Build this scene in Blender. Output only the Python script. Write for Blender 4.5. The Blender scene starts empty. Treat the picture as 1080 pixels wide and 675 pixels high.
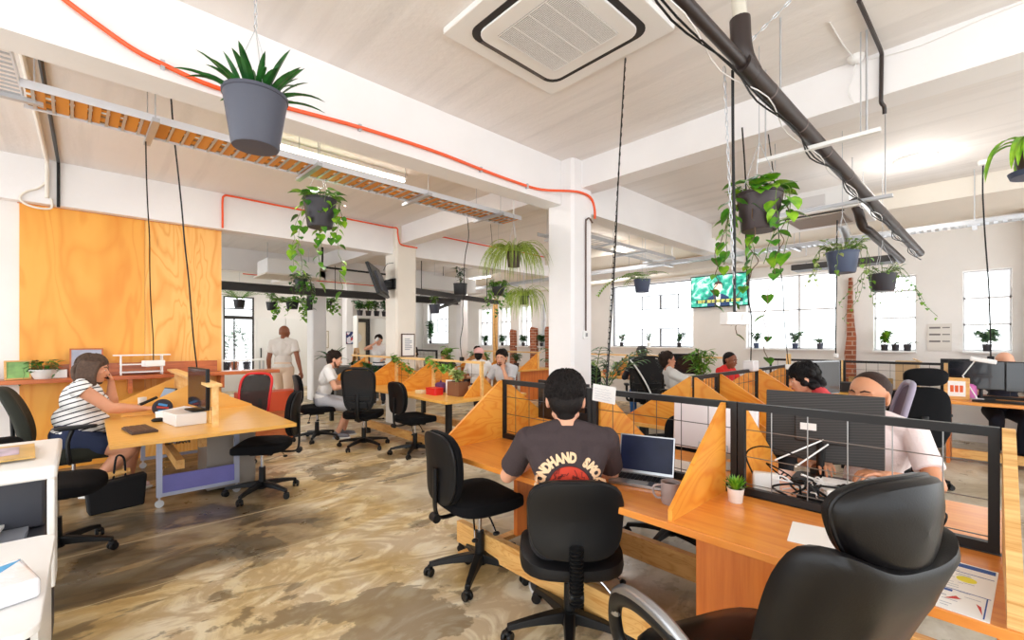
import bpy, math, random
from mathutils import Vector, Matrix, Euler, noise
from math import sin, cos, pi, radians as R, sqrt
random.seed(7)
S = bpy.context.scene
COL = S.collection

# ------------------------------------------------------------------ camera
cam_d = bpy.data.cameras.new('camera'); cam = bpy.data.objects.new('camera', cam_d); COL.objects.link(cam)
cam.location = (0, 0, 1.45); cam.rotation_euler = (R(90), 0, R(46.665 - 90))
cam_d.sensor_width = 36; cam_d.lens = 472.7 / 1080 * 36; cam_d.shift_y = 20.5 / 1080
cam_d.clip_start = 0.02; cam_d.clip_end = 200
S.camera = cam
# ------------------------------------------------------------------ world and exposure
W = bpy.data.worlds.new('sky'); S.world = W; W.use_nodes = True
bg = W.node_tree.nodes['Background']
bg.inputs[0].default_value = (0.93, 0.97, 1.0, 1); bg.inputs[1].default_value = 1.9
S.view_settings.view_transform = 'Standard'; S.view_settings.look = 'None'
S.view_settings.gamma = 1; S.view_settings.use_curve_mapping = False
S.view_settings.exposure = 0.86

# ------------------------------------------------------------------ materials
MATS = {}
def lin(c):
    return tuple(((x/255)/12.92 if x/255 <= .04045 else ((x/255+.055)/1.055)**2.4) for x in c[:3]) + (1,)
def mat(name, col, rough=.5, metal=0, spec=.5, emis=None, es=0, alpha=1, trans=0, bump=0, bscale=60, var=0, vscale=6, coat=0):
    if name in MATS: return MATS[name]
    m = bpy.data.materials.new(name); m.use_nodes = True; nt = m.node_tree; N = nt.nodes; L = nt.links
    b = N['Principled BSDF']; c = lin(col)
    b.inputs['Base Color'].default_value = c; b.inputs['Roughness'].default_value = rough
    b.inputs['Metallic'].default_value = metal; b.inputs['Specular IOR Level'].default_value = spec
    b.inputs['Coat Weight'].default_value = coat
    if trans: b.inputs['Transmission Weight'].default_value = trans
    if alpha < 1: b.inputs['Alpha'].default_value = alpha
    if emis: b.inputs['Emission Color'].default_value = lin(emis); b.inputs['Emission Strength'].default_value = es
    tc = N.new('ShaderNodeTexCoord')
    if var:
        n = N.new('ShaderNodeTexNoise'); n.inputs['Scale'].default_value = vscale; n.inputs['Detail'].default_value = 5
        r = N.new('ShaderNodeValToRGB'); e = r.color_ramp.elements
        e[0].position = .3; e[1].position = .7
        e[0].color = tuple(x*(1-var) for x in c[:3]) + (1,); e[1].color = tuple(min(1, x*(1+var*.6)) for x in c[:3]) + (1,)
        L.new(tc.outputs['Object'], n.inputs['Vector']); L.new(n.outputs['Fac'], r.inputs[0]); L.new(r.outputs[0], b.inputs['Base Color'])
    if bump:
        n2 = N.new('ShaderNodeTexNoise'); n2.inputs['Scale'].default_value = bscale; n2.inputs['Detail'].default_value = 4
        bp = N.new('ShaderNodeBump'); bp.inputs['Strength'].default_value = bump; bp.inputs['Distance'].default_value = .01
        L.new(tc.outputs['Object'], n2.inputs['Vector']); L.new(n2.outputs['Fac'], bp.inputs['Height']); L.new(bp.outputs[0], b.inputs['Normal'])
    MATS[name] = m; return m

def ramp(N, stops):
    r = N.new('ShaderNodeValToRGB'); cr = r.color_ramp
    while len(cr.elements) < len(stops): cr.elements.new(.5)
    for e, (p, c) in zip(cr.elements, stops): e.position = p; e.color = c if len(c) == 4 else lin(c)
    return r
def mapping(N, L, scale, coord='Object', rot=(0, 0, 0), loc=(0, 0, 0)):
    tc = N.new('ShaderNodeTexCoord'); mp = N.new('ShaderNodeMapping')
    mp.inputs['Scale'].default_value = scale; mp.inputs['Rotation'].default_value = rot; mp.inputs['Location'].default_value = loc
    L.new(tc.outputs[coord], mp.inputs[0]); return mp
def mathn(N, L, op, a, b=None, c=None):
    n = N.new('ShaderNodeMath'); n.operation = op
    for i, x in enumerate((a, b, c)):
        if x is None: continue
        if isinstance(x, (int, float)): n.inputs[i].default_value = x
        else: L.new(x, n.inputs[i])
    return n.outputs[0]
def mixc(N, L, fac, a, b, mode='MIX'):
    n = N.new('ShaderNodeMix'); n.data_type = 'RGBA'; n.blend_type = mode
    for i, x in ((0, fac), (6, a), (7, b)):
        if isinstance(x, (int, float)): n.inputs[i].default_value = x
        elif isinstance(x, tuple): n.inputs[i].default_value = x if len(x) == 4 else lin(x)
        else: L.new(x, n.inputs[i])
    return n.outputs[2]
def newmat(name):
    m = bpy.data.materials.new(name); m.use_nodes = True; MATS[name] = m
    return m, m.node_tree.nodes, m.node_tree.links, m.node_tree.nodes['Principled BSDF']

def wood(name, light, mid, dark, scale=(1, 1, 1), knots=True, rough=.38, rings=5.0, distort=2.2, coat=0):
    """plywood / timber: contour grain from a stretched noise field"""
    m, N, L, b = newmat(name)
    mp = mapping(N, L, scale)
    n = N.new('ShaderNodeTexNoise'); n.inputs['Scale'].default_value = 1.0; n.inputs['Detail'].default_value = 3; n.inputs['Distortion'].default_value = distort*.3
    L.new(mp.outputs[0], n.inputs['Vector'])
    k = mathn(N, L, 'MULTIPLY', n.outputs['Fac'], rings * 6)
    s = mathn(N, L, 'FRACT', k)
    s2 = mathn(N, L, 'PINGPONG', k, .5)
    r = ramp(N, [(0, mid), (.22, light), (.42, light), (.5, mid)])
    L.new(s2, r.inputs[0])
    n2 = N.new('ShaderNodeTexNoise'); n2.inputs['Scale'].default_value = 3; n2.inputs['Detail'].default_value = 6
    L.new(mp.outputs[0], n2.inputs['Vector'])
    r2 = ramp(N, [(.35, dark), (.65, light)]); L.new(n2.outputs['Fac'], r2.inputs[0])
    c = mixc(N, L, .38, r.outputs[0], r2.outputs[0])
    if knots:
        v = N.new('ShaderNodeTexVoronoi'); v.inputs['Scale'].default_value = .9; v.feature = 'F1'
        L.new(mp.outputs[0], v.inputs['Vector'])
        rk = ramp(N, [(.0, (0, 0, 0, 1)), (.035, (.1, .1, .1, 1)), (.06, (1, 1, 1, 1))]); L.new(v.outputs['Distance'], rk.inputs[0])
        c = mixc(N, L, rk.outputs[0], lin((130, 62, 24)), c)
    L.new(c, b.inputs['Base Color']); b.inputs['Roughness'].default_value = rough; b.inputs['Coat Weight'].default_value = coat
    return m
def finegrain(name, a, bcol, scale, rough=.3, coat=.2):
    m, N, L, b = newmat(name)
    mp = mapping(N, L, scale)
    n = N.new('ShaderNodeTexNoise'); n.inputs['Scale'].default_value = 1; n.inputs['Detail'].default_value = 7; n.inputs['Roughness'].default_value = .6
    L.new(mp.outputs[0], n.inputs['Vector'])
    r = ramp(N, [(.32, bcol), (.62, a)]); L.new(n.outputs['Fac'], r.inputs[0])
    L.new(r.outputs[0], b.inputs['Base Color']); b.inputs['Roughness'].default_value = rough; b.inputs['Coat Weight'].default_value = coat; b.inputs['Coat Roughness'].default_value = .2
    return m

PLY = wood('plywood', (246, 172, 66), (232, 138, 34), (216, 118, 26), (1.1, 1.0, 2.0), rough=.42, rings=1.7)
PLYW = wood('plywood_wall', (248, 192, 106), (232, 150, 54), (236, 160, 66), (2.2, 1, .30), rough=.45, rings=1.3)
PLYE = finegrain('plywood_edge', (244, 200, 132), (206, 148, 78), (3, 3, 90), .5, 0)
PINE = wood('pine_timber', (238, 190, 118), (214, 150, 72), (196, 128, 58), (9, 1.2, 9), rough=.5, rings=1.6)
RAIL = finegrain('pine_rail', (246, 208, 142), (232, 178, 104), (20, 2, 20), .4, .1)
BEECH = finegrain('beech_laminate', (236, 154, 66), (220, 126, 42), (34, 2.2, 10), .3, .3)
BEECHP = finegrain('beech_laminate_pale', (238, 182, 92), (230, 166, 74), (2.5, 36, 10), .34, .2)
BEECHV = finegrain('beech_laminate_upright', (226, 130, 56), (206, 106, 40), (26, 26, 1.6), .34, .2)
REDWOOD = finegrain('red_timber', (206, 112, 50), (170, 80, 32), (3, 24, 24), .35, .25)
BLACKMETAL = mat('black_metal', (30, 28, 28), .42, 0, spec=.3)
WIRE = mat('galvanised_wire', (150, 148, 146), .35, .8)
WIREDARK = mat('dark_wire', (88, 82, 78), .4, .5)
BLKPLASTIC = mat('black_plastic', (15, 15, 17), .42, spec=.35)
BLKFAB = mat('black_fabric', (14, 14, 17), .9, spec=.2, bump=.25, bscale=500)
BLKLEATHER = mat('black_leather', (15, 13, 14), .33, spec=.3, bump=.06, bscale=300)
CHROME = mat('chrome', (210, 210, 214), .15, 1)
ALU = mat('brushed_aluminium', (176, 178, 182), .32, .9)
STEEL = mat('galvanised_steel', (196, 198, 202), .4, .7)
GREYMETAL = mat('grey_paint_metal', (150, 142, 134), .45)
WHITEPL = mat('white_plastic', (238, 236, 234), .35)
WHITEPAINT = mat('white_gloss_paint', (240, 239, 238), .3)
PAPER = mat('white_paper', (246, 245, 243), .8)
SCREEN = mat('dark_screen', (20, 22, 30), .12, coat=.4)
ORANGE = mat('orange_conduit', (240, 88, 32), .35)
SOIL = mat('potting_soil', (52, 36, 26), .95, bump=.6, bscale=120)

def plaster(name, base, var=.03, groove=None, bump=.15):
    m, N, L, b = newmat(name)
    mp = mapping(N, L, (1, 1, 1))
    n = N.new('ShaderNodeTexNoise'); n.inputs['Scale'].default_value = 1.2; n.inputs['Detail'].default_value = 6
    L.new(mp.outputs[0], n.inputs['Vector'])
    c = lin(base); lo = tuple(x*(1-var*2) for x in c[:3])+(1,); hi = tuple(min(1, x*(1+var)) for x in c[:3])+(1,)
    r = ramp(N, [(.3, lo), (.7, hi)]); L.new(n.outputs['Fac'], r.inputs[0]); out = r.outputs[0]
    n3 = N.new('ShaderNodeTexNoise'); n3.inputs['Scale'].default_value = 24; n3.inputs['Detail'].default_value = 5
    L.new(mp.outputs[0], n3.inputs['Vector']); h = n3.outputs['Fac']
    if groove:   # board-marked concrete, boards running along Y
        mg = mapping(N, L, groove)
        ng = N.new('ShaderNodeTexNoise'); ng.inputs['Scale'].default_value = 1; ng.inputs['Detail'].default_value = 5
        L.new(mg.outputs[0], ng.inputs['Vector'])
        rg = ramp(N, [(.36, tuple(x*.86 for x in c[:3])+(1,)), (.47, c), (1, c)]); L.new(ng.outputs['Fac'], rg.inputs[0])
        out = mixc(N, L, .5, out, rg.outputs[0])
        h = mathn(N, L, 'ADD', h, mathn(N, L, 'MULTIPLY', ng.outputs['Fac'], 2.0))
    bp = N.new('ShaderNodeBump'); bp.inputs['Strength'].default_value = bump; bp.inputs['Distance'].default_value = .01
    L.new(h, bp.inputs['Height']); L.new(bp.outputs[0], b.inputs['Normal'])
    L.new(out, b.inputs['Base Color']); b.inputs['Roughness'].default_value = .75
    return m
WALLW = plaster('white_wall_paint', (240, 236, 232))
BEAMW = plaster('white_beam_paint', (243, 240, 240))
CEIL = plaster('painted_board_marked_concrete', (238, 233, 230), .03, (7, .35, 1), .3)
CREAM = plaster('cream_wall_paint', (236, 228, 216))

def floor_mat():
    m, N, L, b = newmat('stained_polished_concrete')
    mp = mapping(N, L, (1, 1, 1))
    def nz(sc, det, dist=0, loc=(0, 0, 0), stretch=(1, 1, 1), rot=0):
        q = mapping(N, L, stretch, loc=loc, rot=(0, 0, rot)); n = N.new('ShaderNodeTexNoise'); n.inputs['Scale'].default_value = sc
        n.inputs['Detail'].default_value = det+3; n.inputs['Roughness'].default_value = .60; n.inputs['Distortion'].default_value = dist; L.new(q.outputs[0], n.inputs['Vector']); return n.outputs['Fac']
    base = ramp(N, [(.26, (182, 148, 92)), (.37, (212, 184, 128)), (.46, (230, 210, 166)), (.60, (242, 230, 204))])
    L.new(nz(1.3, 10, .9, stretch=(.8, 1.3, 1)), base.inputs[0])
    swirl = ramp(N, [(.40, (0, 0, 0, 1)), (.47, (1, 1, 1, 1)), (.52, (1, 1, 1, 1)), (.6, (0, 0, 0, 1))])
    L.new(nz(1.7, 9, 1.9, (4, 2, 0), (.8, 1.3, 1)), swirl.inputs[0])
    c = mixc(N, L, mathn(N, L, 'MULTIPLY', swirl.outputs[0], .55), base.outputs[0], lin((170, 134, 80)))
    # brown-grey wear patches with hard shapes
    patch = ramp(N, [(.56, (0, 0, 0, 1)), (.574, (1, 1, 1, 1))]); L.new(nz(1.15, 11, .4, (9.3, 3.1, 0), (.85, 1.2, 1)), patch.inputs[0])
    c = mixc(N, L, mathn(N, L, 'MULTIPLY', patch.outputs[0], .66), c, lin((112, 92, 62)))
    patch2 = ramp(N, [(.60, (0, 0, 0, 1)), (.63, (1, 1, 1, 1))]); L.new(nz(2.4, 7, .5, (1.3, 7.1, 0), (.7, 1.4, 1)), patch2.inputs[0])
    c = mixc(N, L, mathn(N, L, 'MULTIPLY', patch2.outputs[0], .6), c, lin((92, 80, 62)))
    # the strip beside the left desks keeps its old darker coating, a grey reflection is painted in to the right
    sp = N.new('ShaderNodeSeparateXYZ'); L.new(mp.outputs[0], sp.inputs[0])
    wob = mathn(N, L, 'MULTIPLY', mathn(N, L, 'SUBTRACT', nz(1.3, 6), .5), 1.6)
    xw = mathn(N, L, 'ADD', sp.outputs['X'], wob); yw = mathn(N, L, 'ADD', sp.outputs['Y'], wob)
    mr = N.new('ShaderNodeMapRange'); mr.inputs[1].default_value = 1.55; mr.inputs[2].default_value = 1.2; L.new(xw, mr.inputs[0])
    my = N.new('ShaderNodeMapRange'); my.inputs[1].default_value = 3.3; my.inputs[2].default_value = 3.42; L.new(mathn(N, L, 'ADD', sp.outputs['Y'], mathn(N, L, 'MULTIPLY', wob, .25)), my.inputs[0])
    old = mathn(N, L, 'MULTIPLY', mr.outputs[0], my.outputs[0])
    oc = ramp(N, [(.40, (50, 40, 28)), (.485, (74, 58, 38)), (.50, (122, 98, 64)), (.62, (172, 152, 118))]); L.new(nz(1.5, 10, .6, (3, 3, 0), (.8, 1.3, 1)), oc.inputs[0])
    c = mixc(N, L, mathn(N, L, 'MULTIPLY', old, .85), c, oc.outputs[0])
    mg = N.new('ShaderNodeMapRange'); mg.inputs[1].default_value = 1.9; mg.inputs[2].default_value = 2.5; L.new(xw, mg.inputs[0])
    mg2 = N.new('ShaderNodeMapRange'); mg2.inputs[1].default_value = 4.6; mg2.inputs[2].default_value = 3.8; L.new(yw, mg2.inputs[0])
    gz = mathn(N, L, 'MULTIPLY', mg.outputs[0], mg2.outputs[0])
    gc = ramp(N, [(.35, (142, 128, 106)), (.5, (186, 176, 158)), (.65, (212, 206, 194))]); L.new(nz(1.4, 9, 1.0, (5, 1, 0)), gc.inputs[0])
    c = mixc(N, L, mathn(N, L, 'MULTIPLY', gz, .8), c, gc.outputs[0])
    # pale sealed saw-cut joints
    for y0, w in ((4.2, .012), (3.36, .004)):
        j = mathn(N, L, 'LESS_THAN', mathn(N, L, 'ABSOLUTE', mathn(N, L, 'SUBTRACT', sp.outputs['Y'], y0)), w)
        c = mixc(N, L, mathn(N, L, 'MULTIPLY', j, .7), c, lin((214, 196, 158)))
    L.new(c, b.inputs['Base Color'])
    rr = ramp(N, [(.3, (.22, .22, .22, 1)), (.7, (.46, .46, .46, 1))]); L.new(nz(2.2, 6), rr.inputs[0]); L.new(rr.outputs[0], b.inputs['Roughness'])
    bp = N.new('ShaderNodeBump'); bp.inputs['Strength'].default_value = .12; bp.inputs['Distance'].default_value = .01
    L.new(nz(9, 7), bp.inputs['Height']); L.new(bp.outputs[0], b.inputs['Normal'])
    return m
FLOOR = floor_mat()
def brick_mat():
    m, N, L, b = newmat('exposed_brick')
    tc = N.new('ShaderNodeTexCoord'); sp = N.new('ShaderNodeSeparateXYZ'); cb = N.new('ShaderNodeCombineXYZ')
    L.new(tc.outputs['Object'], sp.inputs[0]); L.new(sp.outputs['Y'], cb.inputs[0]); L.new(sp.outputs['Z'], cb.inputs[1])
    br = N.new('ShaderNodeTexBrick'); br.inputs['Scale'].default_value = 1; br.inputs['Brick Width'].default_value = .2; br.inputs['Row Height'].default_value = .075
    br.inputs['Mortar Size'].default_value = .008; br.inputs['Color1'].default_value = lin((172, 92, 60)); br.inputs['Color2'].default_value = lin((128, 66, 44)); br.inputs['Mortar'].default_value = lin((196, 176, 158))
    L.new(cb.outputs[0], br.inputs[0]); n = N.new('ShaderNodeTexNoise'); n.inputs['Scale'].default_value = 14; L.new(tc.outputs['Object'], n.inputs['Vector'])
    c = mixc(N, L, .35, br.outputs[0], mixc(N, L, n.outputs['Fac'], lin((84, 46, 34)), lin((214, 132, 92))))
    L.new(c, b.inputs['Base Color']); b.inputs['Roughness'].default_value = .9; return m
BRICK = brick_mat()

# ------------------------------------------------------------------ geometry collector
class G:
    def __init__(s): s.v = []; s.f = []
    def add(s, vs, fs):
        o = len(s.v); s.v += [tuple(v) for v in vs]; s.f += [tuple(i+o for i in f) for f in fs]; return s
    def box(s, c, d, rot=None):
        hx, hy, hz = d[0]/2, d[1]/2, d[2]/2; c = Vector(c)
        vs = [Vector((x, y, z)) for z in (-hz, hz) for x, y in ((-hx, -hy), (hx, -hy), (hx, hy), (-hx, hy))]
        if rot is not None:
            M = rot if isinstance(rot, Matrix) else Euler(rot).to_matrix()
            vs = [M @ v for v in vs]
        return s.add([v+c for v in vs], [(3, 2, 1, 0), (4, 5, 6, 7), (0, 1, 5, 4), (1, 2, 6, 5), (2, 3, 7, 6), (3, 0, 4, 7)])
    def bb(s, x0, x1, y0, y1, z0, z1): return s.box(((x0+x1)/2, (y0+y1)/2, (z0+z1)/2), (abs(x1-x0), abs(y1-y0), abs(z1-z0)))
    def tube(s, path, r, n=8, cap=True, flat=1.0):
        P = [Vector(p) for p in path]; m = len(P); rs = r if isinstance(r, (list, tuple)) else [r]*m
        T = [(P[min(i+1, m-1)]-P[max(i-1, 0)]).normalized() for i in range(m)]
        up = Vector((0, 0, 1)) if abs(T[0].z) < .9 else Vector((1, 0, 0))
        u = (up - T[0]*up.dot(T[0])).normalized(); vs = []
        for i in range(m):
            u = (u - T[i]*u.dot(T[i])); u = u.normalized() if u.length > 1e-6 else T[i].orthogonal().normalized(); w = T[i].cross(u)
            for k in range(n):
                a = 2*pi*k/n; vs.append(P[i] + (u*cos(a)*flat + w*sin(a))*rs[i])
        fs = [(i*n+k, i*n+(k+1) % n, (i+1)*n+(k+1) % n, (i+1)*n+k) for i in range(m-1) for k in range(n)]
        if cap: fs += [tuple(range(n-1, -1, -1)), tuple((m-1)*n+k for k in range(n))]
        return s.add(vs, fs)
    def lathe(s, prof, n=24, c=(0, 0, 0), M=None):
        c = Vector(c); vs = []; m = len(prof)
        for r, z in prof:
            for k in range(n):
                a = 2*pi*k/n; v = Vector((r*cos(a), r*sin(a), z))
                if M is not None: v = M @ v
                vs.append(v+c)
        fs = [(i*n+k, i*n+(k+1) % n, (i+1)*n+(k+1) % n, (i+1)*n+k) for i in range(m-1) for k in range(n)]
        if prof[0][0] > 1e-5: fs.append(tuple(range(n-1, -1, -1)))
        if prof[-1][0] > 1e-5: fs.append(tuple((m-1)*n+k for k in range(n)))
        return s.add(vs, fs)
    def cyl(s, c, r, h, n=20, M=None): return s.lathe([(r, -h/2), (r, h/2)], n, c, M)
    def ell(s, c, r, rot=None, nu=16, nv=10):
        c = Vector(c); M = Matrix.Identity(3) if rot is None else (rot if isinstance(rot, Matrix) else Euler(rot).to_matrix())
        vs = [M @ Vector((0, 0, -r[2])) + c]
        for j in range(1, nv):
            t = -pi/2 + pi*j/nv
            for k in range(nu):
                a = 2*pi*k/nu; vs.append(M @ Vector((r[0]*cos(t)*cos(a), r[1]*cos(t)*sin(a), r[2]*sin(t))) + c)
        vs.append(M @ Vector((0, 0, r[2])) + c); e = len(vs)-1
        fs = [(0, 1+(k+1) % nu, 1+k) for k in range(nu)]
        for j in range(nv-2):
            for k in range(nu):
                a = 1+j*nu+k; b = 1+j*nu+(k+1) % nu; fs.append((a, b, b+nu, a+nu))
        fs += [(e, 1+(nv-2)*nu+k, 1+(nv-2)*nu+(k+1) % nu) for k in range(nu)]
        return s.add(vs, fs)
    def cone(s, p0, r0, p1, r1, n=12, flat=1.0, up=None):
        """round-ended tapered limb"""
        P0 = Vector(p0); P1 = Vector(p1); d = (P1-P0); L = max(d.length, 1e-5); t = d/L
        path = []; rs = []
        for a in (-1, -.7, -.35, 0): path.append(P0 + t*r0*a*.98); rs.append(r0*sqrt(max(1-a*a, .01)))
        for q in (.33, .66): path.append(P0.lerp(P1, q)); rs.append(r0+(r1-r0)*q)
        for a in (0, .35, .7, 1): path.append(P1 + t*r1*a*.98); rs.append(r1*sqrt(max(1-a*a, .01)))
        return s.tube(path, rs, n, True, flat)
    def prism(s, poly, axis, a0, a1):
        """poly in the two other axes (in xyz order), extruded along axis"""
        n = len(poly); vs = []
        for a in (a0, a1):
            for p, q in poly: vs.append({'x': (a, p, q), 'y': (p, a, q), 'z': (p, q, a)}[axis])
        area = sum(poly[i][0]*poly[(i+1) % n][1]-poly[(i+1) % n][0]*poly[i][1] for i in range(n))
        up = (area > 0) != (axis == 'y')
        if a1 < a0: up = not up
        b = tuple(range(n)); t = tuple(range(n, 2*n))
        fs = [b[::-1], t] if up else [b, t[::-1]]
        for i in range(n):
            j = (i+1) % n; q = (i, j, j+n, i+n); fs.append(q if up else q[::-1])
        return s.add(vs, fs)
    def pad(s, w, d, t, e=3.2, f=None, n=40, crown=.25, taper=0):
        """upholstered pad in XY, thickness along Z, rounded edges; f bends each vertex"""
        rings = [(.0, -.5), (.6, -.5), (.93, -.46), (.985, -.3), (1, 0), (.985, .3), (.92, .46), (.6, .5+crown*.35), (.3, .5+crown*.46), (0, .5+crown*.5)]
        vs = []; 
        for q, z in rings:
            for k in range(n):
                a = 2*pi*k/n; ca, sa = cos(a), sin(a)
                rr = (abs(ca)**e+abs(sa)**e)**(-1/e)
                x = w/2*rr*ca*q; y = d/2*rr*sa*q; x *= 1+taper*(y/(d/2))
                v = Vector((x, y, z*t)); vs.append(f(v) if f else v)
        m = len(rings); fs = [(i*n+k, i*n+(k+1) % n, (i+1)*n+(k+1) % n, (i+1)*n+k) for i in range(m-1) for k in range(n)]
        return s.add(vs, fs)
    def xf(s, M):
        s.v = [tuple(M @ Vector(v)) for v in s.v]; return s

def mesh(name, g, m, smooth=True, angle=40):
    me = bpy.data.meshes.new(name); me.from_pydata(g.v, [], g.f)
    if isinstance(m, (list, tuple)):
        for q in m: me.materials.append(q)
    else: me.materials.append(m)
    if smooth:
        me.polygons.foreach_set('use_smooth', [True]*len(me.polygons))
        me.update(); me.set_sharp_from_angle(angle=R(angle))
    me.update(); return me
def obj(name, g, m, parent=None, smooth=True, bevel=0, angle=40, loc=None, rot=None, seg=2):
    o = bpy.data.objects.new(name, mesh(name, g, m, smooth, angle)); COL.objects.link(o)
    if parent is not None: o.parent = parent
    if loc: o.location = loc
    if rot: o.rotation_euler = rot
    if bevel:
        b = o.modifiers.new('bevel', 'BEVEL'); b.width = bevel; b.segments = seg; b.limit_method = 'ANGLE'; b.angle_limit = R(35)
    return o
def tag(o, label, cat, group=None, kind=None):
    if label: o['label'] = label
    if cat: o['category'] = cat
    if group: o['group'] = group
    if kind: o['kind'] = kind
    return o
def thing(name, label, cat, loc=(0, 0, 0), rz=0, group=None):
    o = bpy.data.objects.new(name, None); COL.objects.link(o); o.empty_display_size = .1
    o.location = loc; o.rotation_euler = (0, 0, R(rz)); return tag(o, label, cat, group)
def struct(name, g, m, **k):
    o = obj(name, g, m, **k); o['kind'] = 'structure'; return o
def dup(src, loc, rz=None, label=None, group=None, parent=None, scale=None):
    """copy a thing with its parts and their sub-parts"""
    def cp(o, par):
        c = o.copy(); COL.objects.link(c); c.parent = par
        for ch in list(o.children): cp(ch, c)
        return c
    r = cp(src, parent); r.location = loc
    if rz is not None: r.rotation_euler = (0, 0, R(rz))
    if label: r['label'] = label
    if group: r['group'] = group
    if scale: r.scale = (scale,)*3
    return r
def bez(p0, p1, p2, p3, n=12):
    p0, p1, p2, p3 = map(Vector, (p0, p1, p2, p3)); out = []
    for i in range(n+1):
        t = i/n; out.append(p0*(1-t)**3 + p1*3*t*(1-t)**2 + p2*3*t*t*(1-t) + p3*t**3)
    return out
def smoothpath(pts, sub=6):
    P = [Vector(p) for p in pts]; out = []
    for i in range(len(P)-1):
        a = P[max(i-1, 0)]; b = P[i]; c = P[i+1]; d = P[min(i+2, len(P)-1)]
        for k in range(sub):
            t = k/sub; out.append(.5*((2*b)+(c-a)*t+(2*a-5*b+4*c-d)*t*t+(-a+3*b-3*c+d)*t**3))
    out.append(P[-1]); return out
def textmesh(body, size, m, name='lettering', parent=None, M=None, align='CENTER', depth=.0006):
    cu = bpy.data.curves.new(name, 'FONT'); cu.body = body; cu.size = size; cu.align_x = align; cu.align_y = 'CENTER'; cu.extrude = depth
    t = bpy.data.objects.new(name, cu); COL.objects.link(t); bpy.context.view_layer.update()
    me = bpy.data.meshes.new_from_object(t.evaluated_get(bpy.context.evaluated_depsgraph_get()))
    bpy.data.objects.remove(t); bpy.data.curves.remove(cu)
    if M is not None: me.transform(M)
    me.materials.clear(); me.materials.append(m); me.name = name
    o = bpy.data.objects.new(name, me); COL.objects.link(o)
    if parent is not None: o.parent = parent
    return o
def area(name, loc, size, power, rot=(0, 0, 0), col=(1, .97, .93), sy=None):
    l = bpy.data.lights.new(name, 'AREA'); l.energy = power; l.color = col; l.size = size
    if sy: l.shape = 'RECTANGLE'; l.size_y = sy
    o = bpy.data.objects.new(name, l); COL.objects.link(o); o.location = loc; o.rotation_euler = rot; return o
# ================================================================== ROOM
CZ = 3.4; WX = 9.1; FY = 14.5; WY = 7.15
struct('floor', G().bb(-4, WX+.3, -4, FY+.2, -.1, 0), FLOOR)
struct('ceiling', G().bb(-4, WX+.3, -4, FY+.2, CZ, CZ+.2), CEIL)
# window wall (X = WX) with openings
k = WX/8.2
WIN = [(-.235, .24, 1.285, 2.43), (.735, 1.245, 1.275, 2.44), (1.735, 3.15, 1.285, 2.60), (4.18, 6.2, 1.285, 2.71),
       (8.36, 8.92, 1.26, 2.42), (9.36, 9.70, 1.26, 2.42), (9.72+.54, 10.52, 1.26, 2.42), (10.58, 11.2, 1.26, 2.42), (12.3, 14.1, 1.30, 2.74)]
WIN = [(-.235, .24, 1.285, 2.43), (.735, 1.245, 1.275, 2.44), (1.735, 3.15, 1.285, 2.60), (4.18, 6.2, 1.285, 2.71),
       (8.30, 8.50, 1.26, 2.42), (8.86, 9.36, 1.26, 2.42), (9.72, 10.24, 1.26, 2.42), (10.58, 11.2, 1.26, 2.42), (12.9, 14.2, 1.30, 2.74)]
g = G(); y = -4
for y0, y1, z0, z1 in WIN:
    g.bb(WX, WX+.3, y, y0, 0, CZ); g.bb(WX, WX+.3, y0, y1, 0, z0); g.bb(WX, WX+.3, y0, y1, z1, CZ); y = y1
g.bb(WX, WX+.3, y, FY, 0, CZ)
struct('wall_right', g, WALLW)
FRAMEW = mat('white_window_frame', (236, 236, 238), .5)
FRAMED = mat('grey_window_frame', (120, 120, 124), .5)
GLASS = mat('window_glass', (255, 255, 255), .02, trans=1.0, alpha=.12)
def bars(grp, mt, xs, y0, y1, z0, z1, ys, zs, w=.035, d=.05, x=None):
    pass
for i, (y0, y1, z0, z1) in enumerate(WIN):
    fr = G(); x0, x1 = WX+.12, WX+.17; w = .022
    fr.bb(x0, x1, y0, y0+w, z0, z1); fr.bb(x0, x1, y1-w, y1, z0, z1); fr.bb(x0, x1, y0+w, y1-w, z0, z0+w); fr.bb(x0, x1, y0+w, y1-w, z1-w, z1)
    h = z1-z0
    if i == 0: zs = [z0+h*.33, z0+h*.66]; ys = []
    elif i == 1: zs = [z0+h*.44, z0+h*.8]; ys = []
    elif i == 2: zs = [z0+h*.53]; ys = [2.3]
    elif i == 3: zs = []; ys = []
    elif i == 8: zs = []; ys = []
    else: zs = [z0+h*.62]; ys = [(y0+y1)/2+.05]
    for z in zs: fr.bb(x0, x1, y0, y1, z-.014, z+.014)
    for q in ys: fr.bb(x0, x1, q-.018, q+.018, z0, z1)
    if i == 3:
        for zz in ((1.285, 1.70), (2.12, 2.44)):
            for yy in ((4.55, 4.98), (4.98, 5.45)):
                for b_ in ((yy[0], yy[0]+.02, zz[0], zz[1]), (yy[1]-.02, yy[1], zz[0], zz[1]), (yy[0], yy[1], zz[1]-.02, zz[1]), (yy[0], yy[1], zz[0], zz[0]+.02)): fr.bb(x0+.01, x1-.01, *b_)
    if i == 8:
        for yy in ((12.95, 13.25), (13.4, 13.75)):
            for b_ in ((yy[0], yy[0]+.03, 1.7, 2.2), (yy[1]-.03, yy[1], 1.7, 2.2), (yy[0], yy[1], 2.17, 2.2), (yy[0], yy[1], 1.7, 1.73)): fr.bb(x0+.01, x1-.01, *b_)
    o = struct('window_%d' % (i+1), fr, FRAMED if i in (3, 8) else FRAMEW)
    p = obj('pane', G().bb(WX+.142, WX+.148, y0+.01, y1-.01, z0+.01, z1-.01), GLASS, o)
    s_ = obj('window_sill', G().bb(WX-.14, WX+.119, y0+.001, y1-.001, z0-.025, z0), WHITEPAINT, o)
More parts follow.
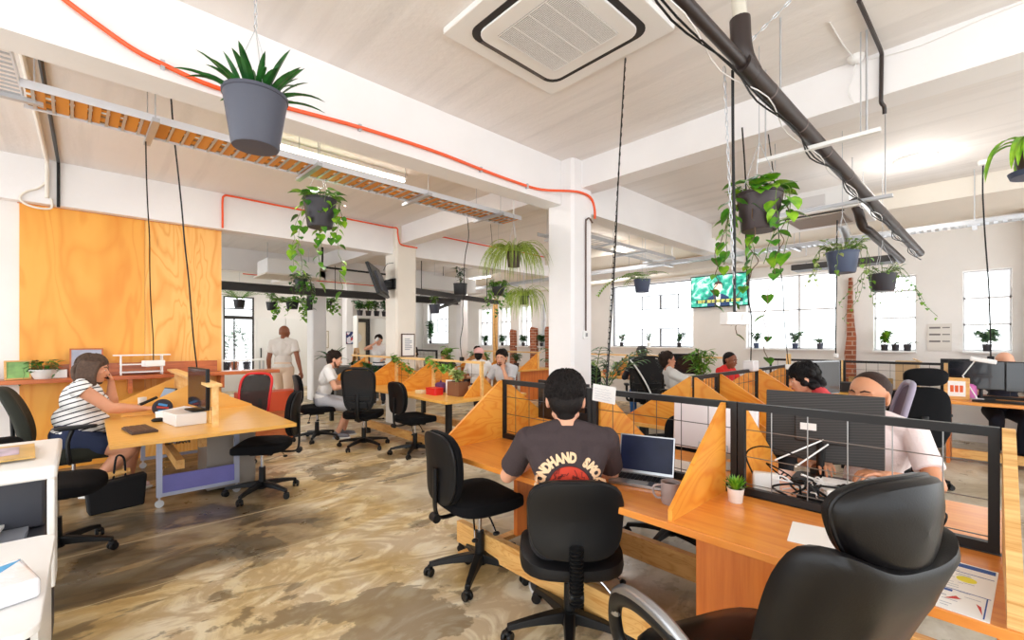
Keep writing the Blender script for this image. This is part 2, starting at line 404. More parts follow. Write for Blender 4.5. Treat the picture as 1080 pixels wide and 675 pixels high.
# pilaster at the right and edge beam along the window wall
struct('trim_1', G().bb(WX-.25, WX, -1.2, -.36, 0, CZ), WALLW)
struct('trim_2', G().bb(7.65, WX, -4, FY, 3.16, CZ-.002), CREAM)
# left wall with plywood cladding; it ends beside the passage to the rear room
struct('wall_left', G().bb(-4, 1.305, WY, WY+.2, 0, CZ), WALLW)
struct('wall_far', (lambda g: (g.bb(-4, 2.7, FY, FY+.2, 0, CZ), g.bb(2.7, 3.46, FY, FY+.2, 0, .5), g.bb(2.7, 3.46, FY, FY+.2, 2.66, CZ), g.bb(3.46, 6.15, FY, FY+.2, 0, CZ), g.bb(6.15, 6.93, FY, FY+.2, 2.12, CZ), g.bb(6.93, WX+.3, FY, FY+.2, 0, CZ), g)[-1])(G()), WALLW)
# beams
struct('trim_3', G().bb(-4, WX, 3.19, 3.42, 2.92, CZ-.001), BEAMW)
struct('trim_4', (lambda g: (g.bb(3.9, 4.15, -4, 3.18, 3.10, CZ-.001), g.bb(3.9, 4.15, 3.43, 6.99, 3.10, CZ-.001), g)[-1])(G()), BEAMW)
struct('trim_5', G().bb(-4, WX, 7.0, 7.26, 2.92, CZ-.001), BEAMW)
struct('trim_6', G().bb(-4, WX, 11.0, 11.25, 2.92, CZ-.001), BEAMW)
struct('trim_7', G().bb(3.9, 4.15, 7.27, FY, 3.10, CZ-.001), BEAMW)
# concrete columns, chamfered
def column(n, x0, x1, y0, y1, m=BEAMW, c=.03):
    return struct('trim_%d' % n, G().prism([(x0+c, y0), (x1-c, y0), (x1, y0+c), (x1, y1-c), (x1-c, y1), (x0+c, y1), (x0, y1-c), (x0, y0+c)], 'z', 0, CZ-.002), m)
column(8, 3.75, 4.1, 3.03, 3.4); column(9, 3.8, 4.2, 6.9, 7.3, CREAM); column(10, 3.85, 4.2, 11.0, 11.35)
column(11, 7.5, 7.75, 10.0, 10.25); column(12, 5.9, 6.15, 13.9, 14.2)
# plywood cladding on the left wall: two sheets + a low red ply band
t = thing('plywood_wall_panel', 'honey coloured plywood cladding on the left wall behind the woman in stripes', 'wall panel', (0, 0, 0))
obj('sheet', G().bb(-.545, .50, WY-.025, WY-.001, .0, 2.915), wood('plywood_wall_dark', (244, 176, 74), (234, 152, 50), (228, 144, 46), (1.5, 1, .25), knots=False, rough=.45, rings=.9), t)
obj('sheet', G().bb(.503, 1.305, WY-.025, WY-.001, .0, 2.915), PLYW, t)
obj('top_batten', G().bb(-.56, 1.31, WY-.032, WY-.001, 2.915, 2.93), REDWOOD, t)
# ------------------------------------------------------------------ daylight and the lamps of the room
def tube_light(loc, length, along, label, power):
    t = thing('fluorescent_batten', label, 'ceiling light', loc, 0 if along == 'x' else 90, 'bare fluorescent battens at the ceiling')
    obj('housing', G().bb(-length/2, length/2, -.04, .04, -.045, -.001), WHITEPAINT, t, bevel=.006)
    obj('light_tube', G().tube([(-length/2+.03, 0, -.07), (length/2-.03, 0, -.07)], .016, 10), mat('lit_tube', (255, 250, 240), .5, emis=(255, 248, 236), es=6), t)
    a = area('tube_light', (0, 0, -.1), length, power, sy=.08); a.parent = t
    return t
# ================================================================== CHAIR KIT   (local: sitter faces +X, left is +Y)
def star_base(t, rad=.31, m=None, a0=18, hub=.09):
    m = m or BLKPLASTIC
    for i in range(5):
        a = R(a0+72*i); c, s = cos(a), sin(a); g = G()
        pts = []; 
        for q in (0, .25, .5, .75, 1): pts.append((c*(.03+q*(rad-.03)), s*(.03+q*(rad-.03)), hub+.012-q*q*.028))
        n = len(pts); vs = []; w = [.032, .028, .024, .02, .017]; h = [.026, .022, .018, .015, .013]
        for p, ww, hh in zip(pts, w, h):
            for dy, dz in ((-ww, -hh), (ww, -hh), (ww*.8, hh), (-ww*.8, hh)): vs.append((p[0]-s*dy, p[1]+c*dy, p[2]+dz))
        fs = [(j*4+k_, j*4+(k_+1) % 4, (j+1)*4+(k_+1) % 4, (j+1)*4+k_) for j in range(n-1) for k_ in range(4)] + [(3, 2, 1, 0), tuple((n-1)*4+k_ for k_ in range(4))]
        g.add(vs, fs); leg = obj('leg', g, m, t, bevel=.004)
        x, y = c*rad, s*rad; b = a+R(50); cb, sb = cos(b), sin(b); w_ = G()
        for sd in (-1, 1):
            M = Matrix.Rotation(b, 3, 'Z') @ Matrix.Rotation(R(90), 3, 'X')
            w_.lathe([(.008, -.009), (.024, -.009), (.027, -.005), (.027, .005), (.024, .009), (.008, .009)], 18, (x-sb*sd*.016, y+cb*sd*.016, .0275), M)
        w_.tube([(x, y, .03), (x, y, hub-.02)], .008, 8)
        w_.ell((x, y, .05), (.026, .02, .014), nu=10, nv=6)
        obj('caster', w_, BLKPLASTIC, leg)
def gas_lift(t, top=.4, hub=.09):
    g = G(); g.cyl((0, 0, hub+.005), .043, .07); g.lathe([(.03, hub+.02), (.028, .26), (.0, .26)], 18); obj('base_hub', g, BLKPLASTIC, t)
    obj('gas_column', G().cyl((0, 0, .3), .014, top-.2), CHROME, t)
def lever(t, p0, p1, knob=True, m=None, r=.006):
    g = G().tube(smoothpath([p0, ((p0[0]+p1[0])/2, (p0[1]+p1[1])/2, p0[2]-.012), p1], 4), r, 8)
    o = obj('adjuster_lever', g, m or CHROME, t)
    if knob: obj('lever_knob', G().ell(p1, (.022, .016, .012)), m or BLKPLASTIC, o)
    return o
def bendback(z0, amt_w=.35, lum=.03, tilt=0, x0=0, h=.4):
    """maps pad (x=width,y=height,z=thick) to an upright back: concave to the sitter, lumbar swell"""
    def f(v):
        w, y, th = v
        x = x0 - th + amt_w*w*w*1.0 + lum*cos(y/(h/2)*pi/2)*1.0
        z = z0 + y; x += -tilt*(y+h/2)
        return Vector((x, w, z))
    return f
def seatbend(z0, x0=0, drop=.03):
    def f(v):
        x, y, z = v
        e = max(0, x-.12); return Vector((x+x0, y, z0+z - e*e*1.6 + .02*(y/.24)**2*(1 if z > 0 else 0)))
    return f
def task_chair(label, loc, rz, bw=.42, bh=.40, seat_z=.49, back_z=.70, bellows=False, m=None, group='black task chairs', xb=-.25, a0=18, tilt=.06, taper=.06):
    t = thing('task_chair', label, 'office chair', loc, rz, group); m = m or BLKFAB
    star_base(t, a0=a0); gas_lift(t, seat_z-.06)
    obj('seat', G().pad(.48, .49, .07, 3.4, seatbend(seat_z-.035)), m, t)
    g = G(); g.box((-.01, 0, seat_z-.09), (.2, .14, .045)); g.box((-.01, 0, seat_z-.068), (.3, .26, .012)); obj('seat_mechanism', g, BLKPLASTIC, t, bevel=.008)
    fb = bendback(back_z, .28, .02, tilt, xb, bh)
    obj('backrest', G().pad(bw, bh, .055, 3.4, fb, taper=taper), m, t)
    fs = bendback(back_z, .28, .02, tilt, xb-.032, bh)
    obj('back_shell', G().pad(bw*.985, bh*.985, .02, 3.4, fs, taper=taper), BLKPLASTIC, t)
    g = G(); pth = smoothpath([(-.1, 0, seat_z-.09), (xb-.0, 0, seat_z-.1), (xb-.045, 0, seat_z-.05)]+([] if bellows else [(xb-.05, 0, back_z-bh*.3), (xb-.05, 0, back_z)]), 5)
    g.tube(pth, .022, 10, flat=.45); o = obj('back_bar', g, BLKPLASTIC, t)
    if bellows:
        g = G()
        pr = []
        for i in range(15):
            z = seat_z-.12+i*(back_z-bh/2-seat_z+.19)/14; pr += [(.032, z), (.023, z+.004)]
        g.lathe(pr, 16, (xb-.055, 0, 0)); obj('bellows', g, BLKPLASTIC, t)
    obj('tilt_knob', G().cyl((xb-.05, .0, seat_z-.09), .026, .06, M=Matrix.Rotation(R(90), 3, 'X')), BLKPLASTIC, t, bevel=.003)
    lever(t, (0, -.06, seat_z-.1), (-.04, -.25, seat_z-.16)); lever(t, (-.08, -.05, seat_z-.1), (-.15, -.2, seat_z-.19))
    return t
def mesh_material(name, col, scale=160, alpha_fill=.55):
    m, N, L, b = newmat(name)
    tc = N.new('ShaderNodeTexCoord'); sp = N.new('ShaderNodeSeparateXYZ'); L.new(tc.outputs['Object'], sp.inputs[0])
    a = mathn(N, L, 'PINGPONG', mathn(N, L, 'MULTIPLY', mathn(N, L, 'ADD', sp.outputs['Y'], sp.outputs['Z']), scale), .5)
    c = mathn(N, L, 'PINGPONG', mathn(N, L, 'MULTIPLY', mathn(N, L, 'SUBTRACT', sp.outputs['Y'], sp.outputs['Z']), scale), .5)
    mn = mathn(N, L, 'MAXIMUM', a, c); al = mathn(N, L, 'GREATER_THAN', mn, .5*(1-alpha_fill))
    L.new(al, b.inputs['Alpha']); b.inputs['Base Color'].default_value = lin(col); b.inputs['Roughness'].default_value = .7
    return m
MESHBLK = mesh_material('black_chair_mesh', (24, 24, 26), 90, .82)
MESHGREY = mesh_material('grey_chair_mesh', (40, 38, 40), 60, .62)
def frame_loop(w, h, e, f, r, taper=0, n=48):
    pts = []
    for k_ in range(n+1):
        a = 2*pi*k_/n; ca, sa = cos(a), sin(a); rr = (abs(ca)**e+abs(sa)**e)**(-1/e)
        x = w/2*rr*ca; y = h/2*rr*sa; x *= 1+taper*(y/(h/2)); pts.append(f(Vector((x, y, 0))))
    return pts
def mesh_chair(label, loc, rz, fcol, bw=.48, bh=.55, back_z=.77, seat_z=.48, arms=True, taper=0, xb=-.24, tilt=.14, a0=0, group='mesh back office chairs', mm=None, bars=True, headrest=False, seatm=None):
    t = thing('mesh_back_chair', label, 'office chair', loc, rz, group)
    star_base(t, .33, a0=a0); gas_lift(t, seat_z-.06)
    obj('seat', G().pad(.50, .50, .075, 3.4, seatbend(seat_z-.037)), seatm or BLKFAB, t)
    g = G(); g.box((-.01, 0, seat_z-.09), (.24, .18, .05)); obj('seat_mechanism', g, BLKPLASTIC, t, bevel=.01)
    f = bendback(back_z, .32, .03, tilt, xb, bh)
    g = G(); g.tube(frame_loop(bw, bh, 4, f, .018, taper), .016, 10, cap=False); fr = obj('back_frame', g, fcol, t)
    # woven panel
    n = 14; vs = []; 
    for j in range(n+1):
        for i in range(n+1):
            u, v = i/n*2-1, j/n*2-1; e = 4
            lim = (1-abs(v)**e)**(1/e) if abs(v) < 1 else 0
            x = bw/2*u*lim*.985*(1+taper*v); vs.append(f(Vector((x, v*bh/2*.985, 0))))
    g = G(); g.add(vs, [(j*(n+1)+i, j*(n+1)+i+1, (j+1)*(n+1)+i+1, (j+1)*(n+1)+i) for j in range(n) for i in range(n)])
    p = obj('mesh_panel', g, mm or MESHBLK, t); so = p.modifiers.new('thickness', 'SOLIDIFY'); so.thickness = .003
    g = G(); g.tube(smoothpath([(-.08, 0, seat_z-.1), (xb-.02, 0, seat_z-.09), (xb-.075, 0, seat_z+.04), (xb-.08, 0, back_z-.05)], 5), .026, 10, flat=.5)
    if bars:
        g.box((xb-.055, 0, back_z-bh*.2), (.022, bw*.8, .05)); g.box((xb-.05, 0, back_z-bh*.36), (.03, bw*.6, .07))
    obj('spine', g, BLKPLASTIC, t, bevel=.004)
    if arms:
        for s in (-1, 1):
            g = G(); g.tube(smoothpath([(-.02, s*.2, seat_z-.07), (-.02, s*.29, seat_z-.05), (-.03, s*.3, seat_z+.08), (-.0, s*.3, seat_z+.19)], 5), .016, 8, flat=1.3)
            o = obj('armrest', g, BLKPLASTIC, t); obj('arm_pad', G().pad(.26, .085, .03, 3, lambda v, s=s: Vector((v.x+.02, v.y+s*.3, v.z+seat_z+.205))), BLKPLASTIC, o)
    if headrest:
        fh = bendback(back_z+bh/2+.13, .5, .0, tilt, xb-.06, .17); obj('headrest', G().pad(.30, .15, .05, 3, fh), seatm or BLKFAB, t)
    lever(t, (0, -.06, seat_z-.09), (0, -.26, seat_z-.1), m=BLKPLASTIC)
    return t
def highback_chair(label, loc, rz, m, bw=.5, bh=.62, back_z=.85, seat_z=.5, headrest=True, arms=True, tilt=.15, group=None, trim=None, taper=-.05, xb=-.25):
    t = thing('high_back_chair', label, 'office chair', loc, rz, group)
    star_base(t, .33); gas_lift(t, seat_z-.06)
    obj('seat', G().pad(.52, .52, .1, 3.2, seatbend(seat_z-.05)), m, t)
    obj('seat_mechanism', G().box((-.01, 0, seat_z-.12), (.26, .2, .05)), BLKPLASTIC, t, bevel=.01)
    f = bendback(back_z, .38, .03, tilt, xb, bh); obj('backrest', G().pad(bw, bh, .08, 3.4, f, taper=taper), m, t)
    if trim: obj('piping', G().tube(frame_loop(bw*1.0, bh*1.0, 3.4, f, .01, taper), .011, 8, cap=False), trim, t)
    obj('back_bar', G().tube(smoothpath([(-.1, 0, seat_z-.12), (xb-.04, 0, seat_z-.1), (xb-.08, 0, seat_z+.1), (xb-.09, 0, back_z)], 5), .028, 10, flat=.5), BLKPLASTIC, t)
    if headrest:
        fh = bendback(back_z+bh/2+.1, .5, 0, tilt, xb-.1, .18); obj('headrest', G().pad(.34, .17, .07, 2.8, fh), m, t)
    if arms:
        for s in (-1, 1):
            o = obj('armrest', G().tube(smoothpath([(-.02, s*.2, seat_z-.1), (-.02, s*.3, seat_z-.08), (-.03, s*.31, seat_z+.08), (0, s*.31, seat_z+.19)], 5), .016, 8, flat=1.3), BLKPLASTIC, t)
            obj('arm_pad', G().pad(.27, .085, .03, 3, lambda v, s=s: Vector((v.x+.02, v.y+s*.31, v.z+seat_z+.205))), BLKPLASTIC, o)
    return t

# ---- foreground
task_chair('empty black task chair left of the man in the charcoal t-shirt', (1.77, 2.17, 0), -8, bw=.38, bh=.42, back_z=.70, seat_z=.50, xb=-.255, a0=10, tilt=.05)
task_chair('black task chair with ribbed bellows, sat on by the man in the charcoal t-shirt', (1.715, 1.405, 0), 45, bw=.42, bh=.35, back_z=.665, seat_z=.445, bellows=True, xb=-.24, a0=30, m=mat('black_vinyl', (20, 19, 21), .5, spec=.3, bump=.1, bscale=300))

# ---- big leather executive chair, near right
t = thing('executive_chair', 'large black leather executive chair with winged headrest and grey metal arms, nearest at right', 'office chair', (1.44, .51, 0), 66)
star_base(t, .34, a0=40); gas_lift(t, .38)
obj('seat', G().pad(.56, .56, .13, 3.0, seatbend(.42)), BLKLEATHER, t)
obj('seat_mechanism', G().box((0, 0, .34), (.28, .22, .06)), BLKPLASTIC, t, bevel=.01)
def fexec(v):
    w, y, th = v; q = (y+.38)/.76      # 0 bottom .. 1 top
    wid = .88 + .16*sin(min(q, .8)/.8*pi*.62); w2 = w*wid
    wing = .95*max(0, abs(w2)-.10)**2*(1+1.1*q)*2.2
    x = -.25 - th + wing + .035*cos((q-.3)*3) - .17*q
    z = .44 + .535*q + .13*min(1.1, abs(w2)/.21)**3*q*q
    return Vector((x, w2, z))
obj('backrest', G().pad(.43, .76, .085, 4.2, fexec, n=80, taper=.03), BLKLEATHER, t)
def fhead(v):
    w, y, th = v; q = (y+.105)/.21
    w2 = w*(.74+.40*q); x = -.415 - th + 2.2*w2*w2 - .02*q
    return Vector((x, w2, .945+.215*q - .3*w2*w2))
hd = obj('headrest', G().pad(.315, .21, .07, 2.7, fhead, n=64), BLKLEATHER, t)
obj('seam_piping', G().tube(frame_loop(.313, .207, 2.7, lambda v: fhead(Vector((v.x, v.y, 0))), 0), .006, 8, cap=False), BLKLEATHER, hd)
for s in (-1, 1):
    ZO = 0 if s > 0 else -.07; XO = 0 if s > 0 else -.08
    o = obj('armrest', G().tube(smoothpath([(-.28, s*.27, .44), (-.2, s*.31, .62+ZO), (-.06+XO, s*.325, .675+ZO), (.1+XO, s*.325, .665+ZO), (.2+XO, s*.315, .6+ZO), (.215+XO, s*.29, .47), (.1+XO, s*.26, .40)], 6), .02, 12, flat=1.25), BLKPLASTIC, t)
    obj('metal_arm_cap', G().tube(smoothpath([(-.2, s*.31, .635+ZO), (-.06+XO, s*.325, .692+ZO), (.1+XO, s*.325, .682+ZO), (.19+XO, s*.317, .63+ZO), (.21+XO, s*.312, .57+ZO)], 6), .017, 12, flat=1.5), ALU, o)
obj('back_shell_bar', G().tube(smoothpath([(-.05, 0, .33), (-.3, 0, .36), (-.42, 0, .5), (-.47, 0, .7)], 5), .04, 10, flat=.5), BLKPLASTIC, t)

# ---- left group
task_chair('black task chair with its back past the right end of the left desk, empty', (1.18, 4.66, 0), 150, bw=.36, bh=.42, back_z=.75, seat_z=.49, xb=-.27, a0=0)
RED = mat('red_plastic', (214, 34, 34), .4)
mesh_chair('red framed mesh back office chair tucked in behind the left desk', (1.31, 6.16, 0), 213, RED, bw=.46, bh=.52, back_z=.76, mm=MESHGREY, arms=False, bars=False, taper=.05)
highback_chair('dark green-black office chair leaning back, under the woman in the striped top', (-.10, 5.60, 0), 0, mat('dark_olive_fabric', (34, 36, 26), .8, bump=.2, bscale=400), bw=.46, bh=.52, back_z=.80, headrest=False, tilt=.30, xb=-.28)
task_chair('black office chair standing between the printer and the black bag, its back hidden', (-.16, 4.28, 0), -20, bw=.4, bh=.34, back_z=.64, seat_z=.50, xb=-.26, a0=-6)
# ---- middle group
task_chair('black task chair under the bearded man in the white t-shirt', (2.40, 6.66, 0), -8, bw=.38, bh=.42, back_z=.74, seat_z=.48, xb=-.25, a0=30)
mesh_chair('black mesh back office chair with low arms, empty, in front of the bearded man', (2.70, 5.78, 0), 50, BLKPLASTIC, bw=.40, bh=.56, back_z=.80, taper=.12, a0=15, arms=False)
task_chair('black task chair pushed under the plywood desk beside the near desk row', (3.02, 5.0, 0), 0, bw=.38, bh=.40, back_z=.73, seat_z=.48, xb=-.25, a0=8)
# ---- right and rear
mesh_chair('grey and purple mesh chair leaning behind the man in the white shirt', (3.36, .60, 0), 104, mat('grey_lilac_plastic', (150, 140, 160), .5), bw=.34, bh=.56, back_z=.92, mm=mat('purple_grey_mesh', (92, 74, 96), .7, bump=.3, bscale=300), arms=False, bars=False, tilt=.12)
highback_chair('black high back chair with headrest, empty, in front of the far right desk', (6.05, .57, 0), 30, BLKFAB, bw=.52, bh=.55, back_z=.72, tilt=.05)
mesh_chair('black mesh chair under the grey-haired person at the rear desk', (6.85, 3.98, 0), 38, BLKPLASTIC, bw=.52, bh=.66, back_z=.84, a0=20)
highback_chair('black chair with white piping under the man in glasses', (5.93, 3.03, 0), -56, BLKFAB, bw=.46, bh=.62, back_z=.84, trim=WHITEPL, headrest=False, tilt=.5, arms=True)
task_chair('black task chair, empty, left of the grey-haired person at the rear desk', (6.75, 4.95, 0), 10, bw=.48, bh=.5, back_z=.75)
task_chair('black swivel chair tucked under the far side of the near desk row', (3.02, 1.55, 0), 172, bw=.42, bh=.36, back_z=.70, seat_z=.46, a0=10)
# ================================================================== DESKS
def shadow(): pass
# ---------------- near desk row: divider of black mesh frames at X = 2.22
NX = 2.22
def near_top(label, x0, x1, y0, y1):
    return tag(obj('desk_top', G().bb(x0, x1, y0, y1, .70, .73), BEECH, bevel=.002), label, 'desk')
t = thing('double_desk_row', 'long orange-beech double desk row with black mesh dividers, nearest to the viewer', 'desk', (0, 0, 0))
obj('desk_top', G().bb(1.655, 2.20, -.07, 2.46, .70, .73), BEECH, t, bevel=.002)
obj('desk_top', G().bb(2.24, 2.80, -.07, 2.46, .70, .73), BEECH, t, bevel=.002)
obj('rear_top_rail', G().bb(2.20, 2.24, -.07, 2.46, .695, .728), BLACKMETAL, t)
for (a, b_) in ((1.80, .16), (2.46, .16)):
    obj('floor_beam', G().bb(a, a+.05, -.02, 2.45, .09, .23), PINE, t, bevel=.003)
for y in (2.3, .1):
    obj('cross_beam', G().bb(1.72, 2.76, y-.03, y+.03, .06, .0899), PINE, t, bevel=.003)
    for x in (1.78, 2.7):
        c = G(); c.cyl((x, y, .03), .03, .022, 16, Matrix.Rotation(R(90), 3, 'X')); c.bb(x-.02, x+.02, y-.016, y+.016, .03, .06); obj('caster', c, BLKPLASTIC, t)
for y0 in (.45, 2.0): obj('pedestal_panel', G().bb(1.93, 2.40, y0, y0+.03, .2301, .70), BEECHV, t, bevel=.002)
obj('pedestal_side', G().bb(2.40, 2.43, .25, .68, .2301, .70), REDWOOD, t, bevel=.002)
obj('pedestal_front', G().bb(1.90, 1.93, .40, .86, .2301, .70), BEECHV, t, bevel=.002)
obj('end_leg', G().bb(1.9, 2.02, -.05, -.02, .0, .70), BEECHV, t, bevel=.002)
# mesh frames
def mesh_frame(y0, y1, par, z0=.732, z1=1.155, x=NX, wire=WIREDARK, axis='y', nx=6, name='mesh_screen', sec=.028, full=1.0):
    g = G(); s = sec
    def B(a0, a1, q0, q1, w=s/2, gg=g):
        if axis == 'y': gg.bb(x-w, x+w, a0, a1, q0, q1)
        else: gg.bb(a0, a1, x-w, x+w, q0, q1)
    B(y0, y0+s, z0, z1); B(y1-s, y1, z0, z1); B(y0+s, y1-s, z0, z0+s*1.15); B(y0+s, y1-s, z1-s*1.15, z1)
    o = obj(name, g, BLACKMETAL, par)
    w_ = G(); n = nx
    for i in range(1, n):
        yy = y0+(y1-y0)*i/n
        pth = [(x, yy, z0+.01), (x, yy, z1-.01)] if axis == 'y' else [(yy, x, z0+.01), (yy, x, z1-.01)]
        w_.tube(pth, .0022, 5)
    k_ = 1; zz = z1-.125
    while zz > z0+.03:
        pth = [(x+.004, y0+.01, zz), (x+.004, y1-.01, zz)] if axis == 'y' else [(y0+.01, x+.004, zz), (y1-.01, x+.004, zz)]
        w_.tube(pth, .0022, 5); zz -= .125
    obj('wire_grid', w_, wire, o)
    return o
for y0, y1, wm in ((1.64, 2.45, WIREDARK), (.805, 1.635, WIREDARK), (-.03, .80, WIRE)): mesh_frame(y0, y1, t, wire=wm)
def ply_panel(par, y, near=True, far=True, th=.018, x0=1.675, x1=NX-.016, xf0=NX+.016, xf1=2.77, z0=.7301, lo=.775, hi=1.15, m=PLY):
    if near: obj('divider_panel', G().prism([(x0, z0), (x1, z0), (x1, hi), (x1-.02, hi), (x0, lo)], 'y', y-th/2, y+th/2), m, par)
    if far: obj('divider_panel', G().prism([(xf0, z0), (xf1, z0), (xf1, lo), (xf0+.02, hi), (xf0, hi)], 'y', y-th/2, y+th/2), m, par)
ply_panel(t, 2.447, True, False); obj('divider_panel', G().prism([(NX+.016, .7301), (2.77, .7301), (2.77, .78), (NX+.04, 1.14), (NX+.016, 1.14)], 'y', 2.445, 2.463), PLY, t)
ply_panel(t, .862, True, False); ply_panel(t, 1.60, False, True); ply_panel(t, .80, False, True)
obj('divider_panel', G().prism([(1.665, .7301), (NX, .7301), (NX, 1.155), (NX-.05, 1.155), (1.665, .80)], 'y', -.064, -.034), PLYE, t)
# metal leg panel seen under the rear half
# ---------------- second row B along X, rail at Y = 1.60
RB = 1.60
t = thing('double_desk_row', 'plywood double desk with triangular dividers and black mesh rail, running back behind the near row', 'desk', (0, 0, 0))
obj('desk_top', G().bb(3.45, 6.35, .98, 2.22, .70, .73), BEECHP, t, bevel=.002)
for x in (3.6, 4.9, 6.2):
    for y in (1.1, 2.1): obj('leg', G().bb(x-.03, x+.03, y-.03, y+.03, 0, .70), BLACKMETAL, t)
for a, b_ in ((3.5, 3.95), (3.955, 4.93), (4.935, 5.95)): mesh_frame(a, b_, t, x=RB, axis='x', z1=1.16, nx=8)
obj('mesh_screen_end', G().bb(5.955, 6.0, RB-.02, RB+.02, .7301, 1.28), RAIL, t)
for x in (3.97, 4.92, 5.94):
    for s in (-1, 1):
        obj('divider_panel', G().prism([(RB+s*.016, .7301), (RB+s*.61, .7301), (RB+s*.61, .77), (RB+s*.03, 1.15), (RB+s*.016, 1.15)], 'x', x-.009, x+.009), PLY, t)
for s in (-1, 1): obj('divider_panel', G().prism([(RB+s*.016, .7301), (RB+s*.61, .7301), (RB+s*.61, .77), (RB+s*.03, 1.15), (RB+s*.016, 1.15)], 'x', 3.47, 3.488), PLY, t)
# ---------------- row L2 (middle left), pine rail at X = 3.9
t = thing('double_desk_row', 'pale plywood double desk with ivy on its pine rail, in the middle', 'desk', (0, 0, 0))
obj('desk_top', G().bb(2.98, 3.62, 4.25, 8.2, .70, .73), BEECHP, t, bevel=.002)
obj('desk_top', G().bb(3.622, 4.28, 4.25, 6.82, .70, .73), BEECHP, t, bevel=.002)
RX = 3.62
o = obj('rail', G().bb(RX-.035, RX+.035, 4.37, 8.2, 1.14, 1.17), RAIL, t, bevel=.002)
for y in (4.40, 5.49, 6.56, 7.63): obj('post', G().bb(RX-.02, RX+.02, y-.02, y+.02, .7301, 1.1399), RAIL, t)
for y in (5.52, 6.59, 7.66):
    for s in ((-1, 1) if y < 6.7 else (-1,)): obj('divider_panel', G().prism([(RX+s*.021, .7301), (RX+s*.62, .7301), (RX+s*.62, .765), (RX+s*.03, 1.13), (RX+s*.021, 1.13)], 'y', y-.009, y+.009), PLY, t)
for s in (-1, 1): obj('divider_panel', G().prism([(RX+s*.022, .7301), (RX+s*.28, .7301), (RX+s*.03, .99), (RX+s*.022, .99)], 'y', 4.405, 4.423), PLY, t)
for y in (4.45, 6.6):
    for x in (3.15, 4.15): obj('leg', G().bb(x-.03, x+.03, y-.03, y+.03, 0, .70), BLACKMETAL, t)
obj('leg', G().bb(3.12, 3.18, 8.0, 8.06, 0, .70), BLACKMETAL, t)
obj('floor_beam', G().bb(3.12, 3.18, 4.481, 6.569, .1, .2), PINE, t); obj('floor_beam', G().bb(4.12, 4.18, 4.481, 6.569, .1, .2), PINE, t)
w_ = G()
for y in (4.6, 4.85, 5.1, 5.3, 5.75, 6.0, 6.2, 6.4): w_.tube([(RX, y, .73), (RX, y, 1.14)], .002, 5)
for z in (.88, 1.0): w_.tube([(RX, 4.42, z), (RX, 7.63, z)], .002, 5)
obj('wire_grid', w_, WIREDARK, t)
# ---------------- left double desk L1, pine rail at X = .75
t = thing('double_desk_row', 'pale beech double desk with slatted pine rail on a wheeled blue metal frame, at left', 'desk', (0, 0, 0))
obj('desk_top', G().bb(.10, 1.30, 4.08, 6.75, .70, .73), BEECHP, t, bevel=.002)
r_ = obj('rail', G().bb(.70, .80, 4.33, 6.95, 1.06, 1.085), RAIL, t, bevel=.003)
for y in (4.36, 5.6, 6.9): obj('post', G().bb(.735, .775, y-.022, y+.022, .7301, 1.06), RAIL, t)
w_ = G()
for i in range(24):
    y = 4.46+i*.1
    if abs(y-5.6) > .03: w_.tube([(.755, y, .73), (.755, y, 1.065)], .0045, 6)
obj('rail_rods', w_, RAIL, t)
for y in (5.53, 6.62):
    for s in (-1, 1): obj('divider_panel', G().prism([(.755+s*.021, .7301), (.755+s*.54, .7301), (.755+s*.54, .745), (.755+s*.03, .99), (.755+s*.021, .99)], 'y', y-.009, y+.009), BEECHP, t)
BLUEM = mat('blue_painted_steel', (120, 118, 188), .45, .2, var=.08)
GREYB = mat('light_blue_grey_steel', (172, 178, 200), .4, .4)
g = G(); g.bb(.42, .46, 4.88, 4.92, .09, .70); g.bb(1.0, 1.04, 4.88, 4.92, .09, .70); g.bb(.46, 1.0, 4.885, 4.915, .09, .12); g.bb(.46, 1.0, 4.885, 4.915, .66, .70)
fr = obj('leg_frame', g, GREYB, t); obj('modesty_plank', G().bb(.4601, .9999, 4.89, 4.91, .1201, .27), BLUEM, fr)
for x in (.44, 1.02):
    c = G(); c.cyl((x, 4.9, .032), .032, .024, 16, Matrix.Rotation(R(90), 3, 'X')); c.bb(x-.006, x+.006, 4.885, 4.915, .05, .09); obj('caster', c, STEEL, fr)
g = G(); g.bb(.42, .46, 6.5, 6.54, .09, .70); g.bb(1.0, 1.04, 6.5, 6.54, .09, .70); g.bb(.46, 1.0, 6.505, 6.535, .09, .12); fr2 = obj('leg_frame', g, GREYB, t)
for x in (.44, 1.02):
    c = G(); c.cyl((x, 6.52, .032), .032, .024, 16, Matrix.Rotation(R(90), 3, 'X')); c.bb(x-.006, x+.006, 6.505, 6.535, .05, .09); obj('caster', c, STEEL, fr2)
obj('floor_beam', G().bb(.56, .62, 4.915, 6.5, .30, .38), PINE, t); obj('prop', G().bb(.74, .80, 5.0, 5.06, .45, .70), PINE, t)
# ---------------- far right row C and rear row D, rail at X = 7.9
t = thing('double_desk_row', 'orange-topped double desk with thin black rail under the right-hand windows', 'desk', (0, 0, 0))
obj('desk_top', G().bb(7.28, 8.5, -1.1, .75, .70, .735), BEECH, t, bevel=.003)
obj('desk_top', G().bb(7.28, 8.5, .76, 2.4, .70, .735), BEECHP, t, bevel=.003)
obj('leg_panel', G().bb(7.34, 7.85, .30, .33, 0, .70), BEECHV, t); obj('leg_panel', G().bb(7.34, 8.4, -.9, -.87, 0, .70), BEECHV, t); obj('leg_panel', G().bb(7.34, 8.4, 2.3, 2.33, 0, .70), BEECHV, t)
for a, b_ in ((-1.05, .33), (.38, 1.42), (1.46, 2.38)): mesh_frame(a, b_, t, x=7.9, z0=.7351, z1=1.15, nx=8)
for y in (.355, 1.44): obj('post', G().bb(7.87, 7.93, y-.02, y+.02, .7351, 1.15), RAIL, t)
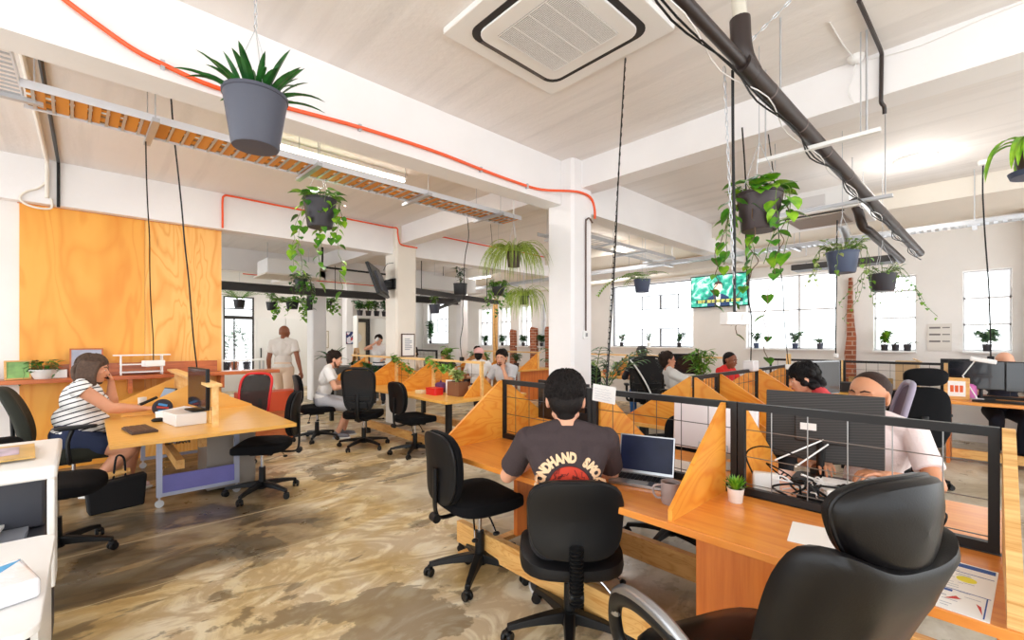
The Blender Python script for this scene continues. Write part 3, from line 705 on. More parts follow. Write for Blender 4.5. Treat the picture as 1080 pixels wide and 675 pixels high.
obj('floor_beam', G().bb(7.5, 7.56, -.86, .29, .05, .15), PINE, t)
t = thing('double_desk_row', 'pine railed shelf desk lined with potted plants under the wide rear window', 'desk', (0, 0, 0))
obj('desk_top', G().bb(7.3, 8.5, 2.9, 6.2, .70, .735), BEECHP, t); obj('rail', G().bb(7.86, 7.94, 2.95, 6.0, 1.12, 1.15), RAIL, t)
for y in (2.97, 4.0, 5.0, 5.98): obj('post', G().bb(7.88, 7.92, y-.02, y+.02, .7351, 1.12), RAIL, t)
for y in (3.0, 6.1): obj('leg_panel', G().bb(7.35, 8.4, y-.015, y+.015, 0, .70), BEECHV, t)
for y in (4.0, 5.0): obj('divider_panel', G().prism([(7.879, .7351), (7.32, .7351), (7.32, .77), (7.86, 1.1), (7.879, 1.1)], 'y', y-.009, y+.009), PLY, t)
t = thing('double_desk_row', 'plywood desk row with plants between the column and the brick piers, far back', 'desk', (0, 0, 0))
obj('desk_top', G().bb(7.3, 8.5, 7.4, 9.9, .70, .735), BEECHP, t); obj('rail', G().bb(7.86, 7.94, 7.4, 9.8, 1.12, 1.15), RAIL, t)
for y in (7.45, 8.6, 9.75): obj('post', G().bb(7.88, 7.92, y-.02, y+.02, .7351, 1.12), RAIL, t); obj('divider_panel', G().prism([(7.879, .7351), (7.32, .7351), (7.32, .77), (7.86, 1.1), (7.879, 1.1)], 'y', y+.021, y+.039), PLY, t)
for y in (7.5, 9.8): obj('leg_panel', G().bb(7.35, 8.4, y-.015, y+.015, 0, .70), BEECHV, t)
t = thing('double_desk_row', 'far desk with two black tube screens in front of the tall rear window', 'desk', (0, 0, 0))
obj('desk_top', G().bb(6.0, 7.1, 9.6, 13.0, .70, .735), BEECHP, t)
for y0, y1 in ((9.7, 10.7), (11.2, 12.3)): mesh_frame(y0, y1, t, x=6.5, z0=.7351, z1=1.18, nx=5, sec=.04)
for y in (9.7, 12.8): obj('leg_panel', G().bb(6.05, 7.0, y-.015, y+.015, 0, .70), BEECHV, t)
# ---------------- timber ledge along the plywood wall
t = thing('wall_shelf', 'red-brown timber ledge running along the plywood wall', 'shelf', (0, 0, 0))
obj('board', G().bb(-2.4, 1.95, 6.82, 7.12, .985, 1.03), REDWOOD, t, bevel=.004)
obj('back_board', G().bb(-.54, 1.25, 7.09, 7.118, 1.0301, 1.17), REDWOOD, t)
for x in (-1.5, .35, 1.27): obj('bracket', G().bb(x-.02, x+.02, 6.86, 7.12, .82, .9849), REDWOOD, t)
# white ledge continuing right, into the glazed corner
t = thing('side_table', 'narrow white counter standing under the glazed partition at the rear left', 'table', (0, 0, 0))
obj('table_top', G().bb(2.2, 3.6, 13.6, 14.2, .87, .9), WHITEPL, t)
for x in (2.3, 3.5): obj('leg', G().bb(x-.02, x+.02, 13.7, 13.74, 0, .87), STEEL, t); obj('leg', G().bb(x-.02, x+.02, 14.06, 14.1, 0, .87), STEEL, t)
# ---------------- near white table and printer, left edge
t = thing('table', 'white table with rounded corner at the bottom left edge', 'table', (0, 0, 0))
def rr(x0, x1, y0, y1, r, n=6):
    out = []
    for cx_, cy_, a in ((x1-r, y0+r, -90), (x1-r, y1-r, 0), (x0+r, y1-r, 90), (x0+r, y0+r, 180)):
        for i in range(n+1): q = R(a+90*i/n); out.append((cx_+r*cos(q), cy_+r*sin(q)))
    return out
obj('table_top', G().prism(rr(-.95, -.09, 1.62, 2.39, .05), 'z', .708, .73), WHITEPL, t, bevel=.003)
for x in (-.9, -.16):
    for y in (1.70, 2.28): obj('leg', G().bb(x-.02, x+.02, y-.02, y+.02, 0, .707), BLKPLASTIC, t)
obj('side_panel', G().bb(-.115, -.10, 1.76, 2.34, .12, .707), WHITEPL, t)
obj('yellow_stretcher', G().bb(-.88, -.18, 1.69, 1.72, .60, .66), PINE, t)
# ================================================================== CEILING SERVICES
tube_light((2.0, 4.75, CZ), 1.5, 'x', 'fluorescent batten behind the first white beam, above the cable tray', 22)
tube_light((6.9, 5.0, CZ), 1.5, 'x', 'fluorescent batten beyond the column, above the wire tray', 22)

tube_light((7.6, 9.6, CZ-.241), 1.5, 'y', 'added fill batten under the edge beam above the far windows', 12)  # unseen batten added to brighten the far window end
tube_light((2.2, 12.6, CZ), 1.5, 'x', 'added fill batten before the glazed partition in the rear bay', 16)  # added fill, lifts the dim walls at rear left
tube_light((4.6, 12.9, CZ), 1.5, 'x', 'added fill batten over the white doors at the far wall', 20)  # unseen fill batten, added to brighten the far wall
t = thing('dome_light', 'round glowing ceiling light near the right-hand windows', 'ceiling light', (6.47, .53, CZ))
obj('dome_base', G().lathe([(.17, -.03), (.18, -.02), (.18, -.001)], 28), WHITEPAINT, t)
obj('diffuser', G().lathe([(0, -.08), (.09, -.07), (.15, -.045), (.165, -.03)], 28), mat('lit_diffuser', (255, 250, 240), .5, emis=(255, 246, 230), es=4), t)
l = bpy.data.lights.new('dome_glow', 'POINT'); l.energy = 7; l.shadow_soft_size = .15; l.color = (1, .96, .9)
o = bpy.data.objects.new('dome_glow', l); COL.objects.link(o); o.parent = t; o.location = (0, 0, -.22)
# ---- cassette air conditioner
def cassette(label, loc, rz, w=.95, drop=.04):
    t = thing('air_conditioner', label, 'air conditioner', loc, rz)
    obj('outer_panel', G().prism(rr(-w/2, w/2, -w/2, w/2, .012), 'z', -drop, -.001), WHITEPL, t, bevel=.005)
    s_ = w*.40
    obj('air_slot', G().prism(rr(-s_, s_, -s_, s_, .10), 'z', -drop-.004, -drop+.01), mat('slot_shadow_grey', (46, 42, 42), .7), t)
    q = w*.358
    obj('inner_panel', G().prism(rr(-q, q, -q, q, .085), 'z', -drop-.016, -drop), WHITEPL, t, bevel=.004)
    obj('outlet_flap', G().bb(-q*.8, q*.8, s_-.036, s_-.012, -drop-.012, -drop-.002), mat('dark_flap', (90, 82, 80), .5), t)
    gw = w*.26; g_ = G(); g_.bb(-gw, gw, -gw, gw, -drop-.0175, -drop-.0155)
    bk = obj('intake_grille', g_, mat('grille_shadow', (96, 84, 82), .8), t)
    lv = G(); n = 44
    for i in range(n): x = -gw+(i+.5)*2*gw/n; lv.bb(x-.0028, x+.0028, -gw, gw, -drop-.022, -drop-.0176)
    for k_ in (-1, -.5, 0, .5, 1): lv.bb(-gw, gw, k_*gw-.004, k_*gw+.004, -drop-.0235, -drop-.0221)
    for s in (-1, 1): lv.bb(s*gw-.004, s*gw+.004, -gw, gw, -drop-.0235, -drop-.0221)
    obj('louvres', lv, WHITEPL, bk)
    return t
cassette('white ceiling cassette air conditioner with square louvred grille, at the top centre', (2.12, 1.83, CZ), 0, 1.02)
t = thing('air_conditioner', 'white boxed air conditioner hung on rods below the ceiling, right of the big pothos', 'air conditioner', (6.25, 1.35, 2.86))
obj('body', G().bb(-.32, .32, -.34, .34, .03, .27), WHITEPL, t, bevel=.01); obj('lower_panel', G().bb(-.46, .46, -.46, .46, -.02, .029), WHITEPL, t, bevel=.008)
obj('access_plate', G().bb(-.335, -.32, -.12, .12, .08, .2), mat('pale_grey_plate', (214, 210, 208), .5), t)
obj('intake_grille', G().bb(-.27, .27, -.27, .27, -.03, -.0201), mat('grille_grey', (170, 160, 156), .7), t)
obj('air_slot', G().bb(-.40, -.36, -.3, .3, -.028, -.0201), mat('slot_shadow_grey', (46, 42, 42)), t)
for x in (-.3, .3):
    for y in (-.36, .36): obj('hanger_rod', G().tube([(x, y, -.01), (x, y, CZ-2.861)], .005, 6), STEEL, t)
t = thing('air_conditioner', 'white slim air conditioner high up past the right end of the plywood wall', 'air conditioner', (3.0, 9.9, 2.74))
obj('body', G().bb(-.5, .5, -.35, .35, 0, .3), WHITEPL, t, bevel=.02); obj('lower_panel', G().bb(-.55, .55, -.45, .45, -.03, -.0), CREAM, t, bevel=.005)
for x in (-.4, .4): obj('hanger_rod', G().tube([(x, 0, .3), (x, 0, CZ-2.741)], .006, 6), STEEL, t)
t = thing('ventilation_duct', 'white rectangular duct under the ceiling right of the second column', 'duct', (5.7, 9.4, 2.6))
obj('body', G().bb(-.3, 1.6, -.3, .25, .05, .4), WHITEPL, t, bevel=.01); obj('outlet', G().bb(-.55, -.3, -.28, .22, 0, .3), STEEL, t, bevel=.01)
for x in (0, 1.3): obj('hanger_rod', G().tube([(x, 0, .4), (x, 0, CZ-2.601)], .006, 6), STEEL, t)
# ---- cable trays
def tray(label, loc, rz, L, w, hangers, slats=None, side=STEEL, zc=CZ, step=.1, h=.05, slat_m=STEEL, wide=.028):
    t = thing('cable_tray', label, 'cable tray', loc, rz)
    for s in (-1, 1):
        obj('side_rail', G().bb(0, L, s*w/2-.004, s*w/2+.004, 0, h), side, t)
    g_ = G(); x = .05
    while x < L: g_.bb(x-wide/2, x+wide/2, -w/2, w/2, .004, .012); x += step
    obj('rungs', g_, slat_m, t)
    for x in hangers:
        b = obj('hanger_bar', G().bb(x-.02, x+.02, -w/2-.09, w/2+.09, -.028, -.001), STEEL, t)
        for s in (-1, 1): obj('hanger_rod', G().tube([(x, s*(w/2+.05), -.02), (x, s*(w/2+.05), zc-loc[2]-.001)], .004, 6), STEEL, b)
    return t
t = tray('galvanised ladder cable tray packed with orange cables, left of the first beam', (-.30, 4.05, 2.93), 1.2, 4.2, .34, (.62, 1.7, 2.8, 3.8), step=.085, wide=.016, side=mat('white_galvanised', (226, 228, 234), .4, .3))
ORC = mat('orange_cable_sheath', (222, 144, 52), .5); BRC = mat('brown_cable_sheath', (150, 112, 76), .6)
for i in range(9):
    y = -.14+i*.035; m_ = (ORC, BRC, ORC, WHITEPL, ORC, BRC, ORC, ORC, BRC)[i]
    obj('cable', G().tube(smoothpath([(.02+q*4.15/5, y+random.uniform(-.008, .008), .026) for q in range(6)], 4), .012, 6), m_, t)
orr = G(); x = .05
random.seed(3)
while x < 4.15: orr.bb(x+.012, x+.012+random.choice((.04, .05, .06)), -.155, .155, .0121, .018); x += .085 if x < 2.2 else .17
obj('orange_cable_run', orr, ORC, t)
tray('galvanised wire tray crossing to the near end of the orange cable tray, top left', (-.46, 4.14, 2.95), -90, .68, .32, (.04,), step=.06, wide=.012, side=mat('white_galvanised', (226, 228, 234)))
tray('steel wire tray continuing past the column towards the windows', (4.45, 4.0, 2.86), 0, 3.1, .42, (.25, 1.1, 2.0, 2.9), step=.11, wide=.012)
tray('long perforated cable tray along the window wall', (7.5, -2.5, 2.78), 90, 14.5, .16, (1.1, 2.6, 4.4, 6.4, 8.4, 10.4, 12.4), step=.07, wide=.035, zc=3.4, slat_m=STEEL)
# ---- orange conduits
def cable(name, pts, r, m, label, cat, group=None, sub=6, n=8):
    return tag(obj(name, G().tube(smoothpath(pts, sub), r, n), m), label, cat, group)
t = cable('conduit', [(-.1, 3.165, 3.155), (.02, 3.165, 3.09), (.17, 3.165, 3.02), (.30, 3.165, 2.99), (.54, 3.165, 2.958), (.93, 3.165, 2.975), (1.45, 3.165, 3.01), (2.1, 3.165, 3.02), (2.6, 3.165, 3.0), (3.0, 3.165, 2.99), (3.4, 3.165, 3.0), (3.73, 3.01, 3.02), (3.95, 3.01, 3.035), (4.06, 3.01, 3.0), (4.11, 3.01, 2.9), (4.115, 3.01, 2.8)], .0135, ORANGE, 'thick orange conduit sagging along the first white beam to the column', 'conduit')
for i, (x, z) in enumerate(((.30, 2.99), (1.45, 3.01), (2.6, 3.0), (3.2, 2.99))): obj('clip', G().box((x, 3.172, z), (.02, .03, .045)), STEEL, t)
cable('conduit', [(1.29, 6.97, 2.93), (1.29, 6.97, 3.1), (1.29, 6.97, 3.3), (1.31, 6.97, 3.36), (1.4, 6.97, 3.375), (2.0, 6.97, 3.37), (3.0, 6.97, 3.365), (3.7, 6.97, 3.36), (3.8, 6.88, 3.34), (3.82, 6.88, 3.25), (3.84, 6.88, 3.14), (3.9, 6.88, 3.07), (4.2, 6.88, 3.06)], .0125, ORANGE, 'orange conduit rising beside the plywood wall and along the second beam', 'conduit')
cable('conduit', [(4.16, 6.97, 3.37), (5.0, 6.97, 3.36), (6.0, 6.97, 3.35), (6.9, 6.97, 3.35), (7.6, 6.97, 3.34)], .0125, ORANGE, 'straight orange conduit on the beam between the two columns', 'conduit')
cable('conduit', [(2.4, 10.96, 2.86), (4.0, 10.96, 2.85), (6.0, 10.96, 2.85), (7.4, 10.96, 2.86)], .012, ORANGE, 'thin orange conduit on the rear beam', 'conduit')
# ---- dark steel pipes
DKPIPE = mat('dark_brown_pipe', (52, 42, 40), .4, .2)
t = thing('drain_pipe', 'fat dark brown pipe with strapped cables running diagonally under the ceiling at right', 'pipe', (0, 0, 0))
p0 = Vector((1.4, .93, 2.95)); p1 = Vector((7.85, .60, 2.57))
obj('pipe', G().tube([p0.lerp(p1, .165), p0.lerp(p1, .5), p1], .048, 16), DKPIPE, t); obj('branch_pipe', G().tube([p0, p0.lerp(p1, .18)], .03, 14), DKPIPE, t); obj('elbow', G().tube(smoothpath([(2.47, .885, 3.12), (2.475, .88, 3.0), (2.50, .873, 2.92), (2.60, .868, 2.88)], 5), .05, 16), DKPIPE, t)
for q in (.22, .3, .38, .47, .56, .65, .75, .86, .95): obj('pipe_strap', G().tube([p0.lerp(p1, q), p0.lerp(p1, q+.002)], .0495, 16), mat('brown_strap', (110, 96, 92), .5), t)
for j, m_ in enumerate((BLKPLASTIC, mat('white_cable', (225, 222, 220), .5), BLKPLASTIC)):
    pts = [p0.lerp(p1, q/14) + Vector((0, (.045 if j else .02)*(1 if (q+j) % 2 else -.3), -.055-.015*((q*7+j*3) % 3))) for q in range(15)]
    obj('strapped_cable', G().tube(smoothpath(pts, 4), .005 if j != 1 else .0035, 6), m_, t)
obj('riser', G().tube([(2.47, .885, 3.121), (2.47, .89, 3.2), (2.47, .90, 3.399)], .035, 14), mat('aged_white_pipe', (206, 200, 186), .5), t)
obj('hanging_rod', G().tube([(3.05, .86, 2.86), (3.05, .86, CZ-.001)], .006, 6), STEEL, t)
t = thing('pipe', 'short dark grey pipe pair with an elbow below the end of the fat brown pipe', 'pipe', (0, 0, 0))
obj('pipe', G().tube(smoothpath([(5.9, .98, 2.93), (5.9, .93, 2.80), (6.0, .91, 2.66), (6.2, .86, 2.6), (7.6, .76, 2.47)], 5), .045, 12), DKPIPE, t)
obj('strut', G().bb(4.95, 5.0, .55, 1.5, 2.665, 2.69), STEEL, t)
for y in (.60, 1.45): obj('hanger_rod', G().tube([(4.975, y, 2.68), (4.975, y, CZ-.001)], .005, 6), STEEL, t)
t = thing('support_strut', 'white strut on rods cradling the fat brown pipe near the right beam', 'bracket', (0, 0, 0))
obj('strut', G().bb(3.54, 3.58, .45, 1.15, 2.735, 2.76), WHITEPAINT, t)
for y, r_ in ((.52, .007), (.55, .004), (1.1, .005)): obj('hanger_rod', G().tube([(3.56, y, 2.75), (3.56, y, CZ-.001)], r_, 6), STEEL, t)
t = cable('conduit', [(3.184, .50, 3.375), (3.6, .49, 3.375), (3.84, .485, 3.37), (3.875, .487, 3.33), (3.88, .49, 3.1), (3.89, .49, 3.05), (3.93, .48, 3.03), (3.95, .48, 2.99)], .012, DKPIPE, 'thin dark conduit bending down over the right-hand beam', 'conduit')
t = thing('smoke_detector', 'small round white detector at the top edge of the right-hand beam', 'smoke detector', (3.84, .62, CZ))
obj('body', G().lathe([(0, -.045), (.03, -.043), (.045, -.03), (.05, -.001)], 20), WHITEPL, t)
obj('cable', G().tube(smoothpath([(0, 0, -.03), (.045, .02, -.1), (.045, .05, -.2), (.05, .02, -.3)], 5), .004, 6), WHITEPL, t)
cable('surface_cable', [(3.3, .66, 3.39), (3.6, .65, 3.39), (3.8, .63, 3.385)], .004, WHITEPL, 'white cable across the ceiling to the small detector', 'cable')
cable('surface_cable', [(3.885, .57, 3.37), (3.885, .3, 3.34), (3.885, .0, 3.37), (3.885, -.3, 3.385)], .004, WHITEPL, 'white cable looping along the right-hand beam beside the detector', 'cable')
# pipes along the window wall
t = thing('pipe', 'horizontal cream pipe running along the windows below the trays', 'pipe', (0, 0, 0))
obj('pipe', G().tube([(7.35, 1.3, 2.58), (7.35, 4.0, 2.57), (7.35, 9.8, 2.55)], .045, 12), CREAM, t)
obj('elbow', G().tube(smoothpath([(7.35, 1.4, 2.58), (7.35, 1.3, 2.6), (7.35, 1.27, 2.7), (7.1, 1.27, 2.86), (6.75, 1.3, 2.94)], 5), .045, 12), STEEL, t)
for y in (2.2, 4.6, 7.4): obj('hanger_rod', G().tube([(7.35, y, 2.6), (7.35, y, CZ-.001)], .005, 6), STEEL, t)
t = thing('duct', 'dark flat duct below the window-wall tray, left of the small pot', 'duct', (0, 0, 0))
obj('body', G().bb(7.2, 7.5, .8, 1.9, 2.42, 2.5), mat('dark_duct', (58, 54, 52), .5), t, bevel=.01)
for y in (.95, 1.75): obj('hanger_rod', G().tube([(7.35, y, 2.5), (7.35, y, 2.779)], .006, 6), STEEL, t)
DKB = mat('dark_beam_paint', (54, 50, 48), .5)
t = thing('steel_beam', 'long dark steel beam crossing the rear bay left of the columns', 'beam', (0, 0, 0))
obj('web', G().bb(1.4, 7.4, 10.0, 10.03, 2.42, 2.54), DKB, t); obj('flange', G().bb(1.4, 7.4, 9.95, 10.08, 2.54, 2.56), DKB, t); obj('flange', G().bb(1.4, 7.4, 9.95, 10.08, 2.40, 2.42), DKB, t)
for x in (1.8, 4.0, 6.9): obj('hanger_rod', G().tube([(x, 10.0, 2.56), (x, 10.0, CZ-.001)], .008, 6), DKB, t)
t = thing('steel_beam', 'dark diagonal steel rail in front of the rear windows, right of the second column', 'beam', (0, 0, 0))
obj('bar', G().box((6.2, 8.3, 2.42), (3.3, .12, .1), (0, 0, R(18))), DKB, t)
obj('bar', G().box((6.4, 9.1, 2.3), (.08, 2.8, .06), (0, 0, R(-25))), DKB, t)
for x, y in ((4.9, 7.87), (7.3, 8.66)): obj('hanger_rod', G().tube([(x, y, 2.46), (x, y, CZ-.001)], .01, 6), DKB, t)
cable('conduit', [(3.2, 8.6, CZ-.01), (3.2, 8.6, 3.0), (3.2, 8.6, 2.86), (3.26, 8.62, 2.82), (3.6, 8.65, 2.82), (4.6, 8.7, 2.82)], .02, BLKPLASTIC, 'black bracket-shaped conduit dropping from the ceiling past the plywood wall', 'conduit')
tag(obj('black_column_sleeve', G().bb(3.83, 3.849, 10.98, 11.3, 2.15, 2.75), BLKPLASTIC), 'black plate wrapped on the upper part of the rear column', 'sign')
# left corner conduits dropping to the plywood
cable('conduit', [(-.245, 4.3, 3.385), (-.245, 5.6, 3.385), (-.245, 6.8, 3.385), (-.245, 6.95, 3.38), (-.245, 6.98, 3.3), (-.245, 6.98, 2.90)], .014, BLKPLASTIC, 'black conduit dropping to the top left of the plywood wall', 'conduit')
cable('conduit', [(-.33, 4.3, 3.38), (-.33, 5.6, 3.38), (-.33, 6.8, 3.38), (-.33, 6.94, 3.37), (-.33, 6.975, 3.28), (-.33, 6.975, 2.98)], .018, CREAM, 'cream conduit beside the black one above the plywood wall', 'conduit')
cable('conduit', [(-.34, 6.985, 3.15), (-.40, 6.985, 3.07), (-.48, 6.985, 3.02), (-.53, 6.985, 2.95), (-.50, 6.985, 2.89), (-.40, 6.985, 2.86), (-.30, 6.985, 2.88), (-.30, 6.985, 2.98)], .011, CREAM, 'grey-white cable looped at the top left corner of the plywood wall', 'cable')
# column conduit with switch
t = thing('wall_switch', 'white switch box at the end of the dark conduit on the near column', 'switch', (3.96, 3.005, 1.50))
obj('box', G().bb(-.045, .045, 0, .024, -.045, .045), WHITEPL, t, bevel=.004); obj('rocker', G().bb(-.02, .01, -.006, 0, -.02, .02), mat('grey_rocker', (150, 150, 150)), t)
obj('conduit', G().tube(smoothpath([(0, .012, .045), (0, .012, .6), (0, .012, 1.2), (.01, .012, 1.26), (.06, .012, 1.29), (.12, .012, 1.25)], 4), .009, 8), mat('brown_conduit', (96, 74, 66), .5), t)
# ---- hanging power cords and chains
def power_drop(label, top, bot, m=BLKPLASTIC, r=.005, wob=.02, box=None, bm=WHITEPL, rz=0, cl='hanging_power_cord'):
    t = thing(cl, label, 'power cord', bot, group='power cords hanging from the ceiling')
    T = Vector(top)-Vector(bot); random.seed(int(abs(T.z)*1000))
    pts = [T*q/8 + Vector((random.uniform(-wob, wob), random.uniform(-wob, wob), 0))*(0 if q in (0, 8) else 1) for q in range(9)]
    obj('cord', G().tube(smoothpath(pts, 4), r, 6), m, t)
    if box:
        b = obj('socket_box', G().box((0, 0, -box[2]/2), box, (0, 0, R(rz))), bm, t, bevel=.008)
        for k_ in (-.25, .25): obj('socket', G().cyl((k_*box[0], 0, -box[2]-.002), .016, .006), mat('grey_rocker', (150, 150, 150)), b)
    return t
power_drop('black cord with white socket box hanging before the white wire shelf', (.30, 4.21, 2.935), (.47, 5.75, 1.24), box=(.17, .09, .06), rz=20, wob=.008)
power_drop('black cord with white socket hanging to the pine rail of the left desk', (.473, 4.46, CZ-.001), (.76, 5.25, 1.17), box=(.09, .07, .05), r=.006, wob=.005)
power_drop('black cord hanging straight down to the middle plywood desk', (3.2, 4.15, 2.87), (3.55, 4.72, 1.22), wob=.03, box=(.05, .05, .05), bm=BLKPLASTIC)
power_drop('thin cord beside the drooping plant down to the desk behind', (3.6, 4.2, 2.87), (4.4, 5.0, 1.12), r=.003, wob=.01)
def chain(g_, p, q, link=.034, r=.0032, w=.011):
    P, Q = Vector(p), Vector(q); d = Q-P; n = max(2, int(d.length/(link*.78))); t_ = d.normalized(); o1 = t_.orthogonal().normalized(); o2 = t_.cross(o1)
    for i in range(n):
        c = P+d*((i+.5)/n); u = o1 if i % 2 else o2
        pts = []
        for k_ in range(9):
            a = 2*pi*k_/8; pts.append(c + t_*(link/2*cos(a)) + u*(w*.6*sin(a)))
        g_.tube(pts, r, 4, cap=False)
    return g_
t = thing('hanging_power_cord', 'black cord and chain from beside the ceiling cassette down to the near mesh screen', 'power cord', (2.3, 1.60, 1.16))
obj('chain', chain(G(), (.39, .11, CZ-1.17), (.0, .0, .02), .045, .0018, .008), BLKPLASTIC, t)
obj('cord', G().tube(smoothpath([(.4, .12, CZ-1.165), (.26, .08, 1.4), (.14, .03, .8), (.01, .0, .0)], 6), .0045, 6), BLKPLASTIC, t)
t = thing('hanging_power_cord', 'thick black cord and silver chain hanging from the brown pipe to a white socket box', 'power cord', (2.60, .96, 1.60))
obj('cord', G().tube(smoothpath([(-.08, -.02, 1.30), (-.02, 0, .9), (0, 0, .4), (0, 0, 0)], 5), .008, 8), BLKPLASTIC, t)
obj('chain', chain(G(), (-.09, .02, 1.33), (.01, .0, .01), .045, .0028, .011), STEEL, t)
b = obj('socket_box', G().box((0, 0, -.035), (.13, .075, .07), (0, 0, R(-38))), WHITEPL, t, bevel=.006)
for k_ in (-1, 1): obj('socket', G().box((-.027*1+k_*.034, -.030+k_*-.026, -.03), (.04, .004, .04), (0, 0, R(-38))), mat('pale_grey_plate', (214, 210, 208)), b)
obj('wall_chain', chain(G(), (-.09, 0, 1.34), (.15, -.42, 1.79), .045, .0028, .011), STEEL, t)
power_drop('black cord hanging behind the big pothos to a clear socket block', (3.25, 1.15, 2.9), (4.75, 1.60, 1.24), r=.006, wob=.015, box=(.16, .1, .1), bm=mat('translucent_socket', (220, 214, 214), .3))
power_drop('long thin cord hanging in front of the wide window, right of the big pothos', (3.95, 1.20, 3.09), (5.3, 1.42, 1.19), r=.0045, wob=.015, box=(.06, .05, .05))
power_drop('short dark cord hanging below the blue pot to the mesh rail', (6.3, 1.19, 2.83), (6.6, 1.26, 1.28), r=.007, wob=.004, box=(.05, .05, .05))
t = power_drop('dark cord hanging from a white ceiling rose before the right-hand window', (7.10, .03, CZ-.05), (7.85, -.03, 1.25), r=.008, wob=.012, box=(.06, .06, .05), bm=BLKPLASTIC)
tag(obj('ceiling_rose', G().lathe([(0, -.05), (.04, -.045), (.05, -.001)], 18, (7.10, .03, CZ)), WHITEPL), 'white ceiling rose above the right-hand window cord', 'ceiling rose')
for i, (x, y, z) in enumerate(((5.2, 1.5, 2.7), (5.6, .9, 2.7), (5.9, .7, 2.9), (6.9, .2, 2.8), (7.1, -.2, 2.8), (4.8, .2, 2.9))):
    pass
# ---- wall mounted televisions
def person_on_screen(par, M): pass
# ================================================================== PLANTS
def leafmat(name, a, b_, rough=.45):
    m, N, L, b = newmat(name); tc = N.new('ShaderNodeTexCoord'); n = N.new('ShaderNodeTexNoise'); n.inputs['Scale'].default_value = 14
    L.new(tc.outputs['Object'], n.inputs['Vector']); r = ramp(N, [(.35, a), (.65, b_)]); L.new(n.outputs['Fac'], r.inputs[0])
    L.new(r.outputs[0], b.inputs['Base Color']); b.inputs['Roughness'].default_value = rough
    b.inputs['Subsurface Weight'].default_value = 0; return m
L_DARK = leafmat('dark_green_leaf', (24, 72, 30), (44, 104, 44), .3); L_POTHOS = leafmat('pothos_leaf', (74, 144, 28), (150, 196, 48), .35)
L_POTHD = leafmat('pothos_leaf_deep', (40, 104, 32), (96, 156, 40), .35); L_FERN = leafmat('fern_leaf', (66, 128, 40), (134, 178, 60), .5)
L_RHIP = leafmat('rhipsalis_stem', (128, 150, 52), (170, 186, 84), .5); L_PALM = leafmat('palm_leaf', (34, 84, 44), (72, 120, 66), .4)
L_GREY = leafmat('grey_green_leaf', (78, 112, 86), (128, 160, 120), .5); L_VAR = leafmat('variegated_leaf', (120, 160, 70), (208, 220, 150), .45)
STEM = mat('green_stem', (96, 120, 52), .6); BSTEM = mat('brown_stem', (98, 72, 48), .7)
POT_DK = mat('charcoal_pot', (50, 46, 52), .5, bump=.05, bscale=40); POT_GREY = mat('blue_grey_pot', (74, 76, 90), .5, bump=.08, bscale=50)
POT_BLK = mat('black_pot', (34, 33, 36), .45); POT_BLUE = mat('slate_blue_pot', (64, 74, 100), .45); POT_WH = mat('white_ceramic_pot', (236, 234, 230), .3); TERRA = mat('terracotta_pot', (188, 104, 62), .8)
def pot(par, r, h, m, z=0, tap=.78, n=36):
    o = obj('pot', G().lathe([(0, z), (r*tap*.96, z), (r*tap, z+h*.03), (r*.985, z+h*.93), (r*1.02, z+h*.94), (r*1.02, z+h), (r*.95, z+h), (r*.9, z+h*.85), (0, z+h*.85)], n), m, par)
    obj('soil', G().lathe([(r*.9, z+h*.86), (r*.5, z+h*.885), (0, z+h*.89)], 20), SOIL, par); return o
def strap(g, p, d, L, w, droop, n=7, cup=.2, tipw=.0, twist=0):
    """strap leaf: starts at p heading d, falls under its own weight"""
    P = Vector(p); D = Vector(d).normalized(); vs = []; side = D.cross(Vector((0, 0, 1)));
    side = side.normalized() if side.length > 1e-3 else Vector((1, 0, 0)); side = Matrix.Rotation(twist, 3, D) @ side
    for i in range(n+1):
        q = i/n; ww = w*(sin(pi*min(1, q*.86+.14))**.7)*(1 if q < .98 else .15)
        nm = side.cross(D); vs += [P-side*ww/2+nm*cup*ww, P-nm*0, P+side*ww/2+nm*cup*ww]
        P = P+D*L/n; D = (D+Vector((0, 0, -droop/n))).normalized()
    g.add(vs, [(i*3+k_, i*3+k_+1, i*3+k_+4, i*3+k_+3) for i in range(n) for k_ in (0, 1)])
def heart(g, p, d, up, s):
    """heart shaped leaf hanging from p toward d"""
    P = Vector(p); D = Vector(d).normalized(); U = Vector(up); U = (U-D*U.dot(D)); U = U.normalized() if U.length > 1e-4 else D.orthogonal().normalized(); S_ = D.cross(U)
    prof = [(0, .0), (-.10, .26), (.08, .42), (.32, .46), (.6, .34), (.84, .14), (1.0, 0)]
    mid = [P+D*(max(a, 0)*s)+U*(-.10*s*(a-.4)**2*2) for a, b in prof]
    Lf = [P+D*(a*s)+S_*(b*s)+U*(.13*s*b*2-.2*s*(a-.3)**2) for a, b in prof]; Rt = [P+D*(a*s)-S_*(b*s)+U*(.13*s*b*2-.2*s*(a-.3)**2) for a, b in prof]
    n = len(prof); vs = mid+Lf+Rt
    fs = [(i, i+1, n+i+1, n+i) for i in range(n-1)]+[(i+1, i, 2*n+i, 2*n+i+1) for i in range(n-1)]
    g.add(vs, fs)
def hanger(t, rim, r, top, chainlike=False, m=None, n=3):
    """three wires from the rim to a hook and a cord to the ceiling; z relative to the thing"""
    g = G(); k_ = rim+.34 if top > .5 else rim+top*.5
    for i in range(n): a = 2*pi*i/n+.5; g.tube([(r*cos(a), r*sin(a), rim-.01), (0, 0, k_)], .0022, 5)
    if chainlike: chain(g, (0, 0, k_), (0, 0, top), .036, .003, .012)
    else: g.tube([(0, 0, k_), (0, 0, top)], .003, 5)
    return obj('hanger', g, m or STEEL, t)
def rnd(a, b_): return random.uniform(a, b_)
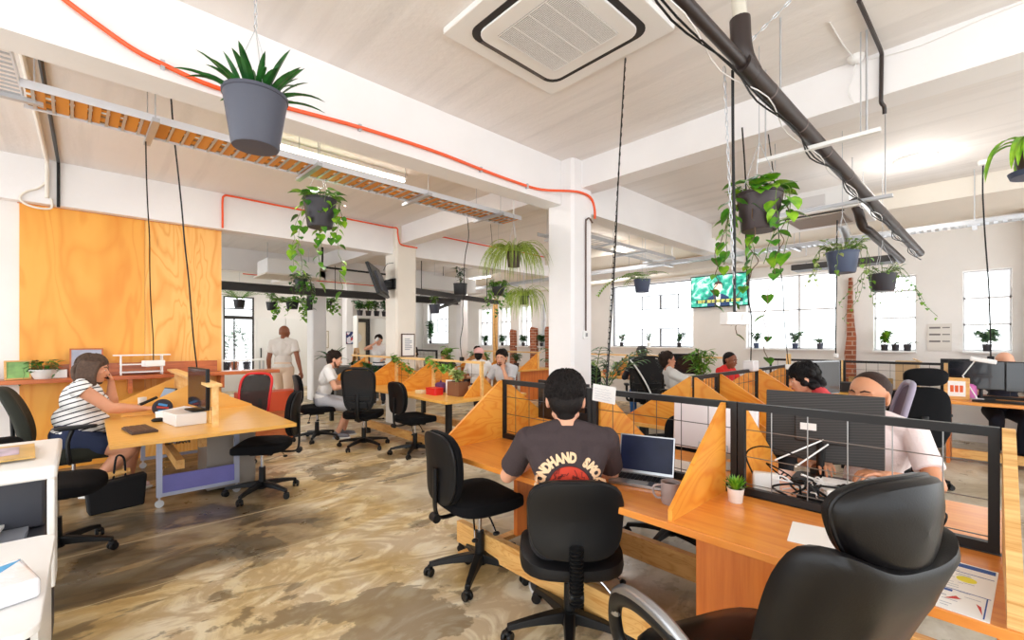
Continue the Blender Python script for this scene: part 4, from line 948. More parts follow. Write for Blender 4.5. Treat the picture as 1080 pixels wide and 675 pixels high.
def pothos(t, rim, r, vines, s=.09, m=L_POTHOS, top=26, seed=1, length=(.3, 1.0), spread=.12, m2=None):
    random.seed(seed); g = G(); g2 = G(); st = G()
    for i in range(top):
        a = rnd(0, 2*pi); q = rnd(.4, 1.25)*r; z = rim+rnd(-.01, .10); p = Vector((q*cos(a), q*sin(a), z))
        st.tube([(q*.3*cos(a), q*.3*sin(a), rim-.02), p], .002, 4)
        heart(g if i % 3 else g2, p, (cos(a), sin(a), rnd(-.6, .25)), (0, 0, 1), s*rnd(.8, 1.25))
    for i in range(vines):
        a = rnd(0, 2*pi); L_ = rnd(*length); p = Vector((r*.9*cos(a), r*.9*sin(a), rim+.01)); o = Vector((cos(a), sin(a), 0))
        pts = [Vector((r*.4*cos(a), r*.4*sin(a), rim)), p+Vector((0, 0, .03)), p+o*.05+Vector((0, 0, 0))]
        k_ = p+o*.05; dr = Vector((rnd(-1, 1), rnd(-1, 1), 0))*.01
        while (rim-k_.z) < L_:
            k_ = k_+Vector((rnd(-.02, .02), rnd(-.02, .02), -.05))+dr+o*.004*spread*10; pts.append(k_.copy())
        P_ = smoothpath(pts, 3); st.tube(P_, .0025, 4)
        for j in range(3, len(pts)):
            if random.random() < .82:
                b = rnd(0, 2*pi); d = Vector((cos(b), sin(b), rnd(-1.6, -.3))); heart(g if random.random() < .65 else g2, pts[j]+d.normalized()*.02, d, Vector((cos(b), sin(b), 1)), s*rnd(.6, 1.1))
    fo = obj('foliage', g, m, t); obj('older_foliage', g2, m2 or L_POTHD, t); obj('stems', st, STEM, t)
def clivia(t, rim, r, n=34, L_=.30, w=.035, m=L_DARK, seed=3, droop=1.1):
    random.seed(seed); g = G()
    for i in range(n):
        a = 2*pi*i*.381966*1.0+rnd(-.2, .2); el = rnd(.5, 2.6); q = rnd(.1, .6)*r
        strap(g, (q*cos(a), q*sin(a), rim-.02), (cos(a), sin(a), el), L_*rnd(.7, 1.15), w*rnd(.8, 1.15), droop*rnd(.5, 1.3), 8)
    obj('foliage', g, m, t)
def grassy(t, rim, r, n=150, L_=.45, w=.006, m=L_RHIP, seed=5, droop=5.0, out=.8):
    random.seed(seed); g = G()
    for i in range(n):
        a = rnd(0, 2*pi); q = rnd(.2, .95)*r
        strap(g, (q*cos(a), q*sin(a), rim), (cos(a)*out, sin(a)*out, rnd(.4, 1.4)), L_*rnd(.5, 1.15), w*rnd(.7, 1.3), droop*rnd(.7, 1.3), 9, cup=.5)
    obj('foliage', g, m, t)
def fern(t, rim, r, n=22, L_=.34, m=L_FERN, seed=6, droop=1.3, leaf=.05, el=(.5, 1.6)):
    random.seed(seed); g = G(); st = G()
    for i in range(n):
        a = rnd(0, 2*pi); P = Vector((r*.3*cos(a), r*.3*sin(a), rim)); D = Vector((cos(a), sin(a), rnd(*el))).normalized(); LL = L_*rnd(.7, 1.15); pts = [P.copy()]
        for j in range(12):
            P = P+D*LL/12; D = (D+Vector((0, 0, -droop/12))).normalized(); pts.append(P.copy())
            sd = D.cross(Vector((0, 0, 1))).normalized(); w = leaf*sin(pi*min(1, (j+2)/13.5))
            for s in (-1, 1): strap(g, P, sd*s+D*.5, w*1.0, .012*LL/.34, .3, 2)
        st.tube(pts, .0018, 4)
    obj('foliage', g, m, t); obj('stems', st, STEM, t)
def bushy(t, base, h, rad, n=120, leaf=.05, m=L_FERN, seed=8, stems=6, w=.35, hearty=False, lo=.25):
    random.seed(seed); g = G(); st = G(); tips = []
    for i in range(stems):
        a = rnd(0, 2*pi); q = rnd(.2, 1)*rad; pt = [(0, 0, base), (q*.4*cos(a), q*.4*sin(a), base+h*.5), (q*cos(a), q*sin(a), base+h*rnd(.8, 1))]
        P_ = smoothpath(pt, 5); st.tube(P_, .003, 5); tips.append(P_)
    for i in range(n):
        P_ = random.choice(tips); k_ = P_[int(len(P_)*rnd(lo, .999))]; a = rnd(0, 2*pi); d = Vector((cos(a), sin(a), rnd(-.4, .9)))
        if hearty: heart(g, k_+d*.01, d, (0, 0, 1), leaf*rnd(.7, 1.2))
        else: strap(g, k_, d, leaf*rnd(.7, 1.3), leaf*w, rnd(.2, 1.0), 4)
    obj('foliage', g, m, t); obj('stems', st, BSTEM, t)
def hang(name, label, loc, pm, r, h, top_z=CZ, tap=.78, ch=False):
    t = thing(name, label, 'hanging plant', loc); pot(t, r, h, pm, tap=tap); hanger(t, h, r*.97, top_z-loc[2], ch); return t
# near left: strap-leaved plant in a large blue-grey pot on a chain
t = hang('hanging_strap_leaf_plant', 'dark strap-leaved plant in a large blue-grey pot on a silver chain, top left', (.62, 2.57, 2.43), POT_GREY, .148, .27, ch=True, tap=.74); clivia(t, .25, .13, 38, .27, .036, droop=1.0)
t = hang('hanging_pothos', 'pothos trailing from a dark pot on the left, before the second beam', (1.61, 4.39, 2.52), POT_DK, .15, .27, tap=.75); pothos(t, .27, .14, 8, .09, seed=12, length=(.15, .85), top=40, m=L_POTHOS, m2=L_POTHD, spread=.02)
t = hang('hanging_trailing_plant', 'small dark bushy hanging plant below the left pothos', (2.75, 8.4, 2.36), POT_BLK, .11, .16); pothos(t, .16, .12, 14, .075, seed=4, length=(.1, .5), top=50, m=L_POTHD, m2=L_DARK)
t = hang('hanging_fern', 'fern in a black pot hanging right beside the plywood wall end', (2.62, 12.3, 2.20), POT_BLK, .13, .2); fern(t, .2, .13, 30, .55, seed=2, leaf=.11, droop=.9)
t = hang('hanging_plant', 'small leafy plant in a black pot, second from the plywood wall end', (3.25, 12.0, 2.16), POT_BLK, .13, .2); bushy(t, .18, .35, .3, 90, .11, L_FERN, 9)
t = hang('hanging_trailing_plant', 'wide bright green bushy plant above the walking man', (3.66, 11.8, 2.20), POT_BLK, .15, .18); pothos(t, .18, .34, 16, .11, seed=14, length=(.1, .45), top=110, m=L_FERN, m2=L_POTHOS)
t = hang('hanging_trailing_plant', 'bright green trailing plant just right of the widest rear one', (4.62, 12.1, 2.30), POT_BLK, .13, .16); pothos(t, .16, .22, 12, .11, seed=15, length=(.1, .45), top=60, m=L_FERN, m2=L_POTHOS)
# mistletoe cactus at the column
t = hang('hanging_mistletoe_cactus', 'shaggy yellow-green mistletoe cactus in a brown pot beside the near column', (3.50, 3.68, 2.27), mat('brown_pot', (66, 46, 40), .5), .085, .17); grassy(t, .17, .09, 230, .56, .007, seed=5, droop=4.6)
t = hang('hanging_mistletoe_cactus', 'lower yellow-green shaggy plant hanging under the mistletoe cactus', (3.72, 3.74, 1.86), POT_BLK, .06, .1, top_z=2.26); grassy(t, .1, .06, 120, .48, .007, seed=9, droop=6, out=.5)
t = hang('hanging_trailing_plant', 'round green plant in a small pot left of the mistletoe cactus', (4.75, 5.35, 2.15), POT_BLK, .11, .14); pothos(t, .14, .13, 14, .07, seed=24, length=(.1, .4), top=60, m=L_FERN, m2=L_POTHD)
t = hang('hanging_plant', 'sparse plant in a square-looking black pot before the duct', (5.9, 7.9, 2.42), POT_BLK, .15, .25, tap=.9); bushy(t, .22, .4, .15, 40, .12, L_DARK, 12)
t = hang('hanging_plant', 'small plant in a grey pot before the far tall window', (6.3, 9.5, 2.10), POT_GREY, .14, .22); bushy(t, .2, .28, .2, 60, .1, L_FERN, 13)
# right side
t = hang('hanging_fern', 'fern with one long frond in a small slate-blue pot before the rear window', (5.83, 3.43, 2.13), POT_BLUE, .12, .19); fern(t, .19, .12, 14, .40, seed=21, leaf=.10, droop=1.6, m=L_POTHOS)
g = G(); st = G(); P = Vector((0, .08, .2)); D = Vector((-.35, .9, .45)).normalized(); pts = [P.copy()]
for j in range(16):
    P = P+D*.042; D = (D+Vector((0, 0, -.11))).normalized(); pts.append(P.copy()); sd = D.cross(Vector((0, 0, 1))).normalized()
    for s in (-1, 1): strap(g, P, sd*s+D*.4, .09, .03, .3, 3)
obj('long_frond', g, L_POTHOS, t); obj('stems', st.tube(pts, .002, 4), STEM, t)
t = hang('hanging_pothos', 'big glossy pothos in a dark brown pot hanging beside the thick cord and chain', (3.24, 1.04, 2.17), mat('dark_brown_pot', (56, 42, 44), .45), .138, .25, top_z=CZ, tap=.78); pothos(t, .25, .135, 7, .105, seed=33, length=(.15, .48), top=24, m=L_POTHOS, m2=L_POTHD, spread=.0)
random.seed(5); g = G(); st = G()
for (a, L_, ln) in ((200, .95, 9), (300, 1.1, 8), (120, .75, 7)):
    a = R(a); k_ = Vector((.14*cos(a), .14*sin(a), .26)); pts = [Vector((.06*cos(a), .06*sin(a), .25)), k_.copy()]
    for j in range(ln*2):
        k_ = k_+Vector((rnd(-.035, .035), rnd(-.035, .035), -L_/(ln*2))); pts.append(k_.copy())
        if j % 2: b = rnd(0, 6.28); heart(g, k_, (cos(b), sin(b), -.8), (cos(b), sin(b), 1), rnd(.05, .085))
    st.tube(smoothpath(pts, 3), .0028, 5)
obj('long_runners', st, BSTEM, t); obj('runner_leaves', g, L_POTHD, t)
t = hang('hanging_variegated_plant', 'pale small-leaved plant in a wide slate-blue pot near the brick pier', (5.13, .93, 2.07), POT_BLUE, .13, .20, tap=.8); pothos(t, .21, .15, 8, .045, seed=41, length=(.05, .28), top=80, m=L_VAR, m2=L_FERN)
t = hang('hanging_trailing_plant', 'wispy trailing plant in a dark pot between the right-hand windows', (6.44, .8, 1.99), POT_DK, .13, .19, tap=.8); pothos(t, .2, .15, 13, .04, seed=43, length=(.15, .5), top=40, m=L_FERN, m2=L_GREY, spread=.5)
t = hang('hanging_strap_leaf_plant', 'arching green leaves under a brown pot cut by the right edge', (3.96, -.20, 2.42), mat('brown_pot', (66, 46, 40)), .10, .16); random.seed(2); g = G()
for i in range(16): a = rnd(0, 6.28); strap(g, (.07*cos(a), .07*sin(a), .16), (cos(a), sin(a), .5), rnd(.25, .42), .035, 3.8, 10)
obj('foliage', g, L_POTHOS, t); obj('saucer', G().lathe([(0, -.03), (.11, -.03), (.12, 0), (0, 0)], 24), POT_BLUE, t)
# floor / desk plants
def stand(name, label, loc, pm, r, h, cat='plant', tap=.78):
    t = thing(name, label, cat, loc); pot(t, r, h, pm, tap=tap); return t
t = stand('potted_palm', 'dark green kentia palm standing right of the near column', (4.70, 3.45, 0), POT_DK, .17, .34); random.seed(4); g = G(); st = G()
for i in range(11):
    a = 2*pi*i/11+rnd(-.2, .2); P = Vector((0, 0, .3)); D = Vector((cos(a)*.22, sin(a)*.22, 1.2)).normalized(); pts = [P.copy()]; LL = rnd(1.1, 1.4)
    for j in range(16):
        P = P+D*LL/16; D = (D+Vector((cos(a)*.03, sin(a)*.03, -.01-.010*j))).normalized(); pts.append(P.copy())
        if j > 5:
            sd = D.cross(Vector((0, 0, 1))).normalized()
            for s in (-1, 1): strap(g, P, sd*s*.9+D*.9, .24*sin(pi*min(1, (j-4)/13)), .024, .9, 5)
    st.tube(pts, .005, 5)
obj('foliage', g, L_PALM, t); obj('stems', st, STEM, t)
t = stand('potted_plant', 'bushy green desk plant left of the man in the red shirt', (5.60, 2.47, .73), POT_DK, .09, .14)
bushy(t, .13, .46, .2, 170, .12, L_FERN, 19, stems=12, w=.3)
obj('plant_shelf', G().bb(-.2, .2, -.18, .18, -.73, -.001), WHITEPL, t)
t = stand('succulent_in_pot', 'small spiky succulent in a white pot on the near desk', (2.085, .765, .73), POT_WH, .035, .062, tap=.8); random.seed(1); g = G()
for i in range(40): a = i*2.4; strap(g, (.01*cos(a), .01*sin(a), .055), (cos(a), sin(a), .5+i*.07), .055+.0003*i, .011, .2, 4)
obj('foliage', g, L_POTHOS, t)
t = stand('potted_plant', 'trailing plant in a low white bowl on the timber ledge', (-.36, 6.92, 1.03), POT_WH, .11, .10, tap=.6); pothos(t, .1, .10, 4, .06, seed=6, length=(.02, .05), top=44, m=L_DARK, m2=L_POTHD)
t = stand('potted_plant', 'small leafy plant on the middle desk rail before the tall window', (4.05, 5.75, .73), POT_DK, .09, .35); bushy(t, .33, .3, .1, 26, .12, L_FERN, 22, w=.5)
t = stand('potted_plant', 'young plant on the floor at the right edge behind the near desk', (3.45, -.62, .0), POT_BLK, .14, .5); bushy(t, .48, .4, .22, 60, .13, L_POTHOS, 25)
t = stand('potted_plant', 'dark-leaved rubber plant on the grey cabinet right of the walking man', (4.0, 10.2, .85), POT_BLK, .1, .15); clivia(t, .14, .1, 16, .42, .06, seed=8, droop=1.4)
# a tall glass-case garden beyond the glazed partition
for i, (x, y, h, s) in enumerate(((2.85, 14.95, .9, 41), (3.1, 15.1, 1.25, 42), (3.38, 14.95, 1.0, 43))):
    t = stand('potted_plant', ('tall', 'tallest', 'third')[i]+' leafy plant behind the glazed partition at rear left', (x, y, .5), (POT_BLK, TERRA, POT_DK)[i], .12, .3); bushy(t, .28, h, .22, 130, .16, L_GREY if i != 1 else L_PALM, s, stems=8, w=.22)
# windowsill plants
def sill(label, y, s, kind, pm, seed, n=70, leaf=.06, hh=None):
    t = stand('potted_plant', label, (9.04, y, s), pm, .05, .10, tap=.8)
    bushy(t, .09, hh or .2, .13, int(n*1.4), leaf*1.2, kind, seed, stems=8, w=.45); t['group'] = 'plants on the window sills'; return t
sill('small dark plant at the left of the wide rear window sill', 5.85, 1.285, L_GREY, POT_DK, 51)
sill('small plant in the middle of the wide rear window sill', 5.15, 1.285, L_GREY, POT_WH, 52, 40)
sill('leafy green plant at the right of the wide rear window sill', 4.45, 1.285, L_PALM, POT_DK, 53, 90)
sill('plant at the left end of the two-pane window sill', 2.95, 1.285, L_PALM, POT_BLUE, 54)
sill('plant in the middle of the two-pane window sill', 2.32, 1.285, L_GREY, POT_BLUE, 55, 90)
sill('rosette plant at the right of the two-pane window sill', 1.95, 1.285, L_GREY, POT_GREY, 56, 60, .05, .08)
sill('bright trailing plant on the sill of the second narrow window', 1.10, 1.275, L_POTHOS, POT_DK, 57, 120, .07)
sill('tiny plant at the middle of the second narrow window sill', .97, 1.275, L_GREY, POT_DK, 58, 16, .03, .05)
sill('tiny succulent at the right of the second narrow window sill', .83, 1.275, L_GREY, POT_DK, 59, 24, .03, .05)
sill('full leafy plant on the sill of the rightmost window', .0, 1.285, L_GREY, POT_DK, 60, 130, .08, .2)
for i, y in enumerate((8.4, 9.1, 10.0, 10.8)): sill(('potted plant in the slim window beside the near column', 'potted plant in the narrow window between brick piers', 'potted plant in the narrow window left of the brick piers', 'leafy pot in the leftmost narrow window of the brick group')[i], y, 1.26, L_PALM, POT_DK, 61+i, 80, .09, .2)
sill('climbing green plant in the far left tall window', 13.9, 1.30, L_PALM, POT_DK, 66, 160, .12, .7)
# ivy on the middle desk rail, pots along the rear shelf desks
def ivy(label, pts, seed, s=.06, n=60, m=L_FERN):
    random.seed(seed); g = G(); P_ = smoothpath(pts, 8)
    for i in range(n):
        k_ = random.choice(P_); a = rnd(0, 6.28); heart(g, k_+Vector((rnd(-.03, .03), rnd(-.03, .03), rnd(-.07, .05))), (cos(a), sin(a), rnd(-1, .3)), (0, 0, 1), s*rnd(.7, 1.3))
    t = thing('trailing_ivy', label, 'plant', pts[0]); t.location = (0, 0, 0)
    obj('foliage', g, m, t); obj('stem', G().tube(P_, .003, 5), STEM, t)
ivy('ivy hanging over the first divider of the middle desk', [(3.60, 6.62, 1.18), (3.56, 6.45, 1.14), (3.55, 6.2, 1.05), (3.56, 6.0, .98), (3.55, 5.85, .86)], 1, .06, 90)
ivy('ivy hanging over the second divider of the middle desk', [(3.60, 5.60, 1.18), (3.56, 5.4, 1.12), (3.55, 5.15, 1.06), (3.55, 4.95, 1.1)], 2, .065, 80)
ivy('leafy trailing plant at the left end of the middle desk rail', [(3.56, 8.1, 1.0), (3.56, 7.8, 1.02), (3.56, 7.4, .98), (3.56, 7.0, .90)], 3, .08, 110, L_DARK)
for i in range(6):
    t = stand('potted_plant', ('leftmost', 'second', 'third', 'fourth', 'fifth', 'rightmost')[i]+' of the small plants on the rear shelf desk', (7.6, 5.85-i*.28, .735), (TERRA, POT_WH, TERRA, POT_DK, TERRA, POT_WH)[i], .06, .11); bushy(t, .1, .16, .1, 40, .09, (L_FERN, L_POTHOS, L_DARK)[i % 3], 70+i); t['group'] = 'small plants on the rear shelf desk'
for i in range(4):
    t = stand('potted_plant', ('leftmost', 'second', 'third', 'rightmost')[i]+' of the plants on the desk row before the brick piers', (7.55, 9.5-i*.55, .735), (POT_DK, TERRA, POT_WH, POT_DK)[i], .07, .14); bushy(t, .12, .25, .16, 60, .12, (L_FERN, L_POTHOS, L_GREY, L_DARK)[i], 80+i); t['group'] = 'plants before the brick piers'
# planter row on top of the white cupboards
for i in range(7):
    t = stand('potted_plant', ('first', 'second', 'third', 'fourth', 'fifth', 'sixth', 'seventh')[i]+' pot from the left on top of the white cupboards', (5.95+i*.27, 13.0, 2.17), TERRA if i > 4 else POT_DK, .09, .16); bushy(t, .14, .3, .22, 60, .15, (L_PALM, L_FERN, L_GREY, L_PALM, L_DARK, L_FERN, L_PALM)[i], 90+i, hearty=False, w=.5); t['group'] = 'plants on top of the white cupboards'
# planter pot on the middle desk
t = thing('planter', 'brown wooden planter with yellow-green leaves on the middle desk', 'plant', (3.44, 4.66, .73)); obj('planter_box', G().bb(-.08, .08, -.12, .12, 0, .18), mat('brown_planter', (128, 84, 56), .7), t, bevel=.004); bushy(t, .17, .14, .15, 110, .09, L_VAR, 33)
# ================================================================== PEOPLE   (local: facing +X, left +Y)
def skin(name, c):
    m = mat(name, c, .5, var=.06, vscale=9, bump=.06, bscale=220); m.node_tree.nodes['Principled BSDF'].inputs['Subsurface Weight'].default_value = .08
    m.node_tree.nodes['Principled BSDF'].inputs['Subsurface Radius'].default_value = (.3, .1, .05); m.node_tree.nodes['Principled BSDF'].inputs['Subsurface Scale'].default_value = .02
    return m
SK_L = skin('light_skin', (226, 168, 138)); SK_M = skin('tan_skin', (204, 142, 106)); SK_D = skin('brown_skin', (142, 84, 56)); SK_W = skin('warm_skin', (214, 150, 116))
def cloth(name, c, **k): return mat(name, c, .9, bump=.3, bscale=90, **k)
def remesh(o, vox, sm=4):
    r = o.modifiers.new('remesh', 'REMESH'); r.mode = 'VOXEL'; r.voxel_size = vox; r.use_smooth_shade = True
    if sm: s = o.modifiers.new('smooth', 'SMOOTH'); s.factor = .5; s.iterations = sm
    return o
def ik(a, b, l1, l2, pole):
    A, B = Vector(a), Vector(b); d = B-A; L = d.length; mx = (l1+l2)*.995
    if L > mx: B = A+d/L*mx; L = mx; d = B-A
    t = d/L; x = (l1*l1-l2*l2+L*L)/(2*L); h = sqrt(max(l1*l1-x*x, 0)); p = Vector(pole); p = (p-t*p.dot(t)).normalized()
    return A+t*x+p*h, B
def hand(g, w, D, N, side, s=1.0, curl=(.35, .5, .4), spread=.1, thumb_in=.0):
    """w wrist, D direction of the fingers, N direction the palm faces, side=+1 when the thumb is at N x D side"""
    w = Vector(w); D = Vector(D).normalized(); N = Vector(N); N = (N-D*N.dot(D)).normalized(); T = D.cross(N)*side   # T = toward the thumb
    g.cone(w-D*.015*s, .021*s, w+D*.03*s, .019*s, 10, flat=1)
    for i in range(4):
        off = (1.5-i)*.0185*s; b = w+D*.084*s*(1-.04*abs(i-1.2))+T*off
        g.cone(w+D*.02*s+T*off*.55, .0145*s, b, .0115*s, 8)
        L_ = (.040, .046, .043, .033)[i]*s; d = (D+T*(1.5-i)*spread).normalized(); p = b; a = 0
        for j in range(3):
            a += curl[j]*(1+.08*i); dd = (d*cos(a)+N*sin(a)).normalized(); q = p+dd*L_*(1, .68, .52)[j]
            g.cone(p, (.0096, .0086, .0078)[j]*s, q, (.0088, .0079, .0066)[j]*s, 8); p = q
    b = w+D*.022*s+T*.022*s; d = (D*.62+T*(.75-thumb_in)+N*(.22+thumb_in*.6)).normalized(); q = b+d*.044*s; g.cone(b, .0155*s, q, .0118*s, 8)
    d = (D*.9+T*(.3-thumb_in)+N*(.25+thumb_in*.5)).normalized(); q2 = q+d*.032*s; g.cone(q, .0112*s, q2, .0095*s, 8); g.cone(q2, .0095*s, q2+(d+N*.2)*.022*s, .0075*s, 8)
def person(label, loc, rz, sk, seat=None, s=1.0, lean=8, side=0, twist=0, hy=0, hp=0, wr=None, an=None, shirt=None, sleeve=.5, pants=None, plen=1.0, shoe=None,
           hair=None, hcol=(40, 28, 22), fem=False, fat=1.0, vox=.007, poles=None, hands=None, beard=None, glasses=False, smile=False, sleeve_r=1.0, neckv=False, printed=None, headz=0, shoulders=1.0, headscale=1.05):
    t = thing('person', label, 'person', loc, rz)
    g = G(); pz = (seat+.105) if seat is not None else .93*s
    P0 = Vector((0, 0, pz)); TR = Matrix.Rotation(R(twist), 3, 'Z') @ Matrix.Rotation(R(side), 3, 'X') @ Matrix.Rotation(R(lean), 3, 'Y')
    def T(x, y, z): return P0+TR @ Vector((x, y, z))*s
    f = fat; wv = .93 if fem else 1
    sw = .175*wv*shoulders
    def torso(g, e=0, low=True):
        if e: g.cone(T(-.02, 0, .40), .085*s, T(-.022, 0, .452), .068*s, 18); g.cone(T(-.02, -sw*.85, .43), .066*s, T(-.02, sw*.85, .43), .066*s, 14)
        g.ell(P0, ((.115*f+e)*s, (.165*f+e)*s, (.105+e)*s), TR)
        g.ell(T(.005*f, 0, .14), ((.098*f*f+e)*s, (.135*f+e)*s*wv, (.13+e)*s), TR)
        if f > 1.1: g.ell(T(.07, 0, .10), (.13*s*f+e, .14*s*f+e, .12*s+e), TR)
        g.ell(T(0, 0, .32), ((.108*f+e)*s, (.150*f+e)*s*wv, (.165+e)*s), TR)
        if fem:
            for q in (-1, 1): g.ell(T(.075*f, q*.065, .31), (.055*f+e, .06*f+e, .06+e), TR)
        g.cone(T(-.015, -sw*.8, .435), (.052+e)*s, T(-.015, sw*.8, .435), (.052+e)*s, 14)
        for q in (-1, 1): g.cone(T(-.015, q*.05, .49), (.036+e)*s, T(-.015, q*sw*.9, .445), (.042+e)*s, 12); g.cone(T(-.03, q*.08, .28), (.075+e)*s, T(-.015, q*sw*.85, .42), (.05+e)*s, 12)
    torso(g)
    neck = T(-.005, 0, .50); HR = Matrix.Rotation(R(hy), 3, 'Z') @ Matrix.Rotation(R(hp), 3, 'Y')
    C = T(.018+.03*sin(R(lean)), 0, .60+headz) + HR @ Vector((.01, 0, .01))*s
    def H(x, y, z): return C+HR @ Vector((x, y, z))*s*headscale
    g.cone(T(-.02, 0, .44), .062*s*wv, H(-.018, 0, -.06), .053*s*wv, 16)
    hs = s*headscale
    g.ell(H(-.012, 0, .03), (.098*hs, .078*hs, .09*hs), HR, 24, 16); g.ell(H(.022, 0, -.03), (.066*hs, .063*hs, .082*hs), HR, 20, 14)
    g.ell(H(.055, 0, -.09), (.026*hs, .03*hs, .022*hs), HR); g.cone(H(.0, .048, -.062), .016*hs, H(.05, .02, -.092), .016*hs); g.cone(H(.0, -.048, -.062), .016*hs, H(.05, -.02, -.092), .016*hs)
    g.cone(H(.083, 0, .012), .0085*hs, H(.101, 0, -.026), .0115*hs, 10); g.ell(H(.096, .010, -.03), (.009*hs, .008*hs, .007*hs), HR); g.ell(H(.096, -.010, -.03), (.009*hs, .008*hs, .007*hs), HR)
    for q in (-1, 1):
        g.cone(H(.081, q*.014, .025), .009*hs, H(.066, q*.045, .022), .011*hs, 8); g.ell(H(.056, q*.038, -.02), (.024*hs, .02*hs, .022*hs), HR)
        g.ell(H(-.006, q*.082, -.004), (.019*hs, .0085*hs, .032*hs), HR @ Matrix.Rotation(R(-12), 3, 'Y') @ Matrix.Rotation(R(q*14), 3, 'Z')); g.ell(H(-.002, q*.077, -.024), (.010*hs, .008*hs, .012*hs), HR)
        g.ell(H(.075, q*.03, -.001), (.013*hs, .017*hs, .011*hs), HR)
    g.ell(H(.083, 0, -.057), (.012*hs, .024*hs, .0085*hs), HR)
    # arms
    wr = wr or [(.36, .17, pz+.16), (.36, -.17, pz+.16)]
    arms = []
    for i, q in enumerate((1, -1)):
        S0 = T(-.012, q*sw, .43); pole = (poles[i] if poles else (-.35, q*.75, -.7)); E_, W_ = ik(S0, Vector(wr[i]), .285*s, .25*s, pole)
        af = 1+(f-1)*.9
        g.cone(S0, .050*s*af*(.92 if fem else 1), E_, .038*s*af, 14); g.cone(E_, .039*s*af, E_.lerp(W_, .35), .038*s*af, 14); g.cone(E_.lerp(W_, .3), .037*s*af, W_, .025*s, 14)
        hd_ = (hands[i] if hands else None) or dict(D=(W_-E_), N=(0, 0, -1))
        hk = dict(hd_); hand(g, W_, hk.pop('D'), hk.pop('N'), hk.pop('side', (1 if i == 0 else -1)), s*.98, **hk); arms.append((S0, E_, W_, af))
    # legs
    if an is None: an = [(.45, .10, .09), (.42, -.11, .09)] if seat is not None else [(.0, .10, .09), (0, -.10, .09)]
    legs = []
    for i, q in enumerate((1, -1)):
        Hp = P0+Vector((.0, q*.088*f, -.03)); K, A = ik(Hp, Vector(an[i]), .425*s, .415*s, (1, q*.1, .55 if seat is not None else .05))
        lf = 1+(f-1)*.8
        g.cone(Hp, .086*s*lf, K, .056*s*lf, 16); g.cone(K, .055*s*lf, K.lerp(A, .3)+Vector((-.012, 0, 0)), .056*s*lf, 14); g.cone(K.lerp(A, .3)+Vector((-.01, 0, 0)), .054*s*lf, A, .036*s, 14)
        fd = Vector((cos(R(q*8)), sin(R(q*8)), 0)); g.cone(A+Vector((-.02, 0, -.045)), .034*s, A+fd*.13*s+Vector((0, 0, -.06)), .026*s, 12); legs.append((Hp, K, A, lf, fd))
    body = remesh(obj('body', g, sk, t), vox, 3)
    # clothes
    if shirt:
        c = G(); torso(c, .011)
        for (S0, E_, W_, af) in arms:
            if sleeve > 0:
                q = min(sleeve, 1); e = S0.lerp(E_, q); r0, r1 = .062*s*af, (.062-.012*q)*s*af*sleeve_r; c.tube([S0-(E_-S0).normalized()*.05, S0-(E_-S0).normalized()*.01, S0.lerp(e, .5), e], [r0*.8, r0*1.06, (r0+r1)/2, r1*1.06], 16)
            if sleeve > 1: e2 = E_.lerp(W_, sleeve-1); c.cone(E_, .051*s*af, e2, .038*s, 14)
        sh = remesh(obj('shirt', c, shirt, t), max(vox, .006), 4)
        if printed: printed(t, sh, T, TR)
    if pants:
        c = G(); c.ell(P0+Vector((0, 0, -.01)), ((.128*f)*s, (.178*f)*s, .112*s), TR); c.ell(T(0, 0, .07), (.108*f*s, .148*f*s, .06*s), TR)
        for (Hp, K, A, lf, fd) in legs:
            c.cone(Hp, .10*s*lf, K if plen > .5 else Hp.lerp(K, plen*2), (.070 if plen > .5 else .088)*s*lf, 16)
            if plen > .5: q = (plen-.5)*2; e = K.lerp(A, q); c.tube([K, K.lerp(e, .5), e], [.070*s*lf, .064*s*lf, .056*s], 16)
        remesh(obj('trousers' if plen > .5 else 'shorts', c, pants, t), max(vox, .007), 4)
    if shoe:
        for (Hp, K, A, lf, fd) in legs:
            c = G(); c.cone(A+Vector((-.025, 0, -.04)), .042*s, A+fd*.14*s+Vector((0, 0, -.055)), .032*s, 14); c.cone(A+Vector((-.02, 0, -.015)), .044*s, A+Vector((-.01, 0, -.04)), .044*s, 12); o = remesh(obj('shoe', c, shoe, t), .007, 2)
            so = G(); a_ = math.atan2(fd.y, fd.x); so.pad(.27*s, .088*s, .022, 2.6, lambda v, A=A, a_=a_: Vector((A.x+cos(a_)*(v.x+.055)-sin(a_)*v.y, A.y+sin(a_)*(v.x+.055)+cos(a_)*v.y, A.z-.079+v.z))); obj('sole', so, WHITEPL, o)
    # face details
    e_ = G(); ir = G(); pu = G()
    for q in (-1, 1): e_.ell(H(.0775, q*.0305, .0005), (.0115*hs, .012*hs, .0048*hs), HR, 12, 8); ir.ell(H(.0872, q*.0305, .0), (.0025*hs, .0056*hs, .0048*hs), HR, 10, 6)
    eo = obj('eyes', e_, mat('eye_white', (236, 232, 226), .3), t); obj('irises', ir, mat('dark_iris', (40, 26, 20), .2), eo)
    b_ = G()
    for q in (-1, 1): b_.tube([H(.091, q*.012, .024), H(.088, q*.028, .031), H(.073, q*.048, .026)], [.003*hs, .0042*hs, .0025*hs], 6)
    hm = mat('hair_%d_%d_%d' % hcol, tuple(int(c_*.72) for c_ in hcol), .62, spec=.25, bump=.5, bscale=160, var=.25, vscale=60)
    if hair != 'bald': obj('eyebrows', b_, hm, t)
    else: obj('eyebrows', b_, mat('dark_brow', (40, 28, 24), .7), t)
    obj('lips', G().ell(H(.092, 0, -.0545), (.0055*hs, .021*hs, .0038*hs), HR, 12, 6).ell(H(.091, 0, -.061), (.0055*hs, .018*hs, .0042*hs), HR, 12, 6), mat('lips', (178, 96, 84), .45), t)
    h = G()
